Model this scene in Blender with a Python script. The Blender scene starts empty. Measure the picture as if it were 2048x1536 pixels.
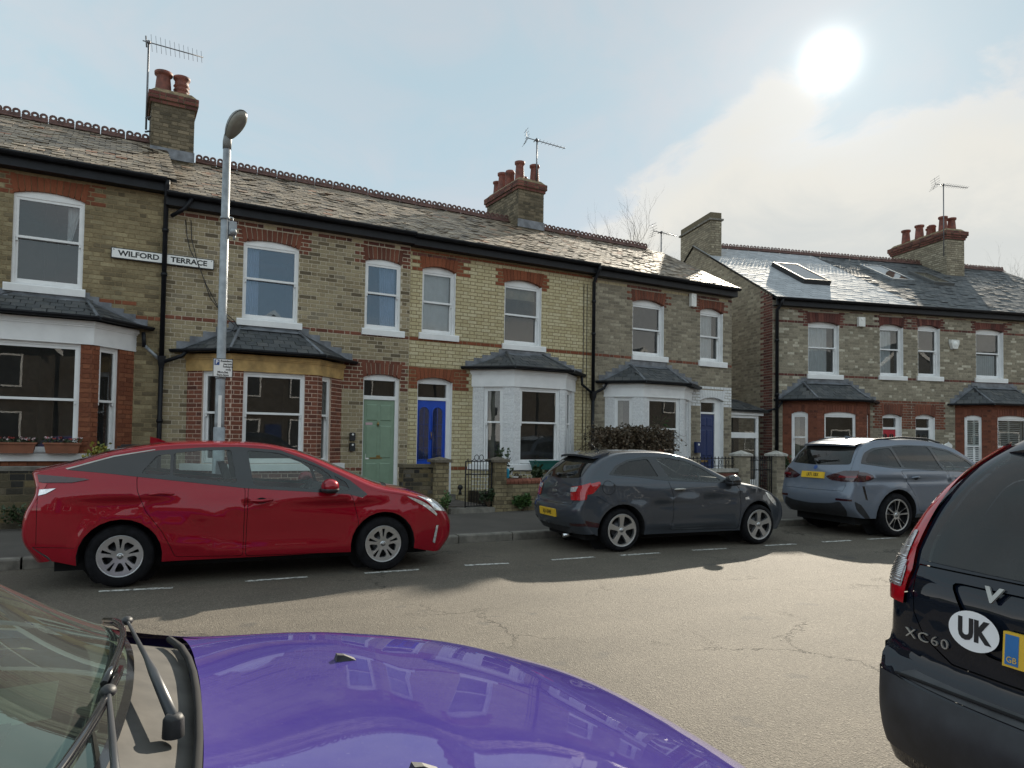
import bpy, bmesh, math, random
import numpy as np
from mathutils import Vector, Matrix
from mathutils.geometry import delaunay_2d_cdt

sc = bpy.context.scene
col = sc.collection
RND = random.Random(11)
rad = math.radians

# ------------------------------------------------------------------ camera, sky, sun, exposure
def make_camera():
    cam = bpy.data.cameras.new('camera')
    o = bpy.data.objects.new('camera', cam); col.objects.link(o)
    yaw, pitch, roll = rad(29.64), rad(1.91), rad(0.81)
    cy, sy = math.cos(yaw), math.sin(yaw); cp, sp = math.cos(pitch), math.sin(pitch)
    F = Vector((sy*cp, cy*cp, sp)); r = Vector((cy, -sy, 0)); u = r.cross(F)
    cr, sr = math.cos(roll), math.sin(roll)
    X = r*cr + u*sr; Y = u*cr - r*sr
    m = Matrix((X, Y, -F)).transposed().to_4x4(); m.translation = Vector((0, 0, 1.55))
    o.matrix_world = m
    cam.sensor_width = 36; cam.lens = 36*1420/2048; cam.shift_y = 64.5/2048
    cam.clip_start = 0.05; cam.clip_end = 3000
    sc.camera = o
make_camera()
SUN = Vector((0.721, 0.528, 0.449)).normalized()
SUN_AZ = math.atan2(SUN.x, SUN.y); SUN_EL = math.asin(SUN.z)

def make_world():
    w = bpy.data.worlds.new('World'); sc.world = w; w.use_nodes = True
    N, L = w.node_tree.nodes, w.node_tree.links
    for n in list(N): N.remove(n)
    out = N.new('ShaderNodeOutputWorld')
    sky = N.new('ShaderNodeTexSky'); sky.sky_type = 'NISHITA'; sky.sun_disc = False
    sky.sun_elevation = SUN_EL; sky.sun_rotation = SUN_AZ
    sky.air_density = 1.0; sky.dust_density = 0.3; sky.ozone_density = 1.0; sky.altitude = 20
    bg1 = N.new('ShaderNodeBackground'); bg1.inputs['Strength'].default_value = 0.055
    L.new(sky.outputs[0], bg1.inputs['Color'])
    tc = N.new('ShaderNodeTexCoord')
    sep = N.new('ShaderNodeSeparateXYZ'); L.new(tc.outputs['Generated'], sep.inputs[0])
    def mth(op, a, b=None, c=None):
        n = N.new('ShaderNodeMath'); n.operation = op
        for i, v in enumerate((a, b, c)):
            if v is None: continue
            if isinstance(v, (int, float)): n.inputs[i].default_value = v
            else: L.new(v, n.inputs[i])
        return n.outputs[0]
    def ramp(fac, stops, interp='EASE'):
        n = N.new('ShaderNodeValToRGB'); n.color_ramp.interpolation = interp
        e = n.color_ramp.elements
        while len(e) < len(stops): e.new(0.5)
        for i, (p, c) in enumerate(stops):
            e[i].position = p; e[i].color = (*c, 1) if not isinstance(c, (int, float)) else (c, c, c, 1)
        L.new(fac, n.inputs[0]); return n.outputs[0]
    zz = mth('ADD', mth('MAXIMUM', sep.outputs['Z'], 0.0), 0.32)
    cmb = N.new('ShaderNodeCombineXYZ')
    L.new(mth('DIVIDE', sep.outputs['X'], zz), cmb.inputs[0]); L.new(mth('DIVIDE', sep.outputs['Y'], zz), cmb.inputs[1])
    def noise(scale, detail, rough, off, dist=0.4):
        mp = N.new('ShaderNodeMapping'); mp.inputs['Location'].default_value = off
        L.new(cmb.outputs[0], mp.inputs['Vector'])
        n = N.new('ShaderNodeTexNoise'); n.inputs['Scale'].default_value = scale; n.inputs['Detail'].default_value = detail
        n.inputs['Roughness'].default_value = rough; n.inputs['Distortion'].default_value = dist
        L.new(mp.outputs[0], n.inputs['Vector']); return n.outputs['Fac']
    big = noise(1.15, 7, 0.55, CLOUD_OFF)
    fine = noise(3.4, 9, 0.62, (3.3, 8.1, 1.0), 0.6)
    thin = noise(1.9, 6, 0.6, (7.3, 1.1, 3.0), 1.2)
    def mixc(f, a, b):
        n = N.new('ShaderNodeMix'); n.data_type = 'RGBA'
        for i, v in ((0, f), (6, a), (7, b)):
            if isinstance(v, tuple): n.inputs[i].default_value = (*v, 1)
            else: L.new(v, n.inputs[i])
        return n.outputs[2]
    # a bank of cloud standing over the eastern half of the sky, thin veils elsewhere
    top = ramp(mth('MAXIMUM', sep.outputs['X'], 0.0), [(0.0, 0.05), (0.50, 0.22), (0.685, 0.44), (0.80, 0.41), (1.0, 0.45)], 'LINEAR')
    rag = mth('ADD', mth('MULTIPLY', mth('SUBTRACT', fine, 0.5), 0.20), mth('MULTIPLY', mth('SUBTRACT', big, 0.5), 0.10))
    dep = mth('ADD', mth('SUBTRACT', top, sep.outputs['Z']), rag)
    bank = ramp(mth('MULTIPLY', dep, 9.0), [(0.0, 0.0), (0.35, 0.85), (1.0, 1.0)])
    mask = ramp(big, [(0.50, 0.0), (0.66, 0.8)])
    veil = ramp(thin, [(0.36, 0.0), (0.72, 1.0)])
    low = ramp(sep.outputs['Z'], [(0.0, 1.0), (0.32, 0.0)], 'LINEAR')
    m = mth('MAXIMUM', 0.72, mth('MAXIMUM', bank, mth('MAXIMUM', mask, low)))
    # thin cloud and haze scatter the sun forward: brighter around its direction
    dot = N.new('ShaderNodeVectorMath'); dot.operation = 'DOT_PRODUCT'
    L.new(tc.outputs['Generated'], dot.inputs[0]); dot.inputs[1].default_value = SUN_SEEN
    d = mth('MAXIMUM', dot.outputs['Value'], 0.0)
    glow = mth('ADD', mth('MULTIPLY', mth('POWER', d, 3200.0), 0.55), mth('ADD', mth('MULTIPLY', mth('POWER', d, 160.0), 0.05), mth('MULTIPLY', mth('POWER', d, 8.0), 0.02)))
    shade = mixc(mth('MAXIMUM', mth('MULTIPLY', veil, 0.75), mth('MAXIMUM', mask, low)), (0.72, 0.93, 1.0), (0.93, 0.95, 0.96))
    lit = ramp(mth('MULTIPLY', dep, 3.2), [(0.0, (1.16, 1.13, 1.04)), (0.3, (1.10, 1.08, 1.0)), (0.62, (0.90, 0.93, 0.91)), (1.0, (0.98, 0.99, 0.95))])
    shade = mixc(bank, shade, lit)
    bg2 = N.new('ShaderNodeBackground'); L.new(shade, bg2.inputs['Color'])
    L.new(mth('ADD', mth('MULTIPLY', mth('SUBTRACT', 1.0, dot.outputs['Value']), 0.27), 0.43), bg2.inputs['Strength'])  # clouds made brighter away from the sun, added to lift light on the facades
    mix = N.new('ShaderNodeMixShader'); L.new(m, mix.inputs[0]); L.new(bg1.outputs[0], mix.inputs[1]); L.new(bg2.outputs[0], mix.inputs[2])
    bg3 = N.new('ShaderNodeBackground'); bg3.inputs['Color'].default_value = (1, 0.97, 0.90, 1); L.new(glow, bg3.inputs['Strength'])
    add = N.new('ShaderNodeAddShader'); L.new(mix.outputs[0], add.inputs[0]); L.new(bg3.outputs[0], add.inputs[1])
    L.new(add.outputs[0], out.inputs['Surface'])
CLOUD_OFF = (2.0, 0.6, 0.0)
SUN_SEEN = (0.721, 0.528, 0.449)
make_world()
sun = bpy.data.lights.new('sun', 'SUN'); sun.energy = 5.0; sun.angle = rad(0.9); sun.color = (1.0, 0.90, 0.74)
so = bpy.data.objects.new('sun', sun); col.objects.link(so); so.rotation_euler = SUN.to_track_quat('Z', 'Y').to_euler()
so.location = (20, 10, 30)
sc.view_settings.view_transform = 'Standard'; sc.view_settings.look = 'None'
sc.view_settings.exposure = 0.75; sc.view_settings.gamma = 1.0; sc.view_settings.use_curve_mapping = False
sc.cycles.max_bounces = 10; sc.cycles.transparent_max_bounces = 16; sc.cycles.glossy_bounces = 5
sc.cycles.sample_clamp_indirect = 4.0
try: sc.cycles.use_denoising = True
except Exception: pass

# ------------------------------------------------------------------ materials
MATS = {}
class NT:
    def __init__(s, m):
        s.N, s.L = m.node_tree.nodes, m.node_tree.links
        s.b = s.N.get('Principled BSDF')
    def n(s, t, **kw):
        x = s.N.new(t)
        for k, v in kw.items(): setattr(x, k, v)
        return x
    def noise(s, scale, detail=4, rough=0.55, vec=None, dist=0.0):
        x = s.n('ShaderNodeTexNoise'); x.inputs['Scale'].default_value = scale; x.inputs['Detail'].default_value = detail
        x.inputs['Roughness'].default_value = rough; x.inputs['Distortion'].default_value = dist
        s.L.new(vec if vec is not None else s.pos(), x.inputs['Vector']); return x.outputs['Fac']
    def pos(s):
        g = s.N.get('geo') or s.n('ShaderNodeNewGeometry', name='geo'); return g.outputs['Position']
    def obj(s):
        g = s.N.get('tco') or s.n('ShaderNodeTexCoord', name='tco'); return g.outputs['Object']
    def ramp(s, fac, stops, interp='LINEAR'):
        x = s.n('ShaderNodeValToRGB'); x.color_ramp.interpolation = interp; e = x.color_ramp.elements
        while len(e) < len(stops): e.new(0.5)
        for i, (p, c) in enumerate(stops):
            e[i].position = p; e[i].color = (c, c, c, 1) if isinstance(c, (int, float)) else (*c, 1)
        s.L.new(fac, x.inputs[0]); return x.outputs[0]
    def math(s, op, a, b=0.0):
        x = s.n('ShaderNodeMath', operation=op)
        for i, v in enumerate((a, b)):
            if isinstance(v, (int, float)): x.inputs[i].default_value = v
            else: s.L.new(v, x.inputs[i])
        return x.outputs[0]
    def mix(s, fac, a, b, blend='MIX'):
        x = s.n('ShaderNodeMix', data_type='RGBA', blend_type=blend)
        for i, v in ((0, fac), (6, a), (7, b)):
            if isinstance(v, (int, float)): x.inputs[i].default_value = v
            elif isinstance(v, tuple): x.inputs[i].default_value = (*v, 1)
            else: s.L.new(v, x.inputs[i])
        return x.outputs[2]
    def bump(s, h, strength=0.3, dist=0.01):
        x = s.n('ShaderNodeBump'); x.inputs['Strength'].default_value = strength; x.inputs['Distance'].default_value = dist
        s.L.new(h, x.inputs['Height']); s.L.new(x.outputs[0], s.b.inputs['Normal'])
    def col(s, c): s.L.new(c, s.b.inputs['Base Color'])
    def setv(s, k, v):
        if isinstance(v, (int, float)): s.b.inputs[k].default_value = v
        else: s.L.new(v, s.b.inputs[k])
    def rand(s):   # one value per brick or slate: from the object, or from the face attribute of joined pieces
        oi = s.n('ShaderNodeObjectInfo'); at = s.n('ShaderNodeAttribute', attribute_name='tone')
        return s.math('FRACT', s.math('ADD', oi.outputs['Random'], at.outputs['Fac']))

def new_mat(name):
    m = bpy.data.materials.new(name); m.use_nodes = True; MATS[name] = m
    return m, NT(m)
def plain(name, c, rough=0.6, metal=0.0, var=0.12, scale=6.0, bump=0.0, bscale=60, spec=0.5, coat=0.0):
    m, t = new_mat(name)
    f = t.noise(scale, 5)
    dark = tuple(x*(1-var*1.6) for x in c); lite = tuple(min(1, x*(1+var)) for x in c)
    t.col(t.ramp(f, [(0.3, dark), (0.7, lite)]))
    t.setv('Roughness', rough); t.setv('Metallic', metal); t.b.inputs['Specular IOR Level'].default_value = spec
    if coat: t.setv('Coat Weight', coat); t.setv('Coat Roughness', 0.04)
    if bump: t.bump(t.noise(bscale, 4), bump, 0.01)
    return m
def brick_mat(name, stops, dirt=0.35, rough=0.85, bump=0.5, speck=0.35):
    m, t = new_mat(name)
    base = t.ramp(t.rand(), stops)
    g = t.noise(38, 6, 0.65)
    c = t.mix(0.55, base, t.ramp(g, [(0.3, 0.55), (0.62, 1.0)]), 'MULTIPLY')
    d = t.noise(1.1, 6, 0.6)
    c = t.mix(dirt, c, t.ramp(d, [(0.38, 0.35), (0.6, 1.0)]), 'MULTIPLY')
    sp = t.noise(120, 2)
    c = t.mix(speck, c, t.ramp(sp, [(0.35, 0.45), (0.5, 1.0)]), 'MULTIPLY')
    t.col(c); t.setv('Roughness', rough); t.b.inputs['Specular IOR Level'].default_value = 0.25
    t.bump(t.math('ADD', g, t.noise(160, 3)), bump, 0.006)
    return m
def slate_mat(name, stops, rough=(0.35, 0.6), moss=0.3, mosscol=(0.25, 0.2, 0.1)):
    m, t = new_mat(name)
    r = t.rand(); base = t.ramp(r, stops)
    g = t.noise(14, 6, 0.65)
    c = t.mix(0.5, base, t.ramp(g, [(0.3, 0.6), (0.7, 1.15)]), 'MULTIPLY')
    lich = t.ramp(t.noise(9, 7, 0.7), [(0.55, 0.0), (0.66, 1.0)])
    c = t.mix(t.math('MULTIPLY', lich, moss), c, mosscol)
    t.col(c); t.setv('Roughness', t.ramp(t.noise(5, 4), [(0.3, rough[0]), (0.7, rough[1])]))
    t.bump(t.noise(60, 5), 0.35, 0.004)
    return m
def paint_mat(name, c, rough=0.5, flake=0.0, metal=0.0, coat=1.0, dust=0.0, lite=None, orange=0.0):
    m, t = new_mat(name)
    base = c
    if flake:
        v = t.n('ShaderNodeTexVoronoi'); v.inputs['Scale'].default_value = 900; t.L.new(t.obj(), v.inputs['Vector'])
        base = t.ramp(t.math('FRACT', t.math('MULTIPLY', v.outputs['Distance'], 7.0)), [(0.0, tuple(x*(1-flake) for x in c)), (1.0, tuple(min(1, x*(1+flake)) for x in c))])
    if dust:
        d = t.ramp(t.noise(3.5, 8, 0.72, t.obj()), [(0.45, 0.0), (0.8, 1.0)])
        mp = t.n('ShaderNodeMapping'); mp.inputs['Scale'].default_value = (18, 3, 3); t.L.new(t.obj(), mp.inputs['Vector'])
        st = t.ramp(t.noise(16, 4, 0.7, mp.outputs[0]), [(0.62, 0.0), (0.72, 1.0)])
        sp = t.ramp(t.noise(180, 2, 0.5, t.obj()), [(0.68, 0.0), (0.74, 1.0)])
        f = t.math('MULTIPLY', t.math('MAXIMUM', t.math('MAXIMUM', t.math('MULTIPLY', d, 0.5), t.math('MULTIPLY', st, 0.8)), sp), dust)
        base = t.mix(f, base, (0.5, 0.48, 0.45))
        t.setv('Coat Roughness', t.math('ADD', t.math('MULTIPLY', f, 0.10), 0.02)); t.setv('Coat Weight', 1.0)
    else: t.setv('Coat Roughness', 0.03)
    if isinstance(base, tuple): t.b.inputs['Base Color'].default_value = (*base, 1)
    else: t.col(base)
    t.setv('Roughness', rough); t.setv('Metallic', metal); t.setv('Coat Weight', coat); t.b.inputs['Specular IOR Level'].default_value = 0.0
    return m
def glass_mat(name, tint=(0.85, 0.9, 0.88), ior=1.6, rough=0.0, dirt=0.06, gloss=(1, 1, 1)):
    m, t = new_mat(name)
    for x in list(t.N):
        if x.type != 'OUTPUT_MATERIAL': t.N.remove(x)
    out = next(x for x in t.N if x.type == 'OUTPUT_MATERIAL')
    tr = t.n('ShaderNodeBsdfTransparent'); tr.inputs[0].default_value = (*tint, 1)
    gl = t.n('ShaderNodeBsdfGlossy'); gl.inputs['Roughness'].default_value = rough; gl.inputs[0].default_value = (*gloss, 1)
    df = t.n('ShaderNodeBsdfDiffuse'); df.inputs[0].default_value = (0.55, 0.55, 0.52, 1)
    fr = t.n('ShaderNodeFresnel'); fr.inputs['IOR'].default_value = ior
    bp = t.n('ShaderNodeBump'); bp.inputs['Strength'].default_value = 0.012; bp.inputs['Distance'].default_value = 0.05
    t.L.new(t.noise(2.2, 1), bp.inputs['Height']); t.L.new(bp.outputs[0], gl.inputs['Normal'])
    a = t.n('ShaderNodeMixShader'); t.L.new(fr.outputs[0], a.inputs[0]); t.L.new(tr.outputs[0], a.inputs[1]); t.L.new(gl.outputs[0], a.inputs[2])
    b = t.n('ShaderNodeMixShader'); t.L.new(t.math('MULTIPLY', t.noise(3, 5, 0.6), dirt), b.inputs[0]); t.L.new(a.outputs[0], b.inputs[1]); t.L.new(df.outputs[0], b.inputs[2])
    t.L.new(b.outputs[0], out.inputs['Surface'])
    return m

def make_materials():
    brick_mat('buff_brick', [(0.0, (0.15, 0.12, 0.08)), (0.10, (0.22, 0.175, 0.11)), (0.22, (0.34, 0.275, 0.17)), (0.6, (0.40, 0.325, 0.205)), (0.9, (0.44, 0.37, 0.24)), (1.0, (0.26, 0.22, 0.16))], dirt=0.25)
    brick_mat('sooty_brick', [(0.0, (0.17, 0.135, 0.085)), (0.2, (0.27, 0.215, 0.125)), (0.6, (0.36, 0.29, 0.17)), (0.92, (0.41, 0.34, 0.205)), (1.0, (0.2, 0.16, 0.10))], dirt=0.6)
    brick_mat('stack_brick', [(0.0, (0.10, 0.085, 0.06)), (0.5, (0.20, 0.165, 0.115)), (1.0, (0.27, 0.22, 0.15))], dirt=0.7)
    brick_mat('yellow_brick', [(0.0, (0.54, 0.455, 0.27)), (0.5, (0.61, 0.525, 0.325)), (1.0, (0.66, 0.58, 0.38))], dirt=0.12, bump=0.3)
    brick_mat('grey_brick', [(0.0, (0.22, 0.19, 0.145)), (0.3, (0.29, 0.25, 0.185)), (0.7, (0.35, 0.305, 0.225)), (1.0, (0.44, 0.39, 0.295))], dirt=0.2)
    brick_mat('pale_brick', [(0.0, (0.25, 0.22, 0.165)), (0.5, (0.34, 0.30, 0.225)), (0.86, (0.42, 0.37, 0.28)), (0.93, (0.58, 0.53, 0.42)), (1.0, (0.62, 0.57, 0.46))], dirt=0.25)
    brick_mat('red_brick', [(0.0, (0.15, 0.06, 0.042)), (0.4, (0.22, 0.08, 0.052)), (0.9, (0.27, 0.10, 0.062)), (1.0, (0.12, 0.05, 0.04))], dirt=0.25)
    brick_mat('orange_brick', [(0.0, (0.23, 0.08, 0.045)), (0.5, (0.30, 0.105, 0.055)), (0.95, (0.36, 0.14, 0.075)), (1.0, (0.2, 0.08, 0.05))], dirt=0.3)
    brick_mat('rubbed_brick', [(0.0, (0.22, 0.07, 0.036)), (0.5, (0.27, 0.086, 0.043)), (1.0, (0.31, 0.10, 0.05))], dirt=0.15, bump=0.2)
    brick_mat('plum_brick', [(0.0, (0.10, 0.045, 0.04)), (0.5, (0.17, 0.06, 0.05)), (1.0, (0.24, 0.10, 0.075))], dirt=0.3)
    brick_mat('cream_brick', [(0.0, (0.5, 0.40, 0.24)), (1.0, (0.6, 0.5, 0.32))], dirt=0.2)
    brick_mat('white_painted_brick', [(0.0, (0.74, 0.74, 0.75)), (1.0, (0.80, 0.80, 0.80))], dirt=0.08, bump=0.25, speck=0.05)
    brick_mat('wall_stone', [(0.0, (0.035, 0.035, 0.035)), (0.3, (0.10, 0.085, 0.06)), (0.55, (0.17, 0.14, 0.085)), (0.8, (0.24, 0.18, 0.09)), (1.0, (0.14, 0.13, 0.12))], dirt=0.6, bump=0.9)
    brick_mat('coping_brick', [(0.0, (0.24, 0.085, 0.055)), (1.0, (0.34, 0.13, 0.085))], dirt=0.35)
    for n, c in (('pale_mortar', (0.56, 0.49, 0.38)), ('brown_mortar', (0.30, 0.235, 0.14)), ('dark_mortar', (0.15, 0.125, 0.085)), ('grey_mortar', (0.33, 0.29, 0.23)), ('red_mortar', (0.19, 0.075, 0.045)), ('pink_mortar', (0.60, 0.44, 0.35)), ('white_render', (0.74, 0.74, 0.75))):
        plain(n, c, 0.95, var=0.15, scale=30, bump=0.4, bscale=200, spec=0.2)
    slate_mat('old_slate', [(0.0, (0.07, 0.06, 0.055)), (0.5, (0.115, 0.095, 0.085)), (0.85, (0.15, 0.125, 0.105)), (1.0, (0.20, 0.15, 0.10))], (0.32, 0.5), 0.35)
    slate_mat('old_slate_light', [(0.0, (0.09, 0.072, 0.055)), (0.25, (0.19, 0.15, 0.11)), (0.6, (0.26, 0.205, 0.15)), (0.94, (0.34, 0.275, 0.20)), (1.0, (0.30, 0.14, 0.08))], (0.5, 0.68), 0.35, (0.33, 0.26, 0.15))
    slate_mat('new_slate', [(0.0, (0.32, 0.33, 0.345)), (1.0, (0.40, 0.41, 0.425))], (0.7, 0.8), 0.03)
    slate_mat('dark_slate', [(0.0, (0.05, 0.055, 0.06)), (0.6, (0.075, 0.08, 0.085)), (1.0, (0.10, 0.10, 0.10))], (0.55, 0.7), 0.25, (0.12, 0.12, 0.06))
    plain('slate_bed', (0.02, 0.02, 0.02), 0.9)
    plain('lead', (0.17, 0.18, 0.20), 0.5, 0.2, 0.3, 5, 0.2, 20)
    plain('ridge_terracotta', (0.115, 0.055, 0.045), 0.7, var=0.35, scale=9, bump=0.3)
    plain('pot_terracotta', (0.17, 0.05, 0.032), 0.65, var=0.35, scale=7, bump=0.3)
    plain('flaunching', (0.22, 0.16, 0.09), 0.9, var=0.4, scale=12, bump=0.6)
    plain('white_paint', (0.80, 0.80, 0.80), 0.45, var=0.05, scale=4, bump=0.06, bscale=40)
    plain('off_white_paint', (0.72, 0.71, 0.68), 0.5, var=0.12, scale=3)
    plain('ochre_paint', (0.47, 0.30, 0.11), 0.6, var=0.25, scale=5)
    plain('black_paint', (0.009, 0.010, 0.014), 0.5, var=0.3, spec=0.3)
    plain('black_plastic', (0.018, 0.018, 0.02), 0.55, var=0.3, scale=20, bump=0.1, bscale=300)
    plain('sage_paint', (0.21, 0.30, 0.215), 0.45, var=0.06)
    plain('blue_paint', (0.006, 0.065, 0.46), 0.35, var=0.08)
    plain('navy_paint', (0.008, 0.026, 0.11), 0.35, var=0.1)
    plain('red_paint', (0.45, 0.02, 0.035), 0.4, var=0.08)
    plain('dark_door_paint', (0.02, 0.025, 0.03), 0.35)
    plain('brass', (0.35, 0.24, 0.09), 0.35, 0.9)
    plain('chrome', (0.62, 0.63, 0.65), 0.18, 1.0, 0.05)
    plain('silver_alloy', (0.52, 0.53, 0.54), 0.32, 0.85, 0.08)
    plain('dark_alloy', (0.045, 0.045, 0.05), 0.3, 0.6, 0.08)
    plain('grey_steel', (0.30, 0.32, 0.34), 0.5, 0.35, 0.18, 9, 0.1)
    plain('aerial_metal', (0.16, 0.16, 0.17), 0.45, 0.7)
    plain('lamp_grey', (0.20, 0.20, 0.19), 0.55, 0.1, 0.2)
    plain('lamp_lens', (0.22, 0.21, 0.18), 0.25, 0.0, 0.1)
    plain('curtain_white', (0.75, 0.76, 0.80), 0.9, var=0.06)
    plain('curtain_beige', (0.36, 0.33, 0.27), 0.9, var=0.12)
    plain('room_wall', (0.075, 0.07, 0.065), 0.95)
    plain('sign_white', (0.82, 0.82, 0.80), 0.4, var=0.04)
    plain('sign_black', (0.01, 0.01, 0.012), 0.5)
    plain('sign_blue', (0.02, 0.07, 0.26), 0.45)
    plain('plate_yellow', (0.72, 0.45, 0.03), 0.4, var=0.05)
    plain('terracotta_box', (0.23, 0.085, 0.045), 0.7, var=0.15)
    plain('green_plastic', (0.01, 0.10, 0.085), 0.45)
    plain('can_blue', (0.03, 0.32, 0.50), 0.3, 0.2)
    plain('tyre_rubber', (0.008, 0.008, 0.010), 0.85, spec=0.2, var=0.4, scale=14, bump=0.15, bscale=120)
    plain('car_cavity', (0.006, 0.006, 0.007), 0.9)
    plain('car_trim_black', (0.012, 0.012, 0.014), 0.18, var=0.2, coat=0.5)
    plain('car_plastic_grey', (0.022, 0.023, 0.027), 0.55, var=0.25, scale=10, bump=0.08, bscale=300)
    plain('bumper_grey', (0.045, 0.047, 0.05), 0.6, var=0.25, scale=8, bump=0.05, bscale=300)
    plain('seat_fabric', (0.035, 0.036, 0.04), 0.85, var=0.2, scale=30)
    plain('dash_plastic', (0.05, 0.052, 0.055), 0.6, var=0.15)
    plain('silver_trim', (0.45, 0.44, 0.41), 0.45, 0.6, 0.15)
    plain('lamp_red', (0.36, 0.004, 0.010), 0.12, var=0.15, scale=30, coat=1.0)
    plain('lamp_mid_red', (0.16, 0.006, 0.012), 0.12, coat=1.0)
    plain('lamp_dark_red', (0.035, 0.006, 0.010), 0.12, var=0.25, scale=20, coat=1.0)
    plain('soil', (0.05, 0.038, 0.025), 0.95, var=0.4, scale=20, bump=0.8, bscale=60)
    plain('path_paving', (0.13, 0.11, 0.095), 0.9, var=0.3, scale=5, bump=0.3)
    plain('kerb_stone', (0.19, 0.175, 0.15), 0.85, var=0.3, scale=6, bump=0.4)
    plain('bark', (0.10, 0.085, 0.07), 0.9, var=0.3)
    plain('twig_brown', (0.085, 0.055, 0.035), 0.9, var=0.4)
    plain('twig_pale', (0.30, 0.24, 0.15), 0.9, var=0.3)
    plain('seed_grass', (0.42, 0.33, 0.17), 0.9, var=0.3)
    for n, a, b in (('leaf_dark', (0.018, 0.035, 0.014), (0.045, 0.07, 0.025)), ('leaf_green', (0.03, 0.075, 0.02), (0.085, 0.15, 0.04)), ('leaf_yellow', (0.10, 0.12, 0.02), (0.26, 0.22, 0.03)), ('leaf_brown', (0.045, 0.035, 0.018), (0.10, 0.065, 0.035)), ('petal_pink', (0.5, 0.35, 0.38), (0.6, 0.5, 0.5)), ('petal_red', (0.25, 0.03, 0.03), (0.35, 0.06, 0.05))):
        m, t = new_mat(n); t.col(t.ramp(t.rand(), [(0, a), (1, b)])); t.setv('Roughness', 0.55)
    glass_mat('window_glass', (0.80, 0.84, 0.83), 1.75)
    glass_mat('window_glass_blue', (0.62, 0.72, 0.85), 2.1, gloss=(0.62, 0.80, 1.0))
    glass_mat('car_glass', (0.80, 0.88, 0.86), 1.5, dirt=0.10)
    glass_mat('car_glass_dark', (0.10, 0.11, 0.12), 1.5, dirt=0.05)
    glass_mat('screen_glass', (0.42, 0.62, 0.50), 1.9, dirt=0.12, gloss=(0.78, 1.0, 0.86))
    glass_mat('headlamp_glass', (0.85, 0.88, 0.9), 1.6)
    plain('lamp_clear', (0.75, 0.77, 0.80), 0.12, 0.55, 0.25, 30, coat=1.0)
    paint_mat('red_car_paint', (0.27, 0.005, 0.016), 0.35, 0.25, 0.20, dust=0.0)
    paint_mat('grey_car_paint', (0.052, 0.060, 0.074), 0.38, 0.25, 0.3, dust=0.02)
    paint_mat('blue_grey_car_paint', (0.15, 0.175, 0.22), 0.38, 0.15, 0.25, dust=0.03)
    paint_mat('navy_car_paint', (0.004, 0.007, 0.014), 0.4, 0.2, 0.0, dust=0.02)
    paint_mat('purple_car_paint', (0.056, 0.040, 0.20), 0.7, 0.25, 0.0, dust=0.10)
    paint_mat('dark_red_car_paint', (0.10, 0.012, 0.016), 0.4, 0.2, 0.1)
    # road: worn chippings, cracks
    m, t = new_mat('asphalt')
    v = t.n('ShaderNodeTexVoronoi'); v.inputs['Scale'].default_value = 120; t.L.new(t.pos(), v.inputs['Vector'])
    chip = t.ramp(v.outputs['Color'], [(0.0, (0.075, 0.063, 0.050)), (0.45, (0.112, 0.095, 0.075)), (0.85, (0.17, 0.147, 0.115)), (1.0, (0.30, 0.27, 0.22))])
    c = t.mix(0.5, chip, t.ramp(t.noise(0.9, 6, 0.6), [(0.35, 0.62), (0.65, 1.0)]), 'MULTIPLY')
    mpt = t.n('ShaderNodeMapping'); mpt.inputs['Scale'].default_value = (0.12, 1.5, 1); mpt.inputs['Rotation'].default_value = (0, 0, 0.08); t.L.new(t.pos(), mpt.inputs['Vector'])
    c = t.mix(0.35, c, t.ramp(t.noise(1.3, 4, 0.5, mpt.outputs[0]), [(0.35, 0.7), (0.6, 1.05)]), 'MULTIPLY')
    c = t.mix(t.ramp(t.noise(2.3, 3, 0.5), [(0.66, 0.0), (0.70, 0.55)]), c, (0.06, 0.055, 0.05))
    wp = t.n('ShaderNodeVectorMath', operation='ADD'); nz = t.n('ShaderNodeTexNoise'); nz.inputs['Scale'].default_value = 1.6; nz.inputs['Detail'].default_value = 8; nz.inputs['Roughness'].default_value = 0.7
    t.L.new(t.pos(), nz.inputs['Vector']); sc_ = t.n('ShaderNodeVectorMath', operation='SCALE'); sc_.inputs['Scale'].default_value = 1.1; t.L.new(nz.outputs['Color'], sc_.inputs[0])
    t.L.new(t.pos(), wp.inputs[0]); t.L.new(sc_.outputs[0], wp.inputs[1])
    cr = t.n('ShaderNodeTexVoronoi', feature='DISTANCE_TO_EDGE'); cr.inputs['Scale'].default_value = 0.62; t.L.new(wp.outputs[0], cr.inputs['Vector'])
    ck = t.math('MULTIPLY', t.ramp(cr.outputs['Distance'], [(0.0, 1.0), (0.003, 0.8), (0.0075, 0.0)]), t.ramp(t.noise(0.45, 3, 0.5), [(0.50, 0.0), (0.60, 1.0)]))
    c = t.mix(ck, c, (0.018, 0.016, 0.014))
    t.col(c); t.setv('Roughness', 0.8); t.b.inputs['Specular IOR Level'].default_value = 0.35
    t.bump(t.math('SUBTRACT', t.math('ADD', v.outputs['Distance'], t.noise(40, 3)), t.math('MULTIPLY', ck, 2.0)), 0.7, 0.006)
    m, t = new_mat('pavement_asphalt')
    f = t.noise(130, 3); c = t.ramp(f, [(0.3, (0.06, 0.052, 0.046)), (0.7, (0.12, 0.105, 0.09))])
    c = t.mix(0.6, c, t.ramp(t.noise(1.4, 6, 0.6), [(0.35, 0.55), (0.65, 1.0)]), 'MULTIPLY')
    t.col(c); t.setv('Roughness', 0.9); t.bump(f, 0.4, 0.004)
    m, t = new_mat('road_paint')
    f = t.ramp(t.noise(22, 6, 0.7), [(0.42, 0.0), (0.55, 1.0)])
    t.col(t.mix(f, (0.12, 0.11, 0.095), (0.62, 0.61, 0.57))); t.setv('Roughness', 0.8)
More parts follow.
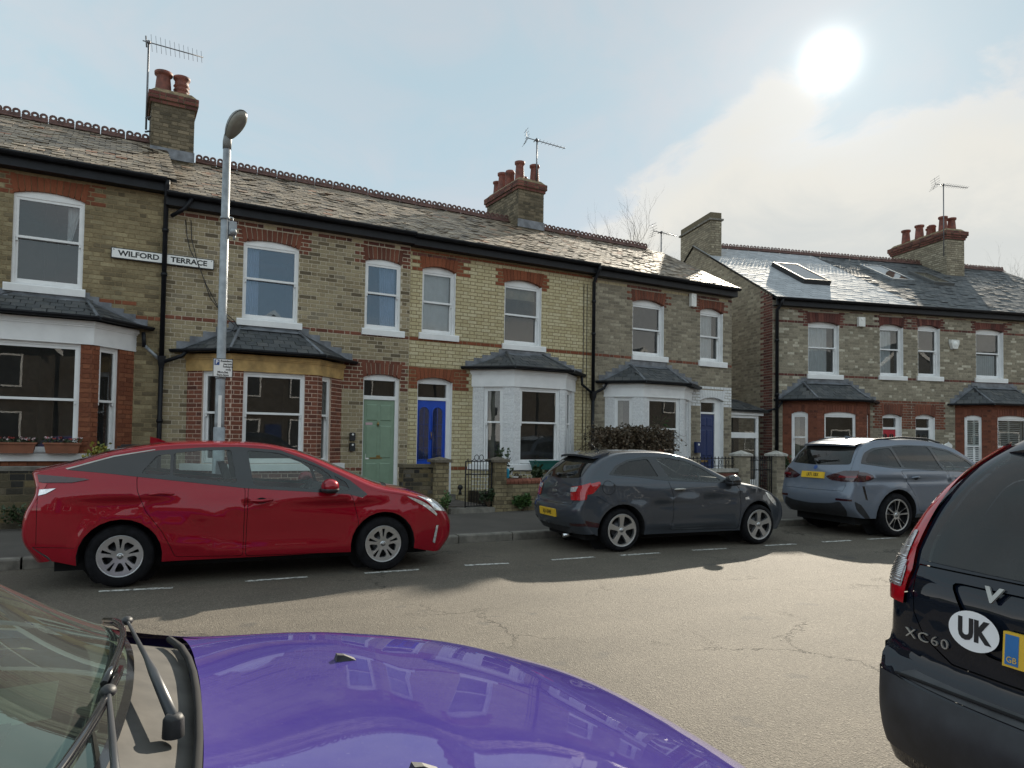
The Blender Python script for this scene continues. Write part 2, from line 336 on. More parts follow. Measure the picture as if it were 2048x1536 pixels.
    plain('field', (0.06, 0.07, 0.04), 0.95, var=0.4, scale=0.6)
make_materials()
M = MATS

# ------------------------------------------------------------------ mesh builder
class MB:
    def __init__(s): s.v, s.f, s.m, s.t, s.sm = [], [], [], [], []
    def add(s, vs, fs, mi=0, tone=0.0, smooth=False):
        b = len(s.v); s.v.extend(tuple(v) for v in vs)
        for f in fs: s.f.append(tuple(b+i for i in f)); s.m.append(mi); s.t.append(tone); s.sm.append(smooth)
    def box(s, x0, x1, y0, y1, z0, z1, mi=0, tone=0.0, xf=None):
        vs = [(x0, y0, z0), (x1, y0, z0), (x1, y1, z0), (x0, y1, z0), (x0, y0, z1), (x1, y0, z1), (x1, y1, z1), (x0, y1, z1)]
        if xf: vs = [xf(*v) for v in vs]
        s.add(vs, [(3, 2, 1, 0), (4, 5, 6, 7), (0, 1, 5, 4), (1, 2, 6, 5), (2, 3, 7, 6), (3, 0, 4, 7)], mi, tone)
    def quad(s, a, b, c, d, mi=0, tone=0.0): s.add([a, b, c, d], [(0, 1, 2, 3)], mi, tone)
    def prism(s, poly, h0, h1, mi=0, xf=None, tone=0.0):     # poly in (x, y), counter-clockwise, from h0 to h1
        n = len(poly); vs = [(x, y, h0) for x, y in poly] + [(x, y, h1) for x, y in poly]
        if xf: vs = [xf(*v) for v in vs]
        fs = [tuple(range(n-1, -1, -1)), tuple(range(n, 2*n))] + [(i, (i+1) % n, n+(i+1) % n, n+i) for i in range(n)]
        s.add(vs, fs, mi, tone)
    def tube(s, pts, r, n=8, mi=0, caps=True):
        pts = [Vector(p) for p in pts]; rs = r if isinstance(r, (list, tuple)) else [r]*len(pts)
        ring = []; prev = None
        for i, p in enumerate(pts):
            d = (pts[min(i+1, len(pts)-1)] - pts[max(i-1, 0)]).normalized()
            a = prev - d*prev.dot(d) if prev is not None else d.orthogonal()
            if a.length < 1e-5: a = d.orthogonal()
            a.normalize(); prev = a; b = d.cross(a)
            ring.append([p + (a*math.cos(2*math.pi*k/n) + b*math.sin(2*math.pi*k/n))*rs[i] for k in range(n)])
        vs = [v for q in ring for v in q]; fs = []
        for i in range(len(pts)-1):
            for k in range(n):
                fs.append((i*n+k, i*n+(k+1) % n, (i+1)*n+(k+1) % n, (i+1)*n+k))
        s.add(vs, fs, mi, 0, True)
        if caps:
            b = len(s.v)-len(vs)
            s.f.append(tuple(b+k for k in range(n-1, -1, -1))); s.f.append(tuple(b+(len(pts)-1)*n+k for k in range(n)))
            s.m += [mi, mi]; s.t += [0, 0]; s.sm += [False, False]
    def lathe(s, prof, n=20, mi=0, axis='Z', o=(0, 0, 0), smooth=True):
        vs = []; k = len(prof)
        for i in range(n):
            a = 2*math.pi*i/n; c, q = math.cos(a), math.sin(a)
            for r, h in prof:
                if axis == 'Z': p = (r*c, r*q, h)
                elif axis == 'Y': p = (r*c, h, r*q)
                else: p = (h, r*c, r*q)
                vs.append((p[0]+o[0], p[1]+o[1], p[2]+o[2]))
        fl = axis == 'Y'
        fs = []
        for i in range(n):
            for j in range(k-1):
                q = (i*k+j, ((i+1) % n)*k+j, ((i+1) % n)*k+j+1, i*k+j+1)
                fs.append(q[::-1] if fl else q)
        s.add(vs, fs, mi, 0, smooth)
    def sphere(s, c, r, n=10, m=7, mi=0):
        rx, ry, rz = r if isinstance(r, tuple) else (r, r, r)
        vs = [(c[0]+rx*math.sin(math.pi*j/m)*math.cos(2*math.pi*i/n), c[1]+ry*math.sin(math.pi*j/m)*math.sin(2*math.pi*i/n), c[2]+rz*math.cos(math.pi*j/m)) for i in range(n) for j in range(m+1)]
        k = m+1
        s.add(vs, [(i*k+j, i*k+j+1, ((i+1) % n)*k+j+1, ((i+1) % n)*k+j) for i in range(n) for j in range(m)], mi, 0, True)
    def mesh(s, name, mats):
        me = bpy.data.meshes.new(name); me.from_pydata(s.v, [], s.f)
        for m in (mats if isinstance(mats, (list, tuple)) else [mats]): me.materials.append(M[m])
        me.polygons.foreach_set('material_index', s.m); me.polygons.foreach_set('use_smooth', s.sm)
        if any(s.t):
            a = me.attributes.new('tone', 'FLOAT', 'FACE'); a.data.foreach_set('value', s.t)
        me.update(); return me
    def build(s, name, mats, parent=None, kind=None):
        if not s.v: return None
        return put(name, s.mesh(name, mats), parent, kind)
def put(name, me, parent=None, kind=None):
    o = bpy.data.objects.new(name, me); col.objects.link(o)
    if parent is not None: o.parent = parent
    if kind: o['kind'] = kind
    return o
def empty(name, loc=(0, 0, 0), rz=0.0):
    o = bpy.data.objects.new(name, None); col.objects.link(o); o.location = loc; o.rotation_euler = (0, 0, rz); o.empty_display_size = 0.2
    return o
def tag(o, label, cat, group=None):
    o['label'] = label; o['category'] = cat
    if group: o['group'] = group
    return o
def copy_tree(o, parent=None):
    c = o.copy(); col.objects.link(c); c.parent = parent
    for ch in o.children: copy_tree(ch, c)
    return c
def text_mesh(body, size, extrude=0.002, align='CENTER', spacing=1.0, bold=0.0, sx=1.0):
    cu = bpy.data.curves.new('lettering', 'FONT'); cu.body = body; cu.size = size; cu.extrude = extrude
    cu.align_x = align; cu.align_y = 'CENTER'; cu.space_character = spacing; cu.space_line = 0.85; cu.offset = bold; cu.resolution_u = 3
    o = bpy.data.objects.new('lettering', cu); col.objects.link(o)
    dg = bpy.context.evaluated_depsgraph_get(); dg.update()
    me = bpy.data.meshes.new_from_object(o.evaluated_get(dg)); bpy.data.objects.remove(o); bpy.data.curves.remove(cu)
    if sx != 1.0:
        for v in me.vertices: v.co.x *= sx
    return me
def lettering(name, body, size, mat, mtx, parent, **kw):
    me = text_mesh(body, size, **kw); me.materials.clear(); me.materials.append(M[mat])
    o = put(name, me, parent); o.matrix_local = mtx; return o
def basis(origin, right, up):   # matrix whose x is right, y is up, z is towards the reader
    r = Vector(right).normalized(); u = Vector(up); u = (u - r*u.dot(r)).normalized(); n = r.cross(u)
    m = Matrix((r, u, n)).transposed().to_4x4(); m.translation = Vector(origin); return m
# ------------------------------------------------------------------ ground, road, pavement, kerb
def sheet(name, poly, z, mat, kind='structure', step=None):
    mb = MB(); mb.add([(x, y, z) for x, y in poly], [tuple(range(len(poly)))]); return mb.build(name, mat, None, kind)
KERB = [(-14, 10.25), (-6, 9.98), (-1, 9.82), (4.4, 9.62), (8, 9.45), (11, 9.15), (16, 8.2), (22, 6.5), (30, 3.7), (44, -2)]
def kerb_y(x):
    for (x0, y0), (x1, y1) in zip(KERB, KERB[1:]):
        if x0 <= x <= x1: return y0 + (y1-y0)*(x-x0)/(x1-x0)
    return 9.5
sheet('ground', [(-900, -900), (900, -900), (900, 900), (-900, 900)], -0.06, 'field')
road = sheet('road', [(-60, -0.4), (50, -14)] + [(x, y) for x, y in KERB[::-1]] + [(-60, 11.5)], 0.0, 'asphalt')
road_l = sheet('road_surface', [(-60, -60), (60, -60), (60, -10), (50, -14.0), (-60, -0.4)], 0.112, 'pavement_asphalt')
road_l.name = 'near_pavement'
pav = sheet('pavement', [(x, y+0.14) for x, y in KERB] + [(44, 40), (-14, 40)], 0.115, 'pavement_asphalt')
def kerb():
    root = empty('kerb'); root['kind'] = 'structure'
    x = -8.0
    while x < 24:
        L = 0.9; x1 = x+L*0.985
        y0, y1 = kerb_y(x), kerb_y(x1); mb = MB(); dz = RND.uniform(-.006, .006); dy = RND.uniform(-.008, .008)
        a, b = (x, y0+dy), (x1-0.008, y1+dy)
        vs = [(a[0], a[1], -.05), (b[0], b[1], -.05), (b[0], b[1]+.145, -.05), (a[0], a[1]+.145, -.05), (a[0], a[1]+.012, .118+dz), (b[0], b[1]+.012, .118+dz), (b[0], b[1]+.145, .122+dz), (a[0], a[1]+.145, .122+dz),
              (a[0], a[1], .100+dz), (b[0], b[1], .100+dz)]
        mb.add(vs, [(0, 1, 9, 8), (8, 9, 5, 4), (4, 5, 6, 7), (1, 2, 6, 5, 9), (3, 0, 8, 4, 7), (2, 3, 7, 6)])
        mb.build('kerb_stone', 'kerb_stone', root); x += L
kerb()
def road_marks():
    ds = [((-.03, 8.12), (.62, 8.0)), ((1.32, 8.03), (1.97, 7.99)), ((2.6, 7.93), (3.25, 7.88)), ((3.86, 7.9), (4.42, 7.8)), ((5.05, 7.78), (5.7, 7.74)), ((6.1, 7.7), (6.75, 7.64)), ((7.35, 7.62), (7.95, 7.53)), ((8.7, 7.5), (9.3, 7.42)), ((9.9, 7.38), (10.5, 7.31)), ((10.9, 7.28), (11.5, 7.2)), ((12.2, 7.12), (12.8, 7.0)), ((-1.5, 8.25), (-.85, 8.2))]
    for (a, b) in ds:
        d = Vector((b[0]-a[0], b[1]-a[1], 0)).normalized(); n = Vector((-d.y, d.x, 0))*0.04
        mb = MB(); A, B = Vector((*a, .004)), Vector((*b, .004)); k = 6
        for i in range(k):
            p, q = A.lerp(B, i/k), A.lerp(B, (i+1)/k); w0, w1 = RND.uniform(.85, 1.05), RND.uniform(.85, 1.05)
            mb.quad(p-n*w0, q-n*w1, q+n*w1, p+n*w0)
        mb.build('road_marking', 'road_paint', road)
road_marks()

# ------------------------------------------------------------------ walls of bricks
CO = 0.0795
class Frame:       # a vertical face: origin, direction along it, outward normal (house-local)
    def __init__(s, o, d, n): s.o, s.d, s.n = Vector(o), Vector(d), Vector(n)
    def p(s, u, out, z): return s.o + s.d*u + s.n*out + Vector((0, 0, z))
    def xf(s): return lambda u, out, z: s.p(u, out, z)
    def mtx(s, u, out, z, sx, sz):
        m = Matrix((s.d*sx, s.n, Vector((0, 0, sz)))).transposed().to_4x4(); m.translation = s.p(u, out, z); return m
FACADE = Frame((0, 0, 0), (1, 0, 0), (0, -1, 0))
def wall_slab(mb, fr, u0, u1, z0, z1, holes, t=0.25, mi=0, reveal=None):
    us = sorted({u0, u1, *[min(max(h[i], u0), u1) for h in holes for i in (0, 1)]}); zs = sorted({z0, z1, *[min(max(h[i], z0), z1) for h in holes for i in (2, 3)]})
    P = fr.p
    for a, b in zip(us, us[1:]):
        for c, d in zip(zs, zs[1:]):
            um, zm = (a+b)/2, (c+d)/2
            if any(h[0] < um < h[1] and h[2] < zm < h[3] for h in holes): continue
            mb.quad(P(a, 0, c), P(b, 0, c), P(b, 0, d), P(a, 0, d), mi)
            mb.quad(P(b, -t, c), P(a, -t, c), P(a, -t, d), P(b, -t, d), mi)
    for h in holes:
        r = mi if reveal is None else reveal
        mb.quad(P(h[0], 0, h[2]), P(h[0], 0, h[3]), P(h[0], -t, h[3]), P(h[0], -t, h[2]), r)
        mb.quad(P(h[1], -t, h[2]), P(h[1], -t, h[3]), P(h[1], 0, h[3]), P(h[1], 0, h[2]), r)
        mb.quad(P(h[0], 0, h[3]), P(h[1], 0, h[3]), P(h[1], -t, h[3]), P(h[0], -t, h[3]), r)
        mb.quad(P(h[0], -t, h[2]), P(h[1], -t, h[2]), P(h[1], 0, h[2]), P(h[0], 0, h[2]), r)
def brick_rows(fr, u0, u1, z0, z1, holes, key, seed=0, base=0.0, bond='flemish', L=0.235, rowh=CO, joint=0.0135):
    rnd = random.Random(seed); out = []
    k = math.floor((z0-base)/rowh+1e-6)
    while base+k*rowh < z1-0.02:
        za = max(z0, base+k*rowh); zb = min(z1, base+(k+1)*rowh-joint); zc = (za+zb)/2
        if zb-za < .02: k += 1; continue
        iv = [(u0, u1)]
        for h in holes:
            if h[2] < zc < h[3]:
                nx = []
                for a, b in iv:
                    if h[1] <= a or h[0] >= b: nx.append((a, b)); continue
                    if h[0] > a: nx.append((a, h[0]))
                    if h[1] < b: nx.append((h[1], b))
                iv = nx
        u = u0 - (L*0.74 if k % 2 else 0.0) - 0.02; i = 0
        while u < u1:
            w = (L if i % 2 == 0 else L*.48) if bond == 'flemish' else L*rnd.uniform(.55, 1.25)
            a0, b0 = u, u+w-joint
            for a, b in iv:
                x0, x1 = max(a, a0), min(b, b0)
                if x1-x0 > .025:
                    kk = key((x0+x1)/2, zc, k)
                    if kk: out.append((fr, (x0+x1)/2, zc, x1-x0, zb-za, kk, rnd.uniform(-.0012, .0012), rnd.random()))
            u += w; i += 1
        k += 1
    return out
def brick_to(mb, b, mi, proud=.007):
    fr, u, z, w, h, k, j, tone = b; P = fr.p; o = proud+j
    A = [P(u-w/2, 0, z-h/2), P(u+w/2, 0, z-h/2), P(u+w/2, 0, z+h/2), P(u-w/2, 0, z+h/2)]
    e = .002
    B = [P(u-w/2+e, o, z-h/2+e), P(u+w/2-e, o, z-h/2+e), P(u+w/2-e, o, z+h/2-e), P(u-w/2+e, o, z+h/2-e)]
    mb.add(A+B, [(4, 5, 6, 7), (0, 1, 5, 4), (1, 2, 6, 5), (2, 3, 7, 6), (3, 0, 4, 7)], mi, max(tone, .001))
UNIT = {}
def unit_brick(key):
    if key not in UNIT:
        mb = MB(); e = .01
        A = [(-.5, 0, -.5), (.5, 0, -.5), (.5, 0, .5), (-.5, 0, .5)]; B = [(-.5+e, .007, -.5+3*e), (.5-e, .007, -.5+3*e), (.5-e, .007, .5-3*e), (-.5+e, .007, .5-3*e)]
        mb.add(A+B, [(4, 5, 6, 7)[::-1], (0, 4, 5, 1), (1, 5, 6, 2), (2, 6, 7, 3), (3, 7, 4, 0)]); UNIT[key] = mb.mesh('brick', key)
    return UNIT[key]
CAMF = None
def in_view(w):     # is this world point inside the picture, and at what distance
    d = Vector(w)-sc.camera.location; mw = sc.camera.matrix_world
    x, y, z = d.dot(mw.col[0].xyz), d.dot(mw.col[1].xyz), -d.dot(mw.col[2].xyz)
    if z < .3: return None
    px, py = 1024+1420*x/z, 832.5-1420*y/z
    return (px, py, z) if -5 < px < 2053 and -5 < py < 1541 else None
def lay_bricks(parent, bricks, singles=0, name='brick', mtx=None, proud=.007):
    mtx = mtx or Matrix()
    pick = set()
    if singles:
        sco = []
        for i, b in enumerate(bricks):
            w = mtx @ b[0].p(b[1], 0, b[2]); v = in_view(w)
            if v and w.z > 1.75 and not (-1 < w.x < 3.2 and w.z < 2.0): sco.append((b[3]*b[4]/v[2]**2 * (1.0 if b[3] > .15 else .6), i))
        sco.sort(reverse=True); pick = {i for _, i in sco[:singles]}
    keys = []; mb = MB()
    for i, b in enumerate(bricks):
        if i in pick: continue
        if b[5] not in keys: keys.append(b[5])
        brick_to(mb, b, keys.index(b[5]), proud)
    if keys:
        o = mb.build(name, keys, parent, 'stuff')
    for i in sorted(pick):
        fr, u, z, w, h, k, j, tone = bricks[i]
        o = put(name, unit_brick(k), parent); o.matrix_local = fr.mtx(u, j, z, w, h)
def arch_bricks(fr, u0, u1, zs, zc, zt, key, n=None, seed=3, fan=.10):      # flat-topped gauged arch: soldier bricks over a segmental soffit
    w = u1-u0; n = n or max(5, round(w/.088)); um = (u0+u1)/2; hw = w/2; out = []
    sag = max(zc-zs, .005); Rr = (hw*hw+sag*sag)/(2*sag); zc0 = zc-Rr
    soff = lambda u: zc0+math.sqrt(max(Rr*Rr-(u-um)**2, 0))
    rnd = random.Random(seed); g = .0075 if key == 'red_brick' else .0045
    for i in range(n):
        a, b = u0+w*i/n, u0+w*(i+1)/n
        fa = lambda u: um+(u-um)*(1+fan*2*.5)
        out.append((fr, [(a+g, soff(a)), (b-g, soff(b)), (fa(b)-g, zt), (fa(a)+g, zt)], key, rnd.random(), rnd.uniform(-.001, .001)))
    return out
def lay_arches(parent, items, name='arch_brick', depth=.10, proud=.012, single=True):
    for fr, poly, key, tone, j in items:
        mb = MB(); P = fr.p
        vs = [P(u, proud+j, z) for u, z in poly] + [P(u, -depth, z) for u, z in poly]
        mb.add(vs, [(0, 1, 2, 3), (7, 6, 5, 4), (0, 4, 5, 1), (1, 5, 6, 2), (2, 6, 7, 3), (3, 7, 4, 0)], 0, max(tone, .001))
        mb.build(name, key, parent)

# ------------------------------------------------------------------ sash windows and doors
def curtain(fr, u0, u1, z0, z1, out, mat, parent, folds=7, seed=0, taper=0.0):
    rnd = random.Random(seed); n = folds*4; vs = []; fs = []
    for j, (z, k) in enumerate(((z0, 1.0-taper), ((z0+z1)/2, 1-taper*.45), (z1, 1.0))):
        for i in range(n+1):
            f = i/n; vs.append(fr.p(u0+(u1-u0)*(f*k if taper > 0 else 1-(1-f)*(1-abs(taper)*(2-j)/2)), out+.018*math.sin(2*math.pi*folds*f+rnd.uniform(-.5, .5)), z))
    for j in range(2):
        for i in range(n):
            b = j*(n+1)+i; fs.append((b, b+1, b+n+2, b+n+1))
    mb = MB(); mb.add(vs, fs, 0, 0, True); mb.build('curtain', mat, parent)
def sash(root, fr, u0, u1, z0, zs, zc, rail, recess, arched=True, glass='window_glass', curt=(), paint='white_paint', sill=None, reveal_white=False, bead=.046):
    """frame, two sashes, panes, sill under one window root; u0..u1 x z0..zc is the wall opening"""
    P = fr.p; R0 = -recess
    um = (u0+u1)/2; hw = (u1-u0)/2
    f = MB(); fw = .038
    X = fr.xf()
    f.box(u0, u0+fw, R0-.11, R0, z0, zs, 0, 0, X); f.box(u1-fw, u1, R0-.11, R0, z0, zs, 0, 0, X)
    sag = max(zc-zs, .004); Rr = (hw*hw+sag*sag)/(2*sag); soff = lambda u: zc-Rr+math.sqrt(max(Rr*Rr-(u-um)**2, 0))
    n = 8; top = [(u0+(u1-u0)*i/n, soff(u0+(u1-u0)*i/n)+.012) for i in range(n+1)]
    hz = zs-.045
    f.prism([(u0, zs), (u0+fw, zs), (u0+fw, hz), (u1-fw, hz), (u1-fw, zs), (u1, zs)] + top[::-1], 0, 1, 0, lambda x, y, h: P(x, R0-.11*(1-h), y))
    if reveal_white:
        for ua, ub in ((u0-.003, u0+.012), (u1-.012, u1+.003)): f.box(ua, ub, R0, -.002, z0, zs-.01, 0, 0, X)
    f.build('frame', paint, root)
    a, b = u0+fw, u1-fw
    up = MB(); st = bead*.85
    up.box(a, a+st, R0-.05, R0-.012, rail, hz, 0, 0, X); up.box(b-st, b, R0-.05, R0-.012, rail, hz, 0, 0, X)
    up.box(a+st, b-st, R0-.05, R0-.012, hz-.045, hz-.001, 0, 0, X); up.box(a, b, R0-.05, R0-.008, rail-.018, rail+.022, 0, 0, X)
    up.box(a+.004, a+st-.004, R0-.048, R0-.014, rail-.07, rail-.018, 0, 0, X); up.box(b-st+.004, b-.004, R0-.048, R0-.014, rail-.07, rail-.018, 0, 0, X)
    up.build('upper_sash', paint, root)
    lo = MB()
    lo.box(a, a+st, R0-.10, R0-.056, z0+.012, rail+.018, 0, 0, X); lo.box(b-st, b, R0-.10, R0-.056, z0+.012, rail+.018, 0, 0, X)
    lo.box(a+st, b-st, R0-.10, R0-.056, z0+.012, z0+.095, 0, 0, X); lo.box(a, b, R0-.10, R0-.054, rail-.018, rail+.018, 0, 0, X)
    lo.build('lower_sash', paint, root)
    for o_, za, zb in ((R0-.03, rail+.02, hz-.04), (R0-.078, z0+.09, rail-.015)):
        g = MB(); g.quad(P(a+st-.004, o_, za), P(b-st+.004, o_, za), P(b-st+.004, o_, zb), P(a+st-.004, o_, zb)); g.build('pane', glass, root)
    if sill:
        s0, s1, sz0, sz1 = sill; m = MB()
        pr = [(-.10, sz0), (.055, sz0), (.06, sz1-.02), (.05, sz1), (R0-.05, sz1+.03)]
        m.prism([(p, q) for p, q in pr], s0, s1, 0, lambda o, z, u: P(u, o, z)); m.build('sill', paint, root)
    for c in curt: curtain(fr, c[0], c[1], c[2], c[3], R0-c[4] if len(c) > 4 else R0-.2, c[5] if len(c) > 5 else 'curtain_white', root, c[6] if len(c) > 6 else 6, int(c[0]*97) % 50, c[7] if len(c) > 7 else 0.0)
def panel_door(root, fr, u0, u1, z0, z1, o, paint, style):
    P = fr.p; X = fr.xf(); w = u1-u0
    leaf = MB(); leaf.box(u0, u1, o-.045, o, z0, z1, 0, 0, X)
    lf = leaf.build('door_leaf', paint, root)
    def pn(ua, ub, za, zb, name='door_panel', mat=paint, d=.012):
        m = MB(); m.prism([(ua, za), (ub, za), (ub, zb), (ua, zb)], 0, 1, 0, lambda x, y, h: P(x + (0 if h < .5 else (.018 if x < (ua+ub)/2 else -.018)), o+.001+h*d, y + (0 if h < .5 else (.018 if y < (za+zb)/2 else -.018)))); return m.build(name, mat, root)
    H = z1-z0
    if style == 'six':
        for i in (0, 1):
            a = u0+w*(.10+.44*i); b = a+w*.36
            pn(a, b, z0+H*.06, z0+H*.34); pn(a, b, z0+H*.39, z0+H*.73); pn(a, b, z0+H*.78, z0+H*.95)
        k = MB(); k.tube([P(u0+w*.47, o+.02, z0+H*.72), P(u0+w*.47, o+.035, z0+H*.745), P(u0+w*.47, o+.02, z0+H*.77)], .012, 6); k.sphere(P(u0+w*.47, o+.02, z0+H*.745), .028); k.build('door_knocker', 'brass', root)
        m = MB(); m.box(u0+w*.24, u0+w*.62, o+.001, o+.012, z0+H*.385, z0+H*.42, 0, 0, X); m.build('letter_plate', 'brass', root)
        m = MB(); m.box(u0+w*.10, u0+w*.20, o+.001, o+.006, z0+H*.38, z0+H*.435, 0, 0, X); m.build('door_notice', 'sign_white', root)
        m = MB(); m.box(u0+w*.08, u0+w*.30, o+.001, o+.008, z0+H*.735, z0+H*.76, 0, 0, X); m.build('door_sticker', 'petal_pink', root)
        lettering('door_number', '26', .075, 'sign_white', basis(P(u0+w*.74, o+.002, z0+H*.405), fr.d, (0, 0, 1)), root)
    elif style == 'arched':
        for i in (0, 1):
            a = u0+w*(.08+.46*i); b = a+w*.36; um = (a+b)/2; r = (b-a)/2
            za, zb = z0+H*.36, z0+H*.93
            arc = [(um+r*math.cos(t*math.pi/8), zb-r+r*math.sin(t*math.pi/8)) for t in range(9)]
            m = MB(); m.prism([(a, za), (b, za)] + arc, 0, 1, 0, lambda x, y, h: P(x, o+.001+h*.004, y)); m.build('door_pane', 'window_glass', root)
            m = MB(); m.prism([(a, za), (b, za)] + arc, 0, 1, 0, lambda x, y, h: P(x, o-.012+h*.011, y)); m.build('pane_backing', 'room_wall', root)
            k = MB(); pts = [(a, za), (b, za)] + arc + [(a, za)]; k.tube([P(x, o+.006, y) for x, y in pts], .012, 6)
            for q in range(1, 4): k.tube([P(a, o+.006, za+(zb-r-za)*q/4), P(b, o+.006, za+(zb-r-za)*q/4)], .004, 4)
            k.tube([P(um, o+.006, za), P(um, o+.006, zb)], .004, 4)
            k.build('pane_moulding', paint, root)
        m = MB(); m.box(u0+w*.28, u0+w*.68, o+.001, o+.012, z0+H*.265, z0+H*.305, 0, 0, X); m.build('letter_plate', 'brass', root)
        pn(u0+w*.08, u0+w*.44, z0+H*.05, z0+H*.24); pn(u0+w*.54, u0+w*.90, z0+H*.05, z0+H*.24)
        k = MB(); k.tube([P(u0+w*.5, o+.02, z0+H*.58), P(u0+w*.5, o+.04, z0+H*.62), P(u0+w*.5, o+.02, z0+H*.66)], .012, 6); k.build('door_knocker', 'brass', root)
    elif style == 'navy':
        for i in (0, 1):
            a = u0+w*(.12+.42*i); b = a+w*.34
            pn(a, b, z0+H*.06, z0+H*.30); pn(a, b, z0+H*.42, z0+H*.78); pn(a, b, z0+H*.83, z0+H*.95)
        m = MB(); m.box(u0+w*.2, u0+w*.62, o+.001, o+.012, z0+H*.335, z0+H*.365, 0, 0, X); m.build('letter_plate', 'brass', root)
    else:
        for i in (0, 1):
            a = u0+w*(.10+.44*i); b = a+w*.36; um = (a+b)/2; r = (b-a)/2; za, zb = z0+H*.48, z0+H*.93
            arc = [(um+r*math.cos(t*math.pi/8), zb-r+r*math.sin(t*math.pi/8)) for t in range(9)]
            m = MB(); m.prism([(a, za), (b, za)] + arc, 0, 1, 0, lambda x, y, h: P(x, o+.001+h*.006, y)); m.build('door_pane', 'window_glass', root)
            pn(a, b, z0+H*.06, z0+H*.40)
        k = MB(); k.lathe([(.03, -.006), (.042, 0), (.03, .006), (.03, -.006)], 14, 0, 'Y', P(u0+w*.45, o+.02, z0+H*.70)); k.build('door_knocker', 'chrome', root)
def doorway(house, fr, u0, u1, z0, zs, zc, tr0, tr1, recess, paint, style, leaf_u1=None, label=None):
    root = empty('door'); root.parent = house
    if label: root['label'] = label
    X = fr.xf(); P = fr.p; R0 = -recess; um = (u0+u1)/2; hw = (u1-u0)/2
    f = MB(); fw = .05; l1 = leaf_u1 or u1-fw
    f.box(u0, u0+.03, R0-.1, R0, z0, zs, 0, 0, X); f.box(l1, u1, R0-.1, R0, z0, zs, 0, 0, X); f.box(u0+.03, l1, R0-.1, R0-.004, tr0, tr1, 0, 0, X)
    sag = max(zc-zs, .004); Rr = (hw*hw+sag*sag)/(2*sag); soff = lambda u: zc-Rr+math.sqrt(max(Rr*Rr-(u-um)**2, 0))
    top = [(u0+(u1-u0)*i/8, soff(u0+(u1-u0)*i/8)+.012) for i in range(9)]
    f.prism([(u0, zs), (u0+.03, zs), (u0+.03, zs-.05), (l1, zs-.05), (l1, zs), (u1, zs)] + top[::-1], 0, 1, 0, lambda x, y, h: P(x, R0-.1*(1-h), y)); f.build('door_frame', 'white_paint', root)
    if recess > .07:
        m = MB()
        for ua, ub in ((u0-.003, u0+.012), (u1-.012, u1+.003)): m.box(ua, ub, R0, -.002, z0, zs-.01, 0, 0, X)
        m.build('reveal', 'white_paint', root)
    g = MB(); g.quad(P(u0+.03, R0-.05, tr1), P(l1, R0-.05, tr1), P(l1, R0-.05, zs-.05), P(u0+.03, R0-.05, zs-.05)); g.build('fanlight', 'window_glass', root)
    panel_door(root, fr, u0+.03, l1, z0+.02, tr0, R0-.03, paint, style)
    s = MB(); s.box(u0-.05, u1+.05, R0-.1, .16, z0-.17, z0, 0, 0, X); s.build('doorstep', 'kerb_stone', root)

# ------------------------------------------------------------------ roofs
def slate_field(parent, xf, L, S, key, singles, mtx, w=.19, ex=.135, seed=0, lift=.013, rough=1.0, name='slate', skip=None):
    """slates over a roof plane; xf(u, s, out) gives the point u along the eaves, s up the slope, out above the plane"""
    rnd = random.Random(seed); rows = int(S/ex); ex = S/rows; items = []
    for r in range(rows):
        s0 = r*ex; u = -rnd.uniform(.0, .02) - (w/2 if r % 2 else 0)
        while u < L:
            a, b = max(0, u+.006), min(L, u+w-.006)
            if b-a > .04 and not (skip and skip((a+b)/2, s0+ex/2)):
                items.append(((a+b)/2+rnd.uniform(-.004, .004)*rough, s0+rnd.uniform(-.011, .011)*rough, b-a, ex*1.25, rnd.random(), lift*(rnd.uniform(.7, 1.4) if rough <= .5 or rnd.random() < .8 else rnd.uniform(1.6, 2.6)), rnd.uniform(-.02, .02)*rough))
            u += w
    def geom(it):
        u, s0, ww, hh, tone, lf, rot = it; h = ww/2; c, q = math.cos(rot), math.sin(rot)
        def pt(du, ds, o): return xf(u+du*c-ds*q, s0+ds*c+du*q, o)
        t = .006
        return [pt(-h, 0, lf-t), pt(h, 0, lf-t), pt(h, hh, .001), pt(-h, hh, .001), pt(-h, 0, lf), pt(h, 0, lf), pt(h, hh, .007), pt(-h, hh, .007)]
    FS = [(4, 5, 6, 7), (0, 1, 5, 4), (1, 2, 6, 5), (3, 0, 4, 7)]
    pick = set()
    if singles:
        scs = []
        for i, it in enumerate(items):
            v = in_view(mtx @ Vector(xf(it[0], it[1], 0)))
            if v: scs.append((it[2]/v[2], i))
        scs.sort(reverse=True); pick = {i for _, i in scs[:singles]}
    mb = MB()
    for i, it in enumerate(items):
        if i in pick: continue
        mb.add(geom(it), FS, 0, max(it[4], .001))
    mb.build(name, key, parent, 'stuff')
    if pick:
        o0, ux, sy = Vector(xf(0, 0, 0)), Vector(xf(1, 0, 0)), Vector(xf(0, 1, 0)); nz = Vector(xf(0, 0, 1))-o0; ux -= o0; sy -= o0
        k = ('slate', key)
        if k not in UNIT:
            m2 = MB(); lf, t = lift, .006; h = .5
            m2.add([(-h, 0, lf-t), (h, 0, lf-t), (h, 1, .001), (-h, 1, .001), (-h, 0, lf), (h, 0, lf), (h, 1, .007), (-h, 1, .007)], FS); UNIT[k] = m2.mesh('slate', key)
        for i in sorted(pick):
            u, s0, ww, hh, tone, lf, rot = items[i]
            o = put(name, UNIT[k], parent); c, q = math.cos(rot), math.sin(rot)
            m = Matrix(((ux*c+sy*q)*ww, (sy*c-ux*q)*hh, nz*(lf/lift))).transposed().to_4x4(); m.translation = Vector(xf(u, s0, 0)); o.matrix_local = m
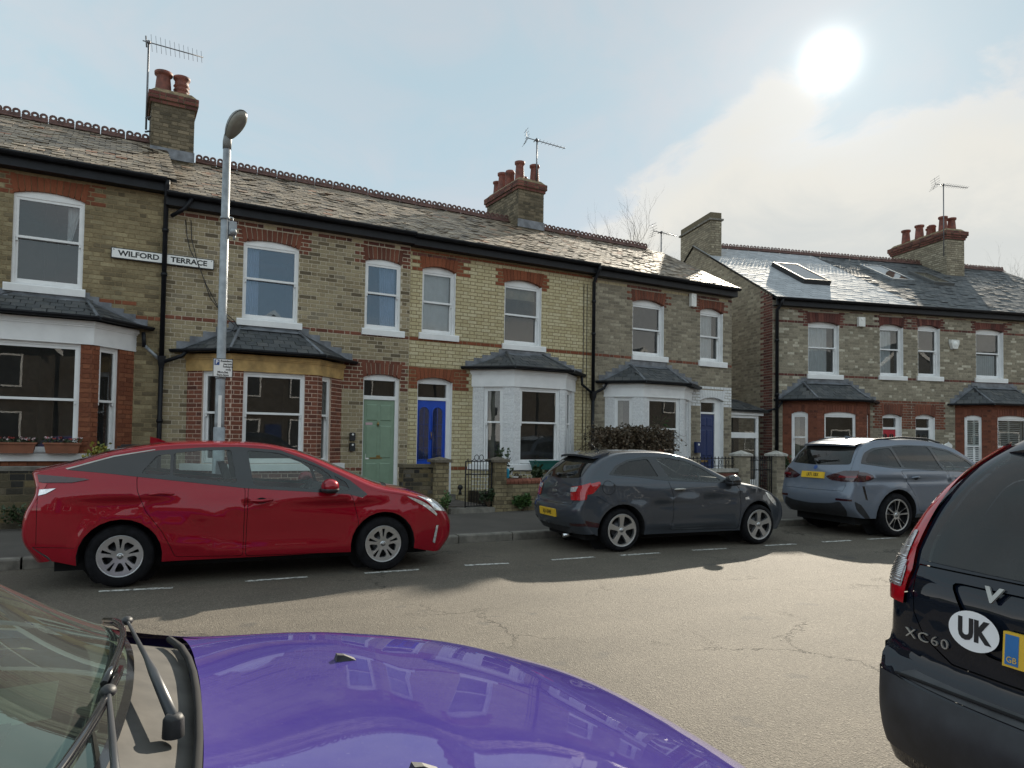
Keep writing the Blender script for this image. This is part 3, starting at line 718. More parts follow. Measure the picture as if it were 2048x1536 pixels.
def ridge(parent, p0, p1, n_dir_up=True, tile=.42, style='ring', mat='ridge_terracotta'):
    a, b = Vector(p0), Vector(p1); d = (b-a); L = d.length; d.normalize(); n = int(L/tile); back = Vector((0, 0, 1)).cross(d)
    key = ('ridge', style)
    if key not in UNIT:
        mb = MB(); t = tile-.012
        for sgn in (-1, 1):
            mb.add([(0, 0, .012), (t, 0, .012), (t, sgn*.13, -.062), (0, sgn*.13, -.062), (0, 0, .0), (t, 0, .0), (t, sgn*.125, -.078), (0, sgn*.125, -.078)], [(0, 1, 2, 3), (3, 2, 6, 7), (0, 3, 7, 4), (1, 5, 6, 2)])
        mb.box(.0, t, -.017, .017, .0, .055)
        k = 3
        for i in range(k):
            c = (t*(i+.5)/k, .085)
            R1, R2 = (.067, .027) if style == 'ring' else (.055, .024)
            N = 10
            for j in range(N):
                a0, a1 = 2*math.pi*j/N, 2*math.pi*(j+1)/N
                q = [(c[0]+r*math.cos(g), c[1]+r*math.sin(g)) for r, g in ((R2, a0), (R1, a0), (R1, a1), (R2, a1))]
                vs = [(x, -.015, z) for x, z in q] + [(x, .015, z) for x, z in q]
                mb.add(vs, [(0, 1, 2, 3), (7, 6, 5, 4), (1, 5, 6, 2), (0, 3, 7, 4)])
        UNIT[key] = mb.mesh('ridge_tile', mat)
    for i in range(n):
        o = put('ridge_tile', UNIT[key], parent); m = Matrix((d*(L/n/tile), back, d.cross(back))).transposed().to_4x4()
        m.translation = a + d*(L/n*i) + Vector((0, 0, RND.uniform(-.006, .006))); o.matrix_local = m
def gutter(parent, pts, r=.06, mat='black_paint', name='gutter'):
    mb = MB(); n = 7
    P = [Vector(p) for p in pts]
    for a, b in zip(P, P[1:]):
        d = (b-a).normalized(); s = Vector((0, 0, 1)).cross(d); vs = []
        for q in (a, b):
            for i in range(n+1):
                t = math.pi + math.pi*i/n; vs.append(q + s*math.cos(t)*r + Vector((0, 0, math.sin(t)*r)))
        mb.add(vs, [(i, i+1, n+2+i, n+1+i) for i in range(n)], 0, 0, True)
        vs2 = [v + (s*(-.0) ) for v in vs]
        mb.add([a+s*r*1.05+Vector((0,0,.006)), b+s*r*1.05+Vector((0,0,.006)), b+s*r*1.05-Vector((0,0,.02)), a+s*r*1.05-Vector((0,0,.02)), a-s*r*1.05+Vector((0,0,.006)), b-s*r*1.05+Vector((0,0,.006)), b-s*r*1.05-Vector((0,0,.02)), a-s*r*1.05-Vector((0,0,.02))], [(0, 1, 2, 3), (4, 5, 6, 7)])
    mb.build(name, mat, parent)
def pipe(parent, pts, r=.04, mat='black_paint', name='drainpipe', collars=()):
    mb = MB(); mb.tube(pts, r, 10)
    for c in collars: mb.lathe([(r*1.0, -.03), (r*1.3, -.03), (r*1.3, .03), (r*1.0, .03)], 10, 0, 'Z', c)
    return mb.build(name, mat, parent)
def hopper(parent, c, mat='black_paint'):
    mb = MB(); x, y, z = c
    mb.add([(x-.07, y-.07, z+.1), (x+.07, y-.07, z+.1), (x+.07, y+.06, z+.1), (x-.07, y+.06, z+.1), (x-.055, y-.06, z-.02), (x+.055, y-.06, z-.02), (x+.055, y+.06, z-.02), (x-.055, y+.06, z-.02), (x-.035, y-.04, z-.12), (x+.035, y-.04, z-.12), (x+.035, y+.04, z-.12), (x-.035, y+.04, z-.12)],
           [(0, 3, 2, 1), (0, 1, 5, 4), (1, 2, 6, 5), (2, 3, 7, 6), (3, 0, 4, 7), (4, 5, 9, 8), (5, 6, 10, 9), (6, 7, 11, 10), (7, 4, 8, 11)])
    mb.build('hopper_head', mat, parent)

# ------------------------------------------------------------------ chimney
def chimney(house, x0, x1, y0, y1, zb, zt, pots, brick, mortar, corbel='plum_brick', pot_mat='pot_terracotta', steps=3, flash=True, plain_cap=False, bands=()):
    c = empty('chimney'); c.parent = house
    core = MB(); core.box(x0, x1, y0, y1, zb, zt-.02); core.build('stack', mortar, c)
    br = []
    faces = [(Frame((x0, y0, 0), (1, 0, 0), (0, -1, 0)), x1-x0), (Frame((x0, y1, 0), (0, -1, 0), (-1, 0, 0)), y1-y0), (Frame((x1, y0, 0), (0, 1, 0), (1, 0, 0)), y1-y0)]
    for i, (f, L) in enumerate(faces):
        br += brick_rows(f, 0.0, L, zb, zt-.3, [], lambda u, z, k: brick, seed=i+int(zb*100))
    z = zt-.3
    cor = []
    for s in range(steps):
        e = .035*(s+1) if s < steps-1 or steps < 3 else .035*s
        m = MB(); m.box(x0-e, x1+e, y0-e, y1+e, z, z+CO*1.0); m.build('corbel_course', mortar, c)
        for f, L in [(Frame((x0-e, y0-e, 0), (1, 0, 0), (0, -1, 0)), x1-x0+2*e), (Frame((x0-e, y1+e, 0), (0, -1, 0), (-1, 0, 0)), y1-y0+2*e), (Frame((x1+e, y0-e, 0), (0, 1, 0), (1, 0, 0)), y1-y0+2*e)]:
            cor += brick_rows(f, 0, L, z+.004, z+CO-.004, [], lambda u, zz, k: corbel, seed=s, base=z+.004)
        z += CO
    if plain_cap:
        m = MB(); m.box(x0-.06, x1+.06, y0-.06, y1+.06, z, z+.06); m.build('cap', 'kerb_stone', c); z += .06
    else:
        m = MB(); ins = .06
        m.add([(x0-.05, y0-.05, z), (x1+.05, y0-.05, z), (x1+.05, y1+.05, z), (x0-.05, y1+.05, z), (x0+ins, y0+ins, z+.12), (x1-ins, y0+ins, z+.12), (x1-ins, y1-ins, z+.12), (x0+ins, y1-ins, z+.12)], [(4, 5, 6, 7), (0, 1, 5, 4), (1, 2, 6, 5), (2, 3, 7, 6), (3, 0, 4, 7)]); m.build('flaunching', 'flaunching', c)
    lay_bricks(c, br + cor, 0)
    if flash:
        m = MB(); m.box(x0-.02, x1+.02, y0-.03, y0-.008, zb+.28, zb+.50); m.build('lead_flashing', 'lead', c)
    for (px, py, h, r, kind) in pots:
        m = MB(); zb2 = z+.02
        if kind == 'roll': pr = [(r*.95, zb2), (r*.92, zb2+h*.25)] + [p for i in range(3) for p in ((r*.9, zb2+h*(.28+.16*i)), (r*1.08, zb2+h*(.33+.16*i)), (r*.9, zb2+h*(.40+.16*i)))] + [(r*.9, zb2+h*.86), (r*1.12, zb2+h*.92), (r*1.12, zb2+h), (r*.8, zb2+h), (r*.78, zb2+h*.6)]
        elif kind == 'square': pr = [(r*1.05, zb2), (r*1.0, zb2+h*.8), (r*1.12, zb2+h*.84), (r*1.12, zb2+h*.9), (r*.9, zb2+h), (r*.7, zb2+h), (r*.7, zb2+h*.6)]
        else: pr = [(r*1.1, zb2), (r*.95, zb2+h*.5), (r*.84, zb2+h*.82), (r*.9, zb2+h*.86), (r*1.1, zb2+h*.90), (r*1.12, zb2+h), (r*.85, zb2+h), (r*.8, zb2+h*.6)]
        m.lathe(pr, 18, 0, 'Z', (px, py, 0)); m.build('chimney_pot', pot_mat, c)
    return c, z

# ------------------------------------------------------------------ bay window
def bay(house, hm, pts, z0, zsill, zfas, ztop, zeave, zroof, roof_u, brick, mortar, fascia, wins, glass='window_glass', slate='dark_slate', hip='lead', below=None, gut=True, singles=0, sillm='white_paint', head_arch=0.0, archkey=None, fas_mat='white_paint', stepped=False):
    """pts: four plan points (house-local x, y) from left to right; wins: per face (s0, s1, rail) or None"""
    b = empty('bay_window'); b.parent = house
    mtx = hm
    bricks = []; arches = []
    wall = MB()
    for i in range(3):
        A, B = Vector((*pts[i], 0)), Vector((*pts[i+1], 0)); d = (B-A); L = d.length; d.normalize(); n = Vector((d.y, -d.x, 0))
        fr = Frame(A, d, n); hs = []
        if wins[i]:
            s0, s1, rl = wins[i]; hs = [(s0, s1, zsill, zfas)]
        wall_slab(wall, fr, 0, L, z0, ztop if fascia is None else zfas+.25, hs, .14, 0)
        def key(u, z, k, i=i, L=L):
            if below and z < below[0]: return below[1]
            return brick
        if brick: bricks += brick_rows(fr, 0.004, L-.004, z0, zfas if fascia else ztop, [(h[0], h[1], h[2]-.14, h[3]+(head_arch+.2 if archkey else 0)) for h in hs], key, seed=i+7)
        if wins[i]:
            s0, s1, rl = wins[i]
            sash(b, fr, s0, s1, zsill, zfas-head_arch-.004, zfas-.004, rl, .035, False, glass, curt=[(s0+.05, s0+.05+(s1-s0)*.3, zsill+.1, zfas-.05, .25, 'curtain_beige', 4)] if i != 1 else [])
            if archkey:
                arches += arch_bricks(fr, s0, s1, zfas-head_arch, zfas, zfas+.2, archkey, seed=i, fan=.03)
    wall.build('bay_wall', mortar, b)
    if bricks: lay_bricks(b, bricks, singles, mtx=mtx)
    lay_arches(b, arches, depth=.06)
    def offs(k):      # the plan line pushed out by k
        P = [Vector((*p, 0)) for p in pts]; out = []
        ns = []
        for i in range(3):
            d = (P[i+1]-P[i]).normalized(); ns.append(Vector((d.y, -d.x, 0)))
        for i in range(4):
            if i in (0, 3):
                n0 = ns[0 if i == 0 else 2]; d = ((P[1]-P[0]) if i == 0 else (P[3]-P[2])).normalized(); t = -n0.y*k/d.y
                out.append(Vector((P[i].x + n0.x*k + d.x*t, 0, 0)))
            else:
                m = (ns[i-1]+ns[i]).normalized(); out.append(P[i] + m*(k/max(m.dot(ns[i]), .3)))
        return out
    # continuous sill
    def band(name, k, za, zb, mat, top=0.0):
        o = offs(k); m = MB()
        for i in range(3):
            a, c = o[i], o[i+1]; ai, ci = offs(-.1)[i], offs(-.1)[i+1]; Z = Vector((0, 0, 1))
            m.quad(a+Z*za, c+Z*za, c+Z*zb, a+Z*zb); m.quad(a+Z*zb, c+Z*zb, ci+Z*(zb+top), ai+Z*(zb+top)); m.quad(ai+Z*za, ci+Z*za, c+Z*za, a+Z*za)
        for e, q in ((0, 1), (3, -1)):
            a, ai = o[e], offs(-.1)[e]; Z = Vector((0, 0, 1)); m.quad(a+Z*za, ai+Z*za, ai+Z*zb, a+Z*zb)
        m.build(name, mat, b)
    band('sill', .07, zsill-.13, zsill-.015, sillm, .02)
    if fascia:
        band('fascia', .025, zfas-.005, ztop, fascia); band('cornice', .055, ztop-.07, ztop, fas_mat); band('cornice_moulding', .04, ztop-.10, ztop-.07, fas_mat)
    # roof
    e = offs(.14); Z = Vector((0, 0, 1)); r0, r1 = Vector((roof_u[0], .02, zroof)), Vector((roof_u[1], .02, zroof))
    bed = MB(); E = [p+Z*zeave for p in e]
    E[0].y = .02; E[3].y = .02
    bed.add([E[0], E[1], E[2], E[3], r0, r1], [(0, 1, 4), (1, 2, 5, 4), (2, 3, 5)]); bed.add([E[0]-Z*.03, E[1]-Z*.03, E[2]-Z*.03, E[3]-Z*.03], [(3, 2, 1, 0)]); bed.build('roof_deck', 'slate_bed', b)
    def field(p, q, tl, tr, seed, singles=0):
        d = (q-p); L = d.length; d.normalize(); mid = ((tl+tr)*.5-p); up = mid - d*mid.dot(d); S = up.length; up.normalize(); nn = d.cross(up)
        if nn.z < 0: nn = -nn
        lu, ru = (tl-p).dot(d), (tr-p).dot(d)
        def xf(u, s, o): return p + d*u + up*s + nn*(o+.004)
        skip = lambda u, s: u < lu*s/S+.0 or u > L-(L-ru)*s/S
        slate_field(b, xf, L, S-.02, slate, 0, mtx, w=.2, ex=.15, seed=seed, skip=skip, lift=.012, rough=.5)
    field(E[0], E[1], r0, r0, 1); field(E[1], E[2], r0, r1, 2); field(E[2], E[3], r1, r1, 3)
    for a, c in ((E[1], r0), (E[2], r1)):
        hp = MB(); hp.tube([a+Z*.012, c+Z*.012], .03 if hip == 'lead' else .035, 6)
        hp.build('hip_roll', 'lead' if hip == 'lead' else 'dark_slate', b)
    fl = MB()      # lead soakers stepped up against the house wall
    for a, c in ((E[0], r0), (E[3], r1)):
        n = 5
        for i in range(n):
            p, q = a.lerp(c, i/n), a.lerp(c, (i+1)/n)
            fl.add([(p.x, -.018, p.z), (q.x, -.018, q.z), (q.x, -.018, q.z+.06), (p.x, -.018, q.z+.06)], [(0, 1, 2, 3)] if q.x > p.x else [(3, 2, 1, 0)])
            fl.add([(p.x, -.018, p.z+.008), (q.x, -.018, q.z+.008), (q.x, -.10, q.z-.028), (p.x, -.10, p.z-.028)], [(0, 1, 2, 3)])
    fl.add([(r0.x-.05, -.02, zroof+.12), (r1.x+.05, -.02, zroof+.12), (r1.x+.05, -.02, zroof), (r0.x-.05, -.02, zroof), (r1.x+.05, -.16, zroof-.075), (r0.x-.05, -.16, zroof-.075)], [(0, 3, 2, 1), (3, 5, 4, 2)])
    fl.build('lead_flashing', 'lead', b)
    if gut:
        g = offs(.20); gutter(b, [p+Z*(zeave+.0) for p in g], .055)
    return b, e
# ------------------------------------------------------------------ the houses
def house_shell(root, W, zb, zeave, ztop_wall, holes, mortar, depth=6.3, ridge_y=3.0, pitch=28.2, gable_l=False, gable_r=False, y_off=-.25, gmat=None):
    t = math.tan(rad(pitch)); zr = zeave + (ridge_y-y_off)*t
    wall = MB(); wall_slab(wall, FACADE, 0, W, zb-.25, ztop_wall, holes, .24)
    wall.build('front_wall', mortar, root)
    m = MB()
    m.quad((0, depth, 0), (W, depth, 0), (W, depth, zeave-.02), (0, depth, zeave-.02))
    for x, g, s in ((0.0, gable_l, -1), (W, gable_r, 1)):
        pts = [(x, .0, zb-.25), (x, depth, zb-.25), (x, depth, zeave-.05), (x, ridge_y, zr-.06), (x, .0, zeave+.10)]
        m.add(pts, [(0, 1, 2, 3, 4)])
        if g: m.add([(p[0]-s*.24, p[1], p[2]) for p in pts], [(4, 3, 2, 1, 0)])
    m.build('side_wall', gmat or mortar, root)
    r = MB(); e = .25
    for z in (zb+.02, 3.2, zeave-.12): r.quad((e, .24, z), (W-e, .24, z), (W-e, 3.7, z), (e, 3.7, z))
    r.quad((e, 3.7, zb), (W-e, 3.7, zb), (W-e, 3.7, zeave), (e, 3.7, zeave))
    r.quad((e, .2, zb), (e, 3.7, zb), (e, 3.7, zeave), (e, .2, zeave)); r.quad((W-e, .2, zb), (W-e, 3.7, zb), (W-e, 3.7, zeave), (W-e, .2, zeave))
    r.quad((W*.62, .24, zb), (W*.62, 3.7, zb), (W*.62, 3.7, zeave), (W*.62, .24, zeave))
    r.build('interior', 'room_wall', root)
    return zr
def roof_part(root, mtx, W, zeave, ridge_y, pitch, key, singles, y_off=-.25, x0=0.0, x1=None, depth=6.3, seed=0, rough=1.0, ridge_style='ring', ridge_span=None, w=.19, ex=.135, lift=.013, name='roof'):
    x1 = W if x1 is None else x1; a = rad(pitch); zr = zeave+(ridge_y-y_off)*math.tan(a); S = (ridge_y-y_off)/math.cos(a)
    r = empty(name); r.parent = root
    d = MB(); th = .05
    d.add([(x0, y_off, zeave), (x1, y_off, zeave), (x1, ridge_y, zr), (x0, ridge_y, zr), (x1, 2*ridge_y-y_off, zeave), (x0, 2*ridge_y-y_off, zeave)], [(0, 1, 2, 3), (3, 2, 4, 5)])
    d.add([(x0, y_off+.01, zeave-th), (x1, y_off+.01, zeave-th), (x1, ridge_y, zr-th), (x0, ridge_y, zr-th), (x1, 2*ridge_y-y_off, zeave-th), (x0, 2*ridge_y-y_off, zeave-th), (x0, y_off, zeave), (x1, y_off, zeave)], [(3, 2, 1, 0), (5, 4, 2, 3), (0, 1, 7, 6)])
    d.build('roof_deck', 'slate_bed', r)
    up = Vector((0, math.cos(a), math.sin(a))); nn = Vector((0, -math.sin(a), math.cos(a))); o = Vector((x0, y_off-.03, zeave-.016))
    xf = lambda u, s, q: o + Vector((u, 0, 0)) + up*s + nn*(q+.006)
    slate_field(r, xf, x1-x0, S, key, singles, mtx, w, ex, seed, lift, rough)
    ra, rb = ridge_span or (x0, x1)
    ridge(r, (ra, ridge_y, zr+.055), (rb, ridge_y, zr+.055), style=ridge_style)
    return r, zr
def eaves(root, W, zeave, x0=0.0, x1=None, y=-.25, drop=.23):
    x1 = W if x1 is None else x1
    f = MB(); f.box(x0, x1, y+.03, y+.06, zeave-drop, zeave-.03); f.box(x0, x1, y+.06, 0, zeave-drop, zeave-drop+.02); f.build('fascia_board', 'black_paint', root)
    gutter(root, [(x0, y-.05, zeave-.02), (x1, y-.05, zeave-.02)], .065)
def H(z0, z1): return lambda z: z0 < z < z1
def window(root, u0, u1, z0, zs, zc, rail, recess, glass, curt, sill, white, label=None):
    w = empty('window'); w.parent = root
    if label: w['label'] = label
    sash(w, FACADE, u0, u1, z0, zs, zc, rail, recess, True, glass, curt, 'white_paint', sill, white)
def terrace_house(name, X, Y, rz, W, label, group, spec):
    root = empty(name, (X, Y, 0), rz); tag(root, label, 'house', group)
    mtx = Matrix.Translation((X, Y, 0)) @ Matrix.Rotation(rz, 4, 'Z')
    zb, ze = spec['zb'], spec['eave']; wins, doors = spec['wins'], spec['doors']
    by = spec.get('bay'); holes = [(w['u'][0], w['u'][1], w['z0'], w['zc']) for w in wins] + [(d['u'][0], d['u'][1], zb, d['zc']) for d in doors]
    if by: holes.append((by['pts'][0][0]+.14, by['pts'][3][0]-.14, zb, by['zfas']))
    zr = house_shell(root, W, zb, ze, ze-.05, holes, spec['mortar'], ridge_y=spec.get('ridge_y', 3.0), pitch=spec['pitch'], gable_l=spec.get('gl', False), gable_r=spec.get('gr', False), depth=spec.get('ridge_y', 3.0)*2+.25)
    bh = [(w['u'][0], w['u'][1], w['z0']-.13, spec['zt'] if True else 0) for w in wins] + [(d['u'][0], d['u'][1], zb-.05, d['zt']) for d in doors]
    if by: bh.append((by['pts'][0][0], by['pts'][3][0], zb-.3, by['zfas']))
    main, acc = spec['brick'], spec['accent']
    def key(u, z, k):
        zt = spec['zt']
        if z > zt: return spec['dentil'](u, k)
        for w in wins:
            e = .245 if k % 2 else .135
            if w['zs']-.05 < z < zt and w['u'][0]-e < u < w['u'][1]+e: return acc
        for f in spec.get('zones', ()):
            r = f(u, z, k)
            if r: return r
        for s0, s1 in spec.get('strings', ()):
            if s0 < z < s1: return acc
        return main
    br = brick_rows(FACADE, 0.005, W-.005, zb-.25, ze-.27, bh, key, seed=int(abs(X)*31), base=spec.get('base', 0.0))
    if spec.get('gl'):
        gf = Frame((0, spec['ridge_y']*2+.25, 0), (0, -1, 0), (-1, 0, 0)); L = spec['ridge_y']*2+.25; t = math.tan(rad(spec['pitch']))
        g = brick_rows(gf, 0.0, L, zb-.25, zr-.1, [], lambda u, z, k: (spec['gable_brick'] if u < L-.45 - .12*(k % 2) else 'plum_brick') if z < ze+.1+(min(L-u, u-0.25))*t-.05 else None, seed=5)
        lay_bricks(root, g, 0, name='gable_brick')
    lay_bricks(root, br, spec['singles'], mtx=mtx)
    ar = []
    for i, w in enumerate(wins): ar += arch_bricks(FACADE, w['u'][0]-.012, w['u'][1]+.012, w['zs'], w['zc'], spec['zt']-.006, acc if not spec.get('arch') else spec['arch'], seed=i)
    for i, d in enumerate(doors): ar += arch_bricks(FACADE, d['u'][0]-.012, d['u'][1]+.012, d['zs'], d['zc'], d['zt']-.006, d.get('arch', acc), seed=9+i)
    lay_arches(root, ar)
    for w in wins: window(root, w['u'][0], w['u'][1], w['z0'], w['zs'], w['zc'], w['rail'], w.get('recess', .03), w.get('glass', 'window_glass'), w.get('curt', ()), w['sill'], w.get('white', False), w.get('label'))
    for d in doors: doorway(root, FACADE, d['u'][0], d['u'][1], zb, d['zs'], d['zc'], d['tr'][0], d['tr'][1], d.get('recess', .05), d['paint'], d['style'], d.get('leaf'), d.get('label'))
    eaves(root, W, ze, *(spec.get('eave_x') or (0.0, W)))
    ew = None
    if by:
        b, ew = bay(root, mtx, by['pts'], zb-.2, by['zsill'], by['zfas'], by['ztop'], by['zeave'], by['zroof'], by['ru'], by['brick'], by['mortar'], by.get('fascia'), by['wins'], glass=by.get('glass', 'window_glass'), hip=by.get('hip', 'lead'), below=by.get('below'), head_arch=by.get('ha', 0.0), archkey=by.get('archkey'), singles=by.get('singles', 0), fas_mat=by.get('fas_mat', 'white_paint'))
    return root, mtx, zr
def dent(a, b, per=.17, other=None): return lambda u, k: (a if (u/per) % 1 < .5 else b) if not other or k % 2 else other
TERR = 'terraced houses on the left'; RIGHT = 'terraced houses on the right'
def build_houses():
    nb = 'window_glass'; gb = 'window_glass_blue'
    # ---- house with the red-brick bay (far left of the picture)
    x = -4.0
    h1, m1, zr1 = terrace_house('terraced_house', x, 14.2, 0, 4.79, 'sooty buff brick house with a white fascia over its red brick bay', TERR, dict(
        zb=.32, eave=6.13, pitch=28.2, zt=5.85, brick='sooty_brick', accent='orange_brick', arch='rubbed_brick', mortar='brown_mortar', singles=300, base=.02,
        dentil=lambda u, k: 'orange_brick' if (u*3.1) % 1 < .7 else 'cream_brick', strings=(), zones=(lambda u, z, k: 'orange_brick' if (3.80 < z < 3.88 and 3.6 < u < 4.3) or (3.57 < z < 3.65 and u > 4.28) else None,),
        wins=[dict(u=(2.54, 3.55), z0=4.03, zs=5.53, zc=5.61, rail=4.82, recess=.03, sill=(2.44, 3.6, 3.89, 4.02), glass=nb, curt=[(3.30, 3.5, 4.8, 5.5, .16, 'curtain_white', 3, 0.75)])], doors=[],
        bay=dict(pts=[(1.55, 0), (2.18, -.65), (3.75, -.65), (4.37, 0)], zsill=1.24, zfas=3.02, ztop=3.40, zeave=3.46, zroof=3.86, ru=(2.5, 3.62), brick='orange_brick', mortar='red_mortar', fascia='white_paint', wins=[(.2, .62, 2.1), (.18, 1.40, 2.10), (.14, .56, 2.1)], singles=0)))
    # ---- house with the sage green door
    x = .79
    h2, m2, zr2 = terrace_house('terraced_house', x, 14.2, 0, 4.74, 'buff brick house with a sage green door and an ochre fascia over its bay', TERR, dict(
        zb=.33, eave=5.90, pitch=28.2, zt=5.545, brick='buff_brick', accent='red_brick', mortar='pale_mortar', singles=300, base=.0,
        dentil=lambda u, k: ('cream_brick' if (u*2.3+k*.37) % 1 < .16 else 'red_brick' if (u*1.7) % 1 < .6 else 'plum_brick'), strings=((3.66, 3.74), (.87, .95)),
        zones=(lambda u, z, k: 'red_brick' if 3.27 < u+(.1 if k % 2 else 0)-.05 and u < 4.70 and 2.57 < z < 3.14 else None,),
        wins=[dict(u=(1.36, 2.40), z0=3.79, zs=5.25, zc=5.33, rail=4.57, recess=.03, sill=(1.26, 2.48, 3.655, 3.78), glass=gb, curt=[(1.42, 1.68, 3.9, 5.2, .16, 'curtain_white', 6)]),
              dict(u=(3.75, 4.53), z0=3.82, zs=5.22, zc=5.29, rail=4.57, recess=.03, sill=(3.69, 4.62, 3.68, 3.81), glass=gb, curt=[(4.10, 4.46, 3.9, 5.2, .16, 'curtain_white', 7, -.12)])],
        doors=[dict(u=(3.76, 4.55), zs=2.80, zc=2.88, zt=3.12, tr=(2.35, 2.43), paint='sage_paint', style='six', leaf=4.47, recess=.05, label='sage green panelled front door')],
        bay=dict(pts=[(.45, 0), (1.12, -.65), (2.66, -.65), (3.31, 0)], zsill=1.05, zfas=2.73, ztop=3.03, zeave=3.10, zroof=3.63, ru=(1.35, 2.4), brick='red_brick', mortar='pink_mortar', fascia='ochre_paint', fas_mat='ochre_paint', wins=[(.32, .66, 1.97), (.20, 1.30, 1.97), (.16, .50, 1.97)])))
    # ---- yellow house with the bright blue door
    x = 5.53
    h3, m3, zr3 = terrace_house('terraced_house', x, 14.2, 0, 4.78, 'bright yellow brick house with an arched-glass cobalt blue door and a white painted bay', TERR, dict(
        zb=.35, eave=5.88, pitch=28.2, zt=5.50, brick='yellow_brick', accent='rubbed_brick', mortar='brown_mortar', singles=300, base=.0,
        dentil=lambda u, k: 'rubbed_brick' if k % 2 == 0 else ('cream_brick' if (u/.175) % 1 < .5 else 'plum_brick'), strings=((3.66, 3.74), (.87, .95)),
        zones=(lambda u, z, k: 'rubbed_brick' if u < 1.43-(.1 if k % 2 else 0) and 2.58 < z < 3.10 else None,),
        wins=[dict(u=(.28, 1.07), z0=3.84, zs=5.22, zc=5.31, rail=4.53, recess=.09, sill=(.21, 1.15, 3.695, 3.83), white=True, glass=nb, curt=[(.34, 1.0, 3.95, 5.2, .12, 'curtain_white', 3)]),
              dict(u=(2.31, 3.31), z0=3.77, zs=5.17, zc=5.28, rail=4.46, recess=.09, sill=(2.25, 3.42, 3.63, 3.76), white=True, glass=nb, curt=[(2.37, 3.24, 4.85, 5.15, .12, 'curtain_beige', 3)])],
        doors=[dict(u=(.21, 1.03), zs=2.79, zc=2.88, zt=3.08, tr=(2.385, 2.45), paint='blue_paint', style='arched', leaf=.93, recess=.09, label='cobalt blue front door with two arched panes')],
        bay=dict(pts=[(1.53, 0), (2.21, -.65), (3.57, -.65), (4.28, 0)], zsill=1.02, zfas=2.73, ztop=3.10, zeave=3.16, zroof=3.56, ru=(2.38, 3.35), brick='white_painted_brick', mortar='white_render', fascia='white_paint', hip='tile', wins=[(.26, .70, 1.94), (.17, 1.22, 1.94), (.22, .68, 1.94)], below=(.86, 'yellow_brick'))))
    # ---- end house with the navy door
    x = 10.31
    h4, m4, zr4 = terrace_house('terraced_house', x, 14.2, 0, 4.82, 'grey-buff end-of-row house with a navy door under a white painted lintel band', TERR, dict(
        zb=.33, eave=5.84, pitch=28.2, zt=5.46, brick='grey_brick', accent='red_brick', mortar='grey_mortar', singles=300, base=.0, gr=True,
        dentil=lambda u, k: 'red_brick' if k % 2 == 0 else ('cream_brick' if (u/.19) % 1 < .45 else 'plum_brick'), strings=((3.62, 3.70),),
        zones=(lambda u, z, k: 'white_painted_brick' if u > 3.2 and 2.50 < z < 3.10 else None,),
        wins=[dict(u=(1.28, 2.33), z0=3.79, zs=5.13, zc=5.24, rail=4.47, recess=.10, sill=(1.26, 2.45, 3.64, 3.78), white=True, glass=nb),
              dict(u=(3.62, 4.48), z0=3.79, zs=5.14, zc=5.25, rail=4.47, recess=.10, sill=(3.55, 4.61, 3.63, 3.78), white=True, glass=nb, curt=[(3.68, 4.25, 3.88, 5.1, .12, 'curtain_white', 5)])],
        doors=[dict(u=(3.65, 4.52), zs=2.70, zc=2.79, zt=2.99, tr=(2.34, 2.39), paint='navy_paint', style='navy', leaf=4.28, recess=.10, arch='white_painted_brick', label='navy blue panelled front door')],
        bay=dict(pts=[(.42, 0), (1.10, -.65), (2.42, -.65), (3.30, 0)], zsill=1.02, zfas=2.66, ztop=2.98, zeave=3.04, zroof=3.52, ru=(1.24, 2.38), brick='white_painted_brick', mortar='white_render', fascia='white_paint', hip='lead', wins=[(.24, .68, 1.88), (.16, 1.20, 1.88), (.3, .8, 1.88)])))
    # roofs of the row
    roof_part(h1, m1, 4.79, 6.13, 3.0, 28.2, 'old_slate_light', 300, x1=4.95, seed=1, ridge_span=(0, 4.62))
    roof_part(h2, m2, 4.74, 5.90, 3.0, 28.2, 'old_slate_light', 300, x0=.02, seed=2, ridge_span=(.75, 4.74))
    roof_part(h3, m3, 4.78, 5.88, 3.0, 28.2, 'old_slate_light', 300, seed=3, rough=1.5)
    roof_part(h4, m4, 4.82, 5.84, 3.0, 28.2, 'old_slate_light', 300, x1=4.9, seed=4, rough=1.5, ridge_span=(0, 4.3))
    # chimneys
    chimney(h1, 4.62, 5.44, 2.45, 3.45, 7.15, 8.88, [(4.84, 2.85, .60, .165, 'taper'), (5.20, 2.85, .58, .155, 'roll')], 'stack_brick', 'dark_mortar')
    chimney(h3, 4.05, 4.86, 2.45, 4.3, 7.1, 8.72, [(4.68, 2.66, .58, .13, 'taper'), (4.25, 2.75, .62, .13, 'taper'), (4.62, 3.2, .4, .12, 'taper'), (4.25, 3.3, .55, .13, 'square'), (4.25, 3.75, .62, .13, 'taper'), (4.3, 4.15, .5, .12, 'taper')], 'stack_brick', 'dark_mortar')
    # rain pipes on the party walls
    def rain(h, x, ztop, zhop):
        pipe(h, [(x, -.32, ztop-.06), (x, -.32, ztop-.14), (x, -.09, ztop-.42), (x, -.09, zhop+.05)], .042, collars=[(x, -.09, ztop-.9), (x, -.09, ztop-1.7)])
        hopper(h, (x, -.09, zhop)); pipe(h, [(x, -.09, zhop-.1), (x, -.09, .35)], .042, collars=[(x, -.09, 1.8)])
    rain(h1, 4.80, 6.13, 2.86); rain(h3, 4.77, 5.88, 2.66)
    pipe(h2, [(.42, -.3, 5.84), (.30, -.28, 5.62), (.10, -.12, 5.50)], .036); pipe(h2, [(.40, -.22, 3.06), (.34, -.20, 2.98), (.05, -.12, 2.86)], .036)
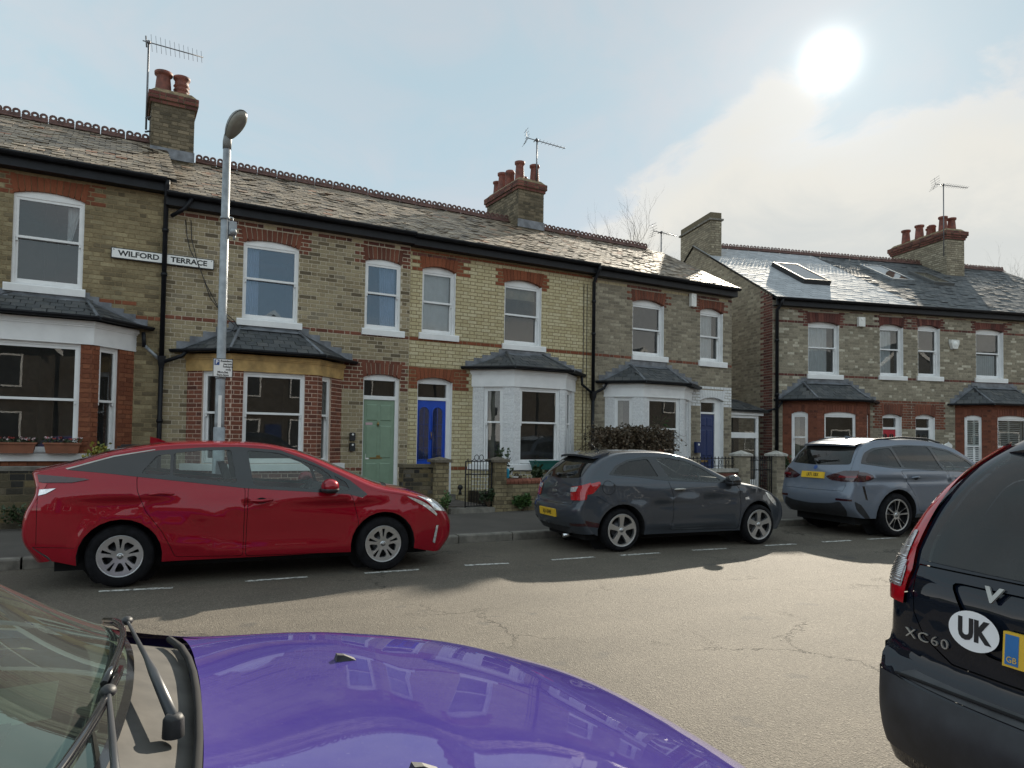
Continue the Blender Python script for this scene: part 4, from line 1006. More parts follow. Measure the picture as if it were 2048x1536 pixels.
    pipe(h1, [(4.5, -.10, 3.36), (4.52, -.09, 3.10)], .035); pipe(h1, [(4.53, -.09, 3.12), (4.78, -.10, 2.88)], .03, 'grey_steel')
    pipe(h3, [(4.38, -.16, 3.12), (4.42, -.12, 2.92), (4.74, -.10, 2.72)], .033); pipe(h4, [(.36, -.16, 3.0), (.30, -.13, 2.86), (.02, -.10, 2.72)], .033)
    for xo, m_ in ((4.52, 'black_plastic'), (4.62, 'black_plastic')): pipe(h3, [(xo, -.018, 5.4), (xo, -.018, .6)], .008, m_, 'cable')
    return h1, h2, h3, h4
H1, H2, H3, H4 = build_houses()

RX, RY, RZ = 17.02, 14.39, rad(-16.4)
def build_right():
    nb = 'window_glass'
    common = dict(zb=.25, pitch=29.0, ridge_y=4.9, mortar='grey_mortar', brick='pale_brick', accent='plum_brick', arch='plum_brick', singles=0, base=.0, eave=5.86, zt=5.52,
                  dentil=lambda u, k: 'plum_brick' if k % 2 else ('cream_brick' if (u/.21) % 1 < .5 else 'plum_brick'), strings=((3.56, 3.64), (5.15, 5.23)))
    s5 = dict(common, gl=True, gable_brick='grey_brick',
        zones=(lambda u, z, k: 'red_brick' if u > 3.50 and 2.09 < z < 2.93 else None,),
        wins=[dict(u=(1.20, 2.27), z0=3.66, zs=5.17, zc=5.25, rail=4.47, recess=.11, sill=(1.15, 2.39, 3.51, 3.65), white=True, glass=nb, curt=[(1.26, 2.0, 3.75, 5.1, .12, 'curtain_white', 7)]),
              dict(u=(3.72, 4.57), z0=3.70, zs=5.21, zc=5.30, rail=4.52, recess=.11, sill=(3.66, 4.68, 3.56, 3.69), white=True, glass=nb, curt=[(3.78, 4.3, 3.8, 5.1, .12, 'curtain_white', 5)])],
        doors=[dict(u=(3.81, 4.50), zs=2.44, zc=2.52, zt=2.80, tr=(2.04, 2.11), paint='red_paint', style='arched', leaf=4.36, recess=.08, arch='red_brick', label='pillar-box red front door')],
        bay=dict(pts=[(.34, 0), (1.02, -.65), (2.68, -.65), (3.36, 0)], zsill=.95, zfas=2.50, ztop=2.86, zeave=2.86, zroof=3.42, ru=(1.0, 2.55), brick='red_brick', mortar='red_mortar', wins=[(.25, .70, 1.75), (.25, 1.32, 1.75), (.2, .7, 1.75)], ha=.06, archkey='red_brick'))
    h5, m5, zr5 = terrace_house('terraced_house', RX, RY, RZ, 4.87, 'pale mottled brick corner house with smooth new grey slates and a red door', RIGHT, s5)
    u = Vector((math.cos(RZ), math.sin(RZ), 0)); p6 = Vector((RX, RY, 0)) + u*4.87
    s6 = dict(common, zones=(lambda u, z, k: 'red_brick' if u < 1.30 and 2.09 < z < 2.93 else None,),
        wins=[dict(u=(.24, 1.06), z0=3.73, zs=5.25, zc=5.34, rail=4.53, recess=.11, sill=(.18, 1.16, 3.58, 3.72), white=True, glass=nb),
              dict(u=(2.44, 3.52), z0=3.75, zs=5.25, zc=5.33, rail=4.55, recess=.11, sill=(2.38, 3.64, 3.60, 3.74), white=True, glass=nb, curt=[(2.5, 3.4, 3.85, 4.5, .12, 'curtain_white', 12)])],
        doors=[dict(u=(.14, .86), zs=2.44, zc=2.53, zt=2.80, tr=(2.04, 2.11), paint='dark_door_paint', style='dark', leaf=.72, recess=.08, arch='red_brick', label='near-black front door with a ring knocker')],
        bay=dict(pts=[(1.62, 0), (2.30, -.65), (3.96, -.65), (4.6, 0)], zsill=.6, zfas=2.52, ztop=2.88, zeave=2.88, zroof=3.46, ru=(2.28, 3.84), brick='red_brick', mortar='red_mortar', wins=[(.25, .70, 1.55), (.25, 1.42, 1.55), (.2, .7, 1.55)], ha=.06, archkey='red_brick'))
    h6, m6, zr6 = terrace_house('terraced_house', p6.x, p6.y, RZ, 5.15, 'pale mottled brick house with dark old slates, a near-black door and a white alarm box', RIGHT, s6)
    roof_part(h5, m5, 4.87, 5.86, 4.9, 29.0, 'new_slate', 0, seed=5, rough=.25, ridge_style='notch', w=.30, ex=.22, lift=.012, x0=-.05, ridge_span=(.1, 4.87))
    roof_part(h6, m6, 5.15, 5.86, 4.9, 29.0, 'dark_slate', 0, seed=6, rough=.8, ridge_style='notch', w=.25, ex=.18, x1=9.0, ridge_span=(0, 9.0))
    eaves(h6, 5.15, 5.86, 5.15, 9.0)
    chimney(h5, .0, .42, 3.7, 5.95, 7.4, 9.62, [], 'grey_brick', 'dark_mortar', steps=0, plain_cap=True, flash=False)
    chimney(h6, 4.92, 5.72, 3.6, 6.4, 7.5, 9.70, [(5.1, 3.95, .62, .15, 'taper'), (5.5, 3.95, .60, .15, 'taper'), (5.1, 4.5, .45, .15, 'square'), (5.1, 5.1, .62, .16, 'taper'), (5.1, 5.8, .62, .16, 'taper'), (5.5, 5.0, .5, .14, 'taper')], 'grey_brick', 'dark_mortar', pot_mat='pot_terracotta', steps=4)
    # roof windows
    a = rad(29.0); up = Vector((0, math.cos(a), math.sin(a))); nn = Vector((0, -math.sin(a), math.cos(a)))
    def rooflight(h, u0, u1, s0, s1, rise, mat, label, nm='roof_window'):
        r = empty(nm); r.parent = h; r['label'] = label
        o = Vector((0, -.28, 5.86)); P = lambda u, s, q: o + Vector((u, 0, 0)) + up*s + nn*q
        m = MB(); fw = .07
        for ua, ub, sa, sb in ((u0, u1, s1-fw, s1), (u0, u1, s0, s0+fw), (u0, u0+fw, s0+fw, s1-fw), (u1-fw, u1, s0+fw, s1-fw)): m.box(ua, ub, sa, sb, 0, rise, 0, 0, P)
        m.build('frame', mat, r)
        g = MB(); g.quad(P(u0+fw, s0+fw, rise-.015), P(u1-fw, s0+fw, rise-.015), P(u1-fw, s1-fw, rise-.015), P(u0+fw, s1-fw, rise-.015)); g.build('pane', 'roof_glass', r)
        g = MB(); g.quad(P(u0+fw, s0+fw, .02), P(u1-fw, s0+fw, .02), P(u1-fw, s1-fw, .02), P(u0+fw, s1-fw, .02)); g.build('blind', 'curtain_beige', r)
    rooflight(h5, 1.86, 2.85, 1.65, 3.65, .16, 'black_plastic', 'dark framed roof window standing proud')
    rooflight(h6, 1.36, 2.3, 3.0, 4.85, .07, 'grey_steel', 'low grey framed roof window')
    rooflight(h6, 3.0, 3.85, 2.85, 4.25, .10, 'dark_slate', 'dull slate coloured roof window')
    # rain pipe at the corner
    pipe(h5, [(.14, -.3, 5.80), (.13, -.26, 5.66), (.10, -.08, 5.5), (.10, -.08, .3)], .05, 'black_paint', collars=[(.1, -.08, 4.6), (.1, -.08, 3.0)])
    pipe(h5, [(.25, -.12, 2.8), (.12, -.1, 2.6), (-.25, .3, 2.45), (-.6, .4, 2.38)], .035)
    return h5, h6
glass_mat('roof_glass', (0.9, 0.92, 0.92), 2.4)
H5, H6 = build_right()

def side_porch():
    r = empty('side_porch', (15.95, 14.55, 0)); tag(r, 'lean-to side entrance with a white framed glazed door in the gap beside the end house', 'porch')
    X0, X1 = -.82, .62
    f = MB()
    for a, b in ((X0, X0+.08), (X1-.09, X1)): f.box(a, b, -.04, .04, .3, 2.36)
    f.box(X0+.01, X1-.01, -.044, .036, 2.28, 2.355); f.box(X0+.01, X1-.01, -.05, .036, 1.70, 1.86); f.box(X0+.01, X1-.01, -.044, .036, .302, .5); f.build('door_frame', 'white_paint', r)
    for a, b in ((.5, 1.7), (1.86, 2.28)):
        g = MB(); g.quad((X0, 0, a), (X1, 0, a), (X1, 0, b), (X0, 0, b)); g.build('pane', 'window_glass', r)
    m = MB(); m.box(X0-.05, X1+.15, -.10, -.06, 2.36, 2.46); m.build('fascia_board', 'white_paint', r)
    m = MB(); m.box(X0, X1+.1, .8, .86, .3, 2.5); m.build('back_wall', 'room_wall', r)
    m = MB(); m.add([(X0-.05, -.18, 2.46), (X1+.3, -.18, 2.44), (X1+.3, 1.2, 2.85), (X0-.05, 1.2, 2.85), (X0-.05, -.18, 2.50), (X1+.3, -.18, 2.48), (X1+.3, 1.2, 2.9), (X0-.05, 1.2, 2.9)], [(0, 1, 5, 4), (4, 5, 6, 7), (3, 2, 1, 0), (1, 2, 6, 5)]); m.build('roof', 'slate_bed', r)
    xf = lambda u, s, q: Vector((X0-.05+u, -.2+s*.955, 2.50+s*.295+q))
    slate_field(r, xf, 1.75, 1.3, 'dark_slate', 0, Matrix(), seed=3, rough=.8)
side_porch()

def bay_dressing():      # what shows behind the panes
    u = Vector((math.cos(RZ), math.sin(RZ), 0)); v = Vector((-math.sin(RZ), math.cos(RZ), 0)); P6 = Vector((RX, RY, 0)) + u*4.87
    def louvres(root, a, b, z0, z1):      # a, b: plan points just behind the glass
        A, B = Vector((*a, 0)), Vector((*b, 0)); d = (B-A).normalized(); n = Vector((-d.y, d.x, 0)); L = (B-A).length; m = MB()
        X = lambda s, o, z: A + d*s + n*o + Vector((0, 0, z))
        for s0, s1 in ((0, .05), (L/2-.03, L/2+.03), (L-.05, L)): m.box(s0, s1, 0, .03, z0, z1, 0, 0, X)
        for z in (z0, (z0+z1)/2, z1-.05): m.box(.05, L-.05, .003, .027, z, z+.05, 0, 0, X)
        z = z0+.06
        while z < z1-.06:
            m.add([X(.05, 0, z), X(L-.05, 0, z), X(L-.05, .03, z+.035), X(.05, .03, z+.035)], [(0, 1, 2, 3)]); z += .058
        m.build('louvre_shutter', 'white_paint', root, 'stuff')
    for a, b in (((1.86, -.10), (2.24, -.46)), ((2.62, -.50), (3.66, -.50))): louvres(H6, a, b, .72, 2.40)
    louvres(H6, (2.55, .28), (3.42, .28), 3.86, 4.50)
    r = empty('houseplant', (12.1, 13.78, 1.45)); tag(r, 'spiky palm houseplant in the front window of the end house bay', 'houseplant'); m = MB(); rn = random.Random(4)
    for i in range(34):
        a = rn.uniform(0, 6.28); e = rn.uniform(-.3, 1.1); d = Vector((math.cos(a)*math.cos(e), math.sin(a)*math.cos(e), math.sin(e))); L = rn.uniform(.25, .42); s = d.cross(Vector((0, 0, 1))).normalized()*.012; o = Vector((0, 0, .55))
        m.add([o-s, o+s, o+d*L*.6+s*.8, o+d*L-Vector((0, 0, .05)), o+d*L*.6-s*.8], [(0, 1, 2, 3, 4)])
    m.build('leaves', 'leaf_green', r); t = MB(); t.tube([(0, 0, 0), (.01, 0, .55)], .025, 7); t.build('stem', 'twig_brown', r)
    p = MB(); p.lathe([(0, -.35), (.13, -.35), (.17, -.02), (.15, 0), (0, -.02)], 14); p.build('pot', 'terracotta_box', r)
bay_dressing()
# ------------------------------------------------------------------ signs, lamp, aerials
def street_sign():
    r = empty('street_name_sign', (.795, 14.14, 4.72)); tag(r, 'white street nameplate with black lettering fixed across the black rain pipe', 'sign')
    m = MB(); m.box(-.835, .835, -.006, .02, -.095, .095); m.build('border', 'sign_black', r)
    m = MB(); m.box(-.82, .82, -.012, -.006, -.08, .08); m.build('plate', 'sign_white', r)
    for b, x in (('WILFORD', -.40), ('TERRACE', .41)):
        lettering('lettering', b, .130, 'sign_black', basis((x, -.0135, 0), (1, 0, 0), (0, 0, 1)), r, spacing=1.0, bold=.004, extrude=.001, sx=1.12)
    for x in (-.79, .79):
        q = MB(); q.lathe([(.0, -.016), (.010, -.015), (.012, -.012)], 8, 0, 'Y', (x, 0, .06)); q.build('screw', 'grey_steel', r)
street_sign()
def lamp_post():
    r = empty('street_lamp', (1.31, 10.3, .115)); tag(r, 'tall grey street lamp with a flat oval lantern standing behind the red car', 'street lamp')
    c = MB(); c.tube([(0, 0, 0), (0, 0, 1.55)], .075, 14); c.tube([(0, 0, 1.5), (0, 0, 1.62), (0, 0, 5.42)], [.062, .062, .05], 14); c.build('column', 'grey_steel', r)
    c = MB(); c.box(-.04, .04, -.082, -.07, .5, 1.1); c.build('access_door', 'grey_steel', r)
    m = MB(); m.tube([(0, 0, 5.36), (0, 0, 5.46), (.01, -.01, 5.55)], [.056, .058, .055], 12); m.build('spigot', 'lamp_grey', r)
    # lantern: an oval tray tilted upwards, over the carriageway
    L = []; ax = Vector((.36, -.62, .70)).normalized(); sd = Vector((.83, .55, 0)).normalized(); sd = (sd-ax*sd.dot(ax)).normalized(); nn = ax.cross(sd)
    if nn.z < 0: nn = -nn
    o = Vector((.01, -.01, 5.52)); hull = MB(); n = 20; k = 6
    def egg(t): return .30+.24*math.cos(t), (.115+.03*math.cos(t))*math.sin(t)
    vs = []; 
    for j in range(k+1):
        f = j/k; w = math.cos(f*math.pi/2); 
        for i in range(n):
            a, s = egg(2*math.pi*i/n); vs.append(o + ax*(.30+(a-.30)*max(w, .02)-.10) + sd*(s*max(w, .02)) + nn*(.11*math.sin(f*math.pi/2)))
    hull.add(vs, [(j*n+i, j*n+(i+1) % n, (j+1)*n+(i+1) % n, (j+1)*n+i) for j in range(k) for i in range(n)], 0, 0, True); hull.build('lantern', 'lamp_grey', r)
    lens = MB(); vs = []
    for j in range(4):
        w = 1-.04-.32*j*j/9*1.0
        for i in range(n):
            a, s = egg(2*math.pi*i/n); vs.append(o + ax*(.30+(a-.30)*w-.10) + sd*(s*w) - nn*(.004+.022*j))
    lens.add(vs, [(j*n+(i+1) % n, j*n+i, (j+1)*n+i, (j+1)*n+(i+1) % n) for j in range(3) for i in range(n)] + [tuple(range(3*n+n-1, 3*n-1, -1))], 0, 0, True); lens.build('lens', 'lamp_lens', r)
    b = MB(); b.box(.045, .145, -.07, .05, 4.18, 4.36); b.sphere((.10, -.06, 4.22), (.05, .045, .05)); b.tube([(.1, 0, 4.36), (.1, .0, 4.42), (.02, 0, 4.44)], .012, 6); b.tube([(.12, -.03, 4.18), (.12, -.03, 4.12)], .02, 8); b.build('junction_box', 'grey_steel', r)
    for z in (4.40, 2.40, 2.22):
        m = MB(); m.lathe([(.06, -.015), (.066, -.015), (.066, .015), (.06, .015)], 14, 0, 'Z', (0, 0, z)); m.build('clamp_band', 'grey_steel', r)
    m = MB(); m.box(-.03, .012, -.066, -.058, 1.55, 1.98); m.build('sticker', 'sign_white', r)
    s = empty('parking_sign', (1.325, 10.225, 2.465)); tag(s, 'white resident parking plate on the street lamp column', 'sign')
    m = MB(); m.box(-.125, .125, -.004, .004, -.125, .125); m.build('plate', 'sign_white', s)
    e = MB()
    for a, b_, c, d in ((-.125, .125, .117, .125), (-.125, .125, -.125, -.117), (-.125, -.117, -.117, .117), (.117, .125, -.117, .117)): e.box(a, b_, -.006, -.0041, c, d)
    e.build('border', 'sign_black', s)
    m = MB(); m.box(-.108, -.045, -.006, -.0041, .035, .108); m.build('parking_symbol', 'sign_blue', s)
    lettering('symbol_letter', 'P', .07, 'sign_white', basis((-.076, -.007, .072), (1, 0, 0), (0, 0, 1)), s, bold=.002, extrude=.0005)
    for t, x, z in (('Resident', .04, .092), ('permit', .06, .054), ('holders', .06, .018), ('only', .07, -.020), ('Mon-Sat', .0, -.058), ('9am-5pm', .0, -.096)):
        lettering('lettering', t, .040, 'sign_black', basis((x, -.0055, z), (1, 0, 0), (0, 0, 1)), s, bold=.001, extrude=.0005)
lamp_post()

def aerial(name, loc, h, boom, length, label, refl=True, elems=12, el_len=.26, vertical=False, lower=0.0, group='television aerials'):
    r = empty(name, loc); tag(r, label, 'aerial', None)
    m = MB(); m.tube([(0, 0, -lower), (0, 0, h)], .02, 8); m.build('mast', 'aerial_metal', r)
    d = Vector(boom).normalized(); s = Vector((0, 0, 1)).cross(d).normalized(); up = Vector((0, 0, 1))
    if vertical: s = (up - d*up.dot(d)).normalized()
    o = Vector((0, 0, h-.04)); a = o - d*(.12 if not refl else .3)
    b = MB(); b.tube([a, o+d*length], .012, 6); b.build('boom', 'aerial_metal', r)
    e = MB()
    for i in range(elems):
        c = o + d*(length*(i+.6)/elems); w = el_len*(.62-.2*i/elems); e.tube([c-s*w, c+s*w], .005, 4)
    e.build('director', 'aerial_metal', r)
    if refl:
        g = MB()
        for q in (-.2, -.12, -.04, .04, .12, .2):
            c = a + d*.02 + (s.cross(d))*q - d*abs(q)*.35; g.tube([c-s*el_len*.9, c+s*el_len*.9], .005, 4)
        g.tube([a+s.cross(d)*.22-d*.06, a, a-s.cross(d)*.22-d*.06], .007, 5); g.build('reflector', 'aerial_metal', r)
    dp = MB(); c = o - d*.05
    dp.tube([c-s*.12, c-s*.12+up*.0, c+s*.12], .016, 6); dp.sphere(tuple(o+Vector((0, 0, .0))), .045, 8, 6); dp.build('dipole', 'aerial_metal', r)
    return r
aerial('tv_aerial', (.53, 17.0, 8.1), 1.95, (1, .25, .10), 1.15, 'long thin television aerial on a tall pole beside the twin chimney pots', False, 12, .30, vertical=True)
aerial('tv_aerial', (10.18, 16.7, 8.75), 1.2, (.95, -.2, -.12), .85, 'small television aerial on a short pole over the six-pot chimney', True, 8, .2)
aerial('tv_aerial', (15.35, 17.4, 6.8), 1.55, (.9, -.1, -.05), .6, 'low television aerial with stacked arms showing behind the end gable', True, 6, .22)
_u = Vector((math.cos(RZ), math.sin(RZ), 0)); _v = Vector((-math.sin(RZ), math.cos(RZ), 0)); _p = Vector((RX, RY, 0))
_c = _p + _u*9.56 + _v*3.5
aerial('tv_aerial', (_c.x, _c.y, 8.7), 2.75, (.8, -.5, -.12), .9, 'fish-bone television aerial on the tall pole strapped to the right-hand chimney', True, 11, .34)

def strap_mount(): 
    for h, x, y, z in ((H1, 4.60, 2.75, 8.35), (H1, 4.60, 2.75, 8.05)):
        m = MB(); m.tube([(x-.08, y+.05, z), (x+.05, y-.2, z-.04)], .02, 6); m.build('aerial_bracket', 'black_plastic', h)
strap_mount()

# ------------------------------------------------------------------ boxes and fittings on the walls
def wall_box(name, X, Y, Z, w, h, d, label, cat, rz=0.0, shape='box', mat='off_white_paint'):
    r = empty(name, (X, Y, Z), rz); tag(r, label, cat)
    m = MB()
    if shape == 'bell':
        pr = [(-.5*w, .5*h), (-.5*w, .1*h), (-.28*w, -.5*h), (.28*w, -.5*h), (.5*w, .1*h), (.5*w, .5*h)]
        m.prism(pr, 0, 1, 0, lambda x, y, q: (x*(1-.12*q), -d*q, y*(1-.12*q))); m.build('housing', mat, r)
        k = MB(); k.lathe([(0, -d-.012), (.22*w, -d-.01), (.26*w, -d+.004)], 14, 0, 'Y', (0, 0, .05*h)); k.build('cover_disc', 'sign_white', r)
    else:
        n = 3; c = .012
        pr = [(-w/2+c, -h/2), (w/2-c, -h/2), (w/2, -h/2+c), (w/2, h/2-c), (w/2-c, h/2), (-w/2+c, h/2), (-w/2, h/2-c), (-w/2, -h/2+c)]
        m.prism(pr, 0, 1, 0, lambda x, y, q: (x*(1-.06*q), -d*q, y*(1-.04*q))); m.build('housing', mat, r)
        k = MB(); k.lathe([(0, -d-.006), (.18*w, -d-.005), (.2*w, -d+.003)], 10, 0, 'Y', (0, 0, .25*h)); k.build('cover_disc', 'sign_white', r)
    return r
wall_box('alarm_box', 13.60, 14.18, 5.38, .19, .36, .09, 'tall cream alarm box under the eaves of the end house with the navy door', 'alarm box')
def at_right(u, v, z): p = _p + _u*u + _v*v; return (p.x, p.y, z)
wall_box('alarm_box', *at_right(3.01, -.02, 5.30), .24, .30, .08, 'small square white box under the eaves between two windows of the corner house', 'alarm box', RZ)
wall_box('alarm_box', *at_right(6.42, -.02, 4.76), .34, .32, .09, 'white wedge-shaped bell box between two upper windows', 'alarm box', RZ, 'bell')
wall_box('key_safe', 4.33, 14.18, 1.57, .115, .17, .05, 'upper of the two black key safes beside the sage green door', 'key safe', 0, 'box', 'black_plastic')
wall_box('key_safe', 4.33, 14.18, 1.36, .115, .17, .05, 'lower of the two black key safes beside the sage green door', 'key safe', 0, 'box', 'black_plastic')
wall_box('letter_box', 13.80, 14.18, 1.42, .16, .30, .09, 'navy letter box on the wall beside the navy door', 'letter box', 0, 'box', 'navy_paint')
def wall_plaque():
    r = empty('wall_ornament', at_right(6.20, -.02, 1.55), RZ); tag(r, 'white fish-shaped ornament on the brickwork beside the near-black door', 'ornament')
    m = MB(); pr = [(.17*math.cos(t)*1.0, .10*math.sin(t)) for t in [2*math.pi*i/14 for i in range(14)]]
    m.prism(pr, 0, 1, 0, lambda x, y, q: (x*(1-.2*q), -.03*q, y*(1-.2*q))); m.build('body', 'sign_white', r)
    m = MB(); m.prism([(-.14, 0), (-.25, .09), (-.22, 0), (-.25, -.09)][::-1], 0, 1, 0, lambda x, y, q: (x, -.02*q, y)); m.build('tail', 'sign_white', r)
    m = MB(); m.prism([(-.05, .08), (.07, .08), (.0, .14)], 0, 1, 0, lambda x, y, q: (x, -.02*q, y)); m.build('fin', 'sign_white', r)
wall_plaque()
def cable_run():
    r = MB(); r.tube([(1.13, 14.17, 5.5), (1.16, 14.16, 5.2), (1.22, 14.16, 4.95), (1.42, 14.12, 4.55), (1.58, 14.14, 4.1), (1.78, 14.15, 3.85), (2.02, 14.1, 3.62), (1.95, 13.9, 3.5), (1.8, 13.92, 3.52)], .008, 5)
    r.tube([(1.22, 14.17, 5.5), (1.24, 14.16, 5.15), (1.34, 14.13, 4.75), (1.5, 14.14, 4.35), (1.72, 14.15, 3.95), (2.0, 14.12, 3.72), (2.08, 14.12, 3.6)], .008, 5)
    o = r.build('cable', 'black_plastic'); tag(o, 'pair of slack black cables hanging down the wall past the end of the nameplate', 'cable')
cable_run()
def telephone_cable():
    r = MB(); a, b = Vector((.62, 16.6, 7.65)), Vector((1.35, 15.0, 6.5)); r.tube([a, a.lerp(b, .5)-Vector((0, 0, .04)), b], .006, 4); r.tube([(1.42, 14.6, 6.40), (1.3, 14.35, 6.22), (1.18, 14.1, 6.05)], .012, 5); r.tube([(1.42, 14.9, 6.55), (1.36, 14.6, 6.35)], .01, 5)
    r.build('roof_cable', 'off_white_paint', H1)
telephone_cable()

# ------------------------------------------------------------------ garden walls, pillars, gates
def brick_box(root, x0, x1, y0, y1, z0, z1, brick, mortar, seed=0, L=.235, rowh=CO, bond='flemish', singles=0, name='core', topmat=None):
    m = MB(); m.box(x0, x1, y0, y1, z0, z1); m.build(name, mortar, root); br = []
    for f, Ln in ((Frame((x0, y0, 0), (1, 0, 0), (0, -1, 0)), x1-x0), (Frame((x0, y1, 0), (0, -1, 0), (-1, 0, 0)), y1-y0), (Frame((x1, y0, 0), (0, 1, 0), (1, 0, 0)), y1-y0)):
        br += brick_rows(f, .003, Ln-.003, z0, z1, [], (lambda u, z, k: brick) if isinstance(brick, str) else brick, seed=seed, base=z0, L=L, rowh=rowh, bond=bond)
    pick = MB(); keys = []
    cnt = 0; mw = root.matrix_world
    stuff = []
    for b in br:
        w = Vector(root.location) + Matrix.Rotation(root.rotation_euler.z, 3, 'Z') @ b[0].p(b[1], 0, b[2]); v = in_view(w)
        if singles and v and b[0].n.y < -.5 and cnt < singles:
            o = put('stone' if 'stone' in b[5] else 'brick', unit_brick(b[5]), root); o.matrix_local = b[0].mtx(b[1], b[6], b[2], b[3], b[4]); cnt += 1
        else: stuff.append(b)
    lay_bricks(root, stuff, 0)
def pillar(X, Y, z0, z1, w, label, cap='kerb_stone', brick='sooty_brick', mortar='dark_mortar', point=.06, rz=0.0):
    r = empty('gate_pillar', (X, Y, 0), rz); tag(r, label, 'gate pillar')
    brick_box(r, -w/2, w/2, -w/2, w/2, z0, z1, brick, mortar, seed=int(X*10), singles=60)
    m = MB(); e = w/2+.05
    m.box(-e, e, -e, e, z1, z1+.05); m.add([(-e, -e, z1+.05), (e, -e, z1+.05), (e, e, z1+.05), (-e, e, z1+.05), (0, 0, z1+.05+point)], [(0, 1, 4), (1, 2, 4), (2, 3, 4), (3, 0, 4)]); m.build('cap', cap, r)
def garden_walls():
    r = empty('garden_wall', (-2.2, 13.0, 0), rad(-3)); tag(r, 'random dark stone garden wall under the white bay sill, left of the red car', 'garden wall')
    brick_box(r, -2.0, 2.45, 0, .3, .0, .98, 'wall_stone', 'dark_mortar', 3, L=.27, rowh=.105, bond='random', singles=150)
    m = MB(); m.box(-2.0, 2.45, -.02, .32, .98, 1.04); m.build('coping', 'kerb_stone', r)
    r = empty('garden_wall', (4.85, 12.62, 0)); tag(r, 'short dark mossy wall joining the gate pillar in front of the sage green door', 'garden wall')
    brick_box(r, 0, .62, 0, .22, .1, 1.0, lambda u, z, k: 'sooty_brick' if z < .4 else 'wall_stone', 'dark_mortar', 4, singles=80)
    m = MB(); m.box(-.02, .62, -.03, .25, 1.0, 1.06); m.build('coping', 'dark_mortar', r)
    pillar(5.59, 12.62, .1, 1.10, .27, 'brick gate pillar with a low pyramid cap nearest the red car', cap='sooty_cap')
    pillar(6.86, 12.62, .1, 1.10, .27, 'brick gate pillar with a pyramid cap holding the open-work iron gate', cap='sooty_cap')
    r = empty('garden_wall', (7.0, 12.52, 0), rad(-2.5)); tag(r, 'low brown brick garden wall with a rounded red brick coping behind the grey hatchback', 'garden wall')
    brick_box(r, 0, 2.9, 0, .23, .02, .66, 'sooty_brick', 'dark_mortar', 5, singles=170)
    k = ('coping',)
    mb = MB(); n = 6
    pts = [(-.13, 0), (-.135, .05)] + [(.135*math.cos(math.pi-math.pi*i/n), .05+.055*math.sin(math.pi*i/n)) for i in range(n+1)] + [(.135, 0)]
    mb.prism(pts[::-1], 0, .088, 0, lambda y, z, h: (h, y+.11, z)); me = mb.mesh('coping_brick', 'coping_brick')
    for i in range(30):
        o = put('coping_brick', me, r); o.location = (i*.0965, RND.uniform(-.004, .004), .66+RND.uniform(-.003, .003))
    # step, path and soil
    st = MB(); st.box(5.75, 6.70, 12.40, 12.75, .02, .21); st.build('path_step', 'kerb_stone', None, 'structure')
    p = empty('garden_path'); p['kind'] = 'structure'
    for i in range(4):
        for j in range(2):
            m = MB(); a, b = 5.76+j*.48, 6.22+j*.48; m.box(a, b, 12.76+i*.4, 13.14+i*.4, .1, .225+RND.uniform(-.004, .004)); m.build('paving_slab', 'path_paving', p)
    s = MB(); s.box(6.98, 9.9, 12.74, 14.15, .05, .42); s.build('flower_bed', 'soil', None, 'structure')
    s = MB(); s.box(-3.8, 5.4, 13.1, 14.15, .05, .3); s.box(10.4, 13.4, 12.5, 14.15, .05, .3); s.build('front_garden', 'soil', None, 'structure')
    # iron gate
    g = empty('iron_gate', (6.10, 12.52, .2), rad(4)); tag(g, 'black iron gate with scrolled top between the two pyramid-capped pillars', 'gate')
    f = MB(); w = .60
    for x in (0, w): f.tube([(x, 0, .02), (x, 0, .92)], .013, 6)
    for z in (.04, .66, .92): f.tube([(0, 0, z), (w, 0, z)], .011, 6)
    f.build('gate_frame', 'black_paint', g)
    for i in range(1, 9):
        q = MB(); q.tube([(w*i/9, 0, .03), (w*i/9, 0, .92)], .0075, 6); q.build('gate_bar', 'black_paint', g)
    sc_ = MB()
    for s in (-1, 1):
        c = (w/2+s*.055, .99); sc_.tube([(c[0]+.05*math.cos(t), 0, c[1]+.055*math.sin(t)) for t in [math.pi*2*i/12 for i in range(13)]], .007, 5)
        sc_.tube([(w/2+s*.10, 0, .97), (w/2+s*.15, 0, .935), (w/2+s*.22, 0, .925)], .007, 5); sc_.tube([(w/2+s*.25+.02*math.cos(t), 0, .95+.02*math.sin(t)) for t in [math.pi*2*i/8 for i in range(9)]], .006, 5)
    sc_.build('scroll', 'black_paint', g)
    # ---- end house: railing wall, pillars and gate
    pillar(13.33, 12.2, .1, 1.24, .30, 'pale brick pillar with a white pyramid cap at the left of the arrow-topped gate', 'white_cap', 'grey_brick', 'grey_mortar', .09)
    pillar(14.57, 12.2, .1, 1.24, .30, 'pale brick pillar with a white pyramid cap at the right of the arrow-topped gate', 'white_cap', 'grey_brick', 'grey_mortar', .09)
    r = empty('garden_wall', (10.2, 12.15, 0)); tag(r, 'low plum brick wall with a pale stone coping and black railings before the end house', 'garden wall')
    brick_box(r, 0, 2.97, 0, .22, .05, .86, 'plum_brick', 'dark_mortar', 6)
    m = MB(); m.box(0, 2.97, -.03, .25, .86, .94); m.build('coping', 'white_cap', r)
    f = MB(); f.tube([(.9, .11, 1.18), (2.95, .11, 1.18)], .01, 5); f.tube([(.9, .11, 1.0), (2.95, .11, 1.0)], .01, 5)
    for i in range(18):
        x = .95+i*.115; f.tube([(x, .11, .94), (x, .11, 1.20)], .009, 5); f.tube([(x, .11, 1.18), (x, .11, 1.235)], [.02, .002], 5)
        if i % 2: f.tube([(x+.057+.035*math.cos(t), .11, 1.09+.06*math.sin(t)) for t in [math.pi*2*k/8 for k in range(9)]], .007, 4)
    f.build('railing', 'black_paint', r)
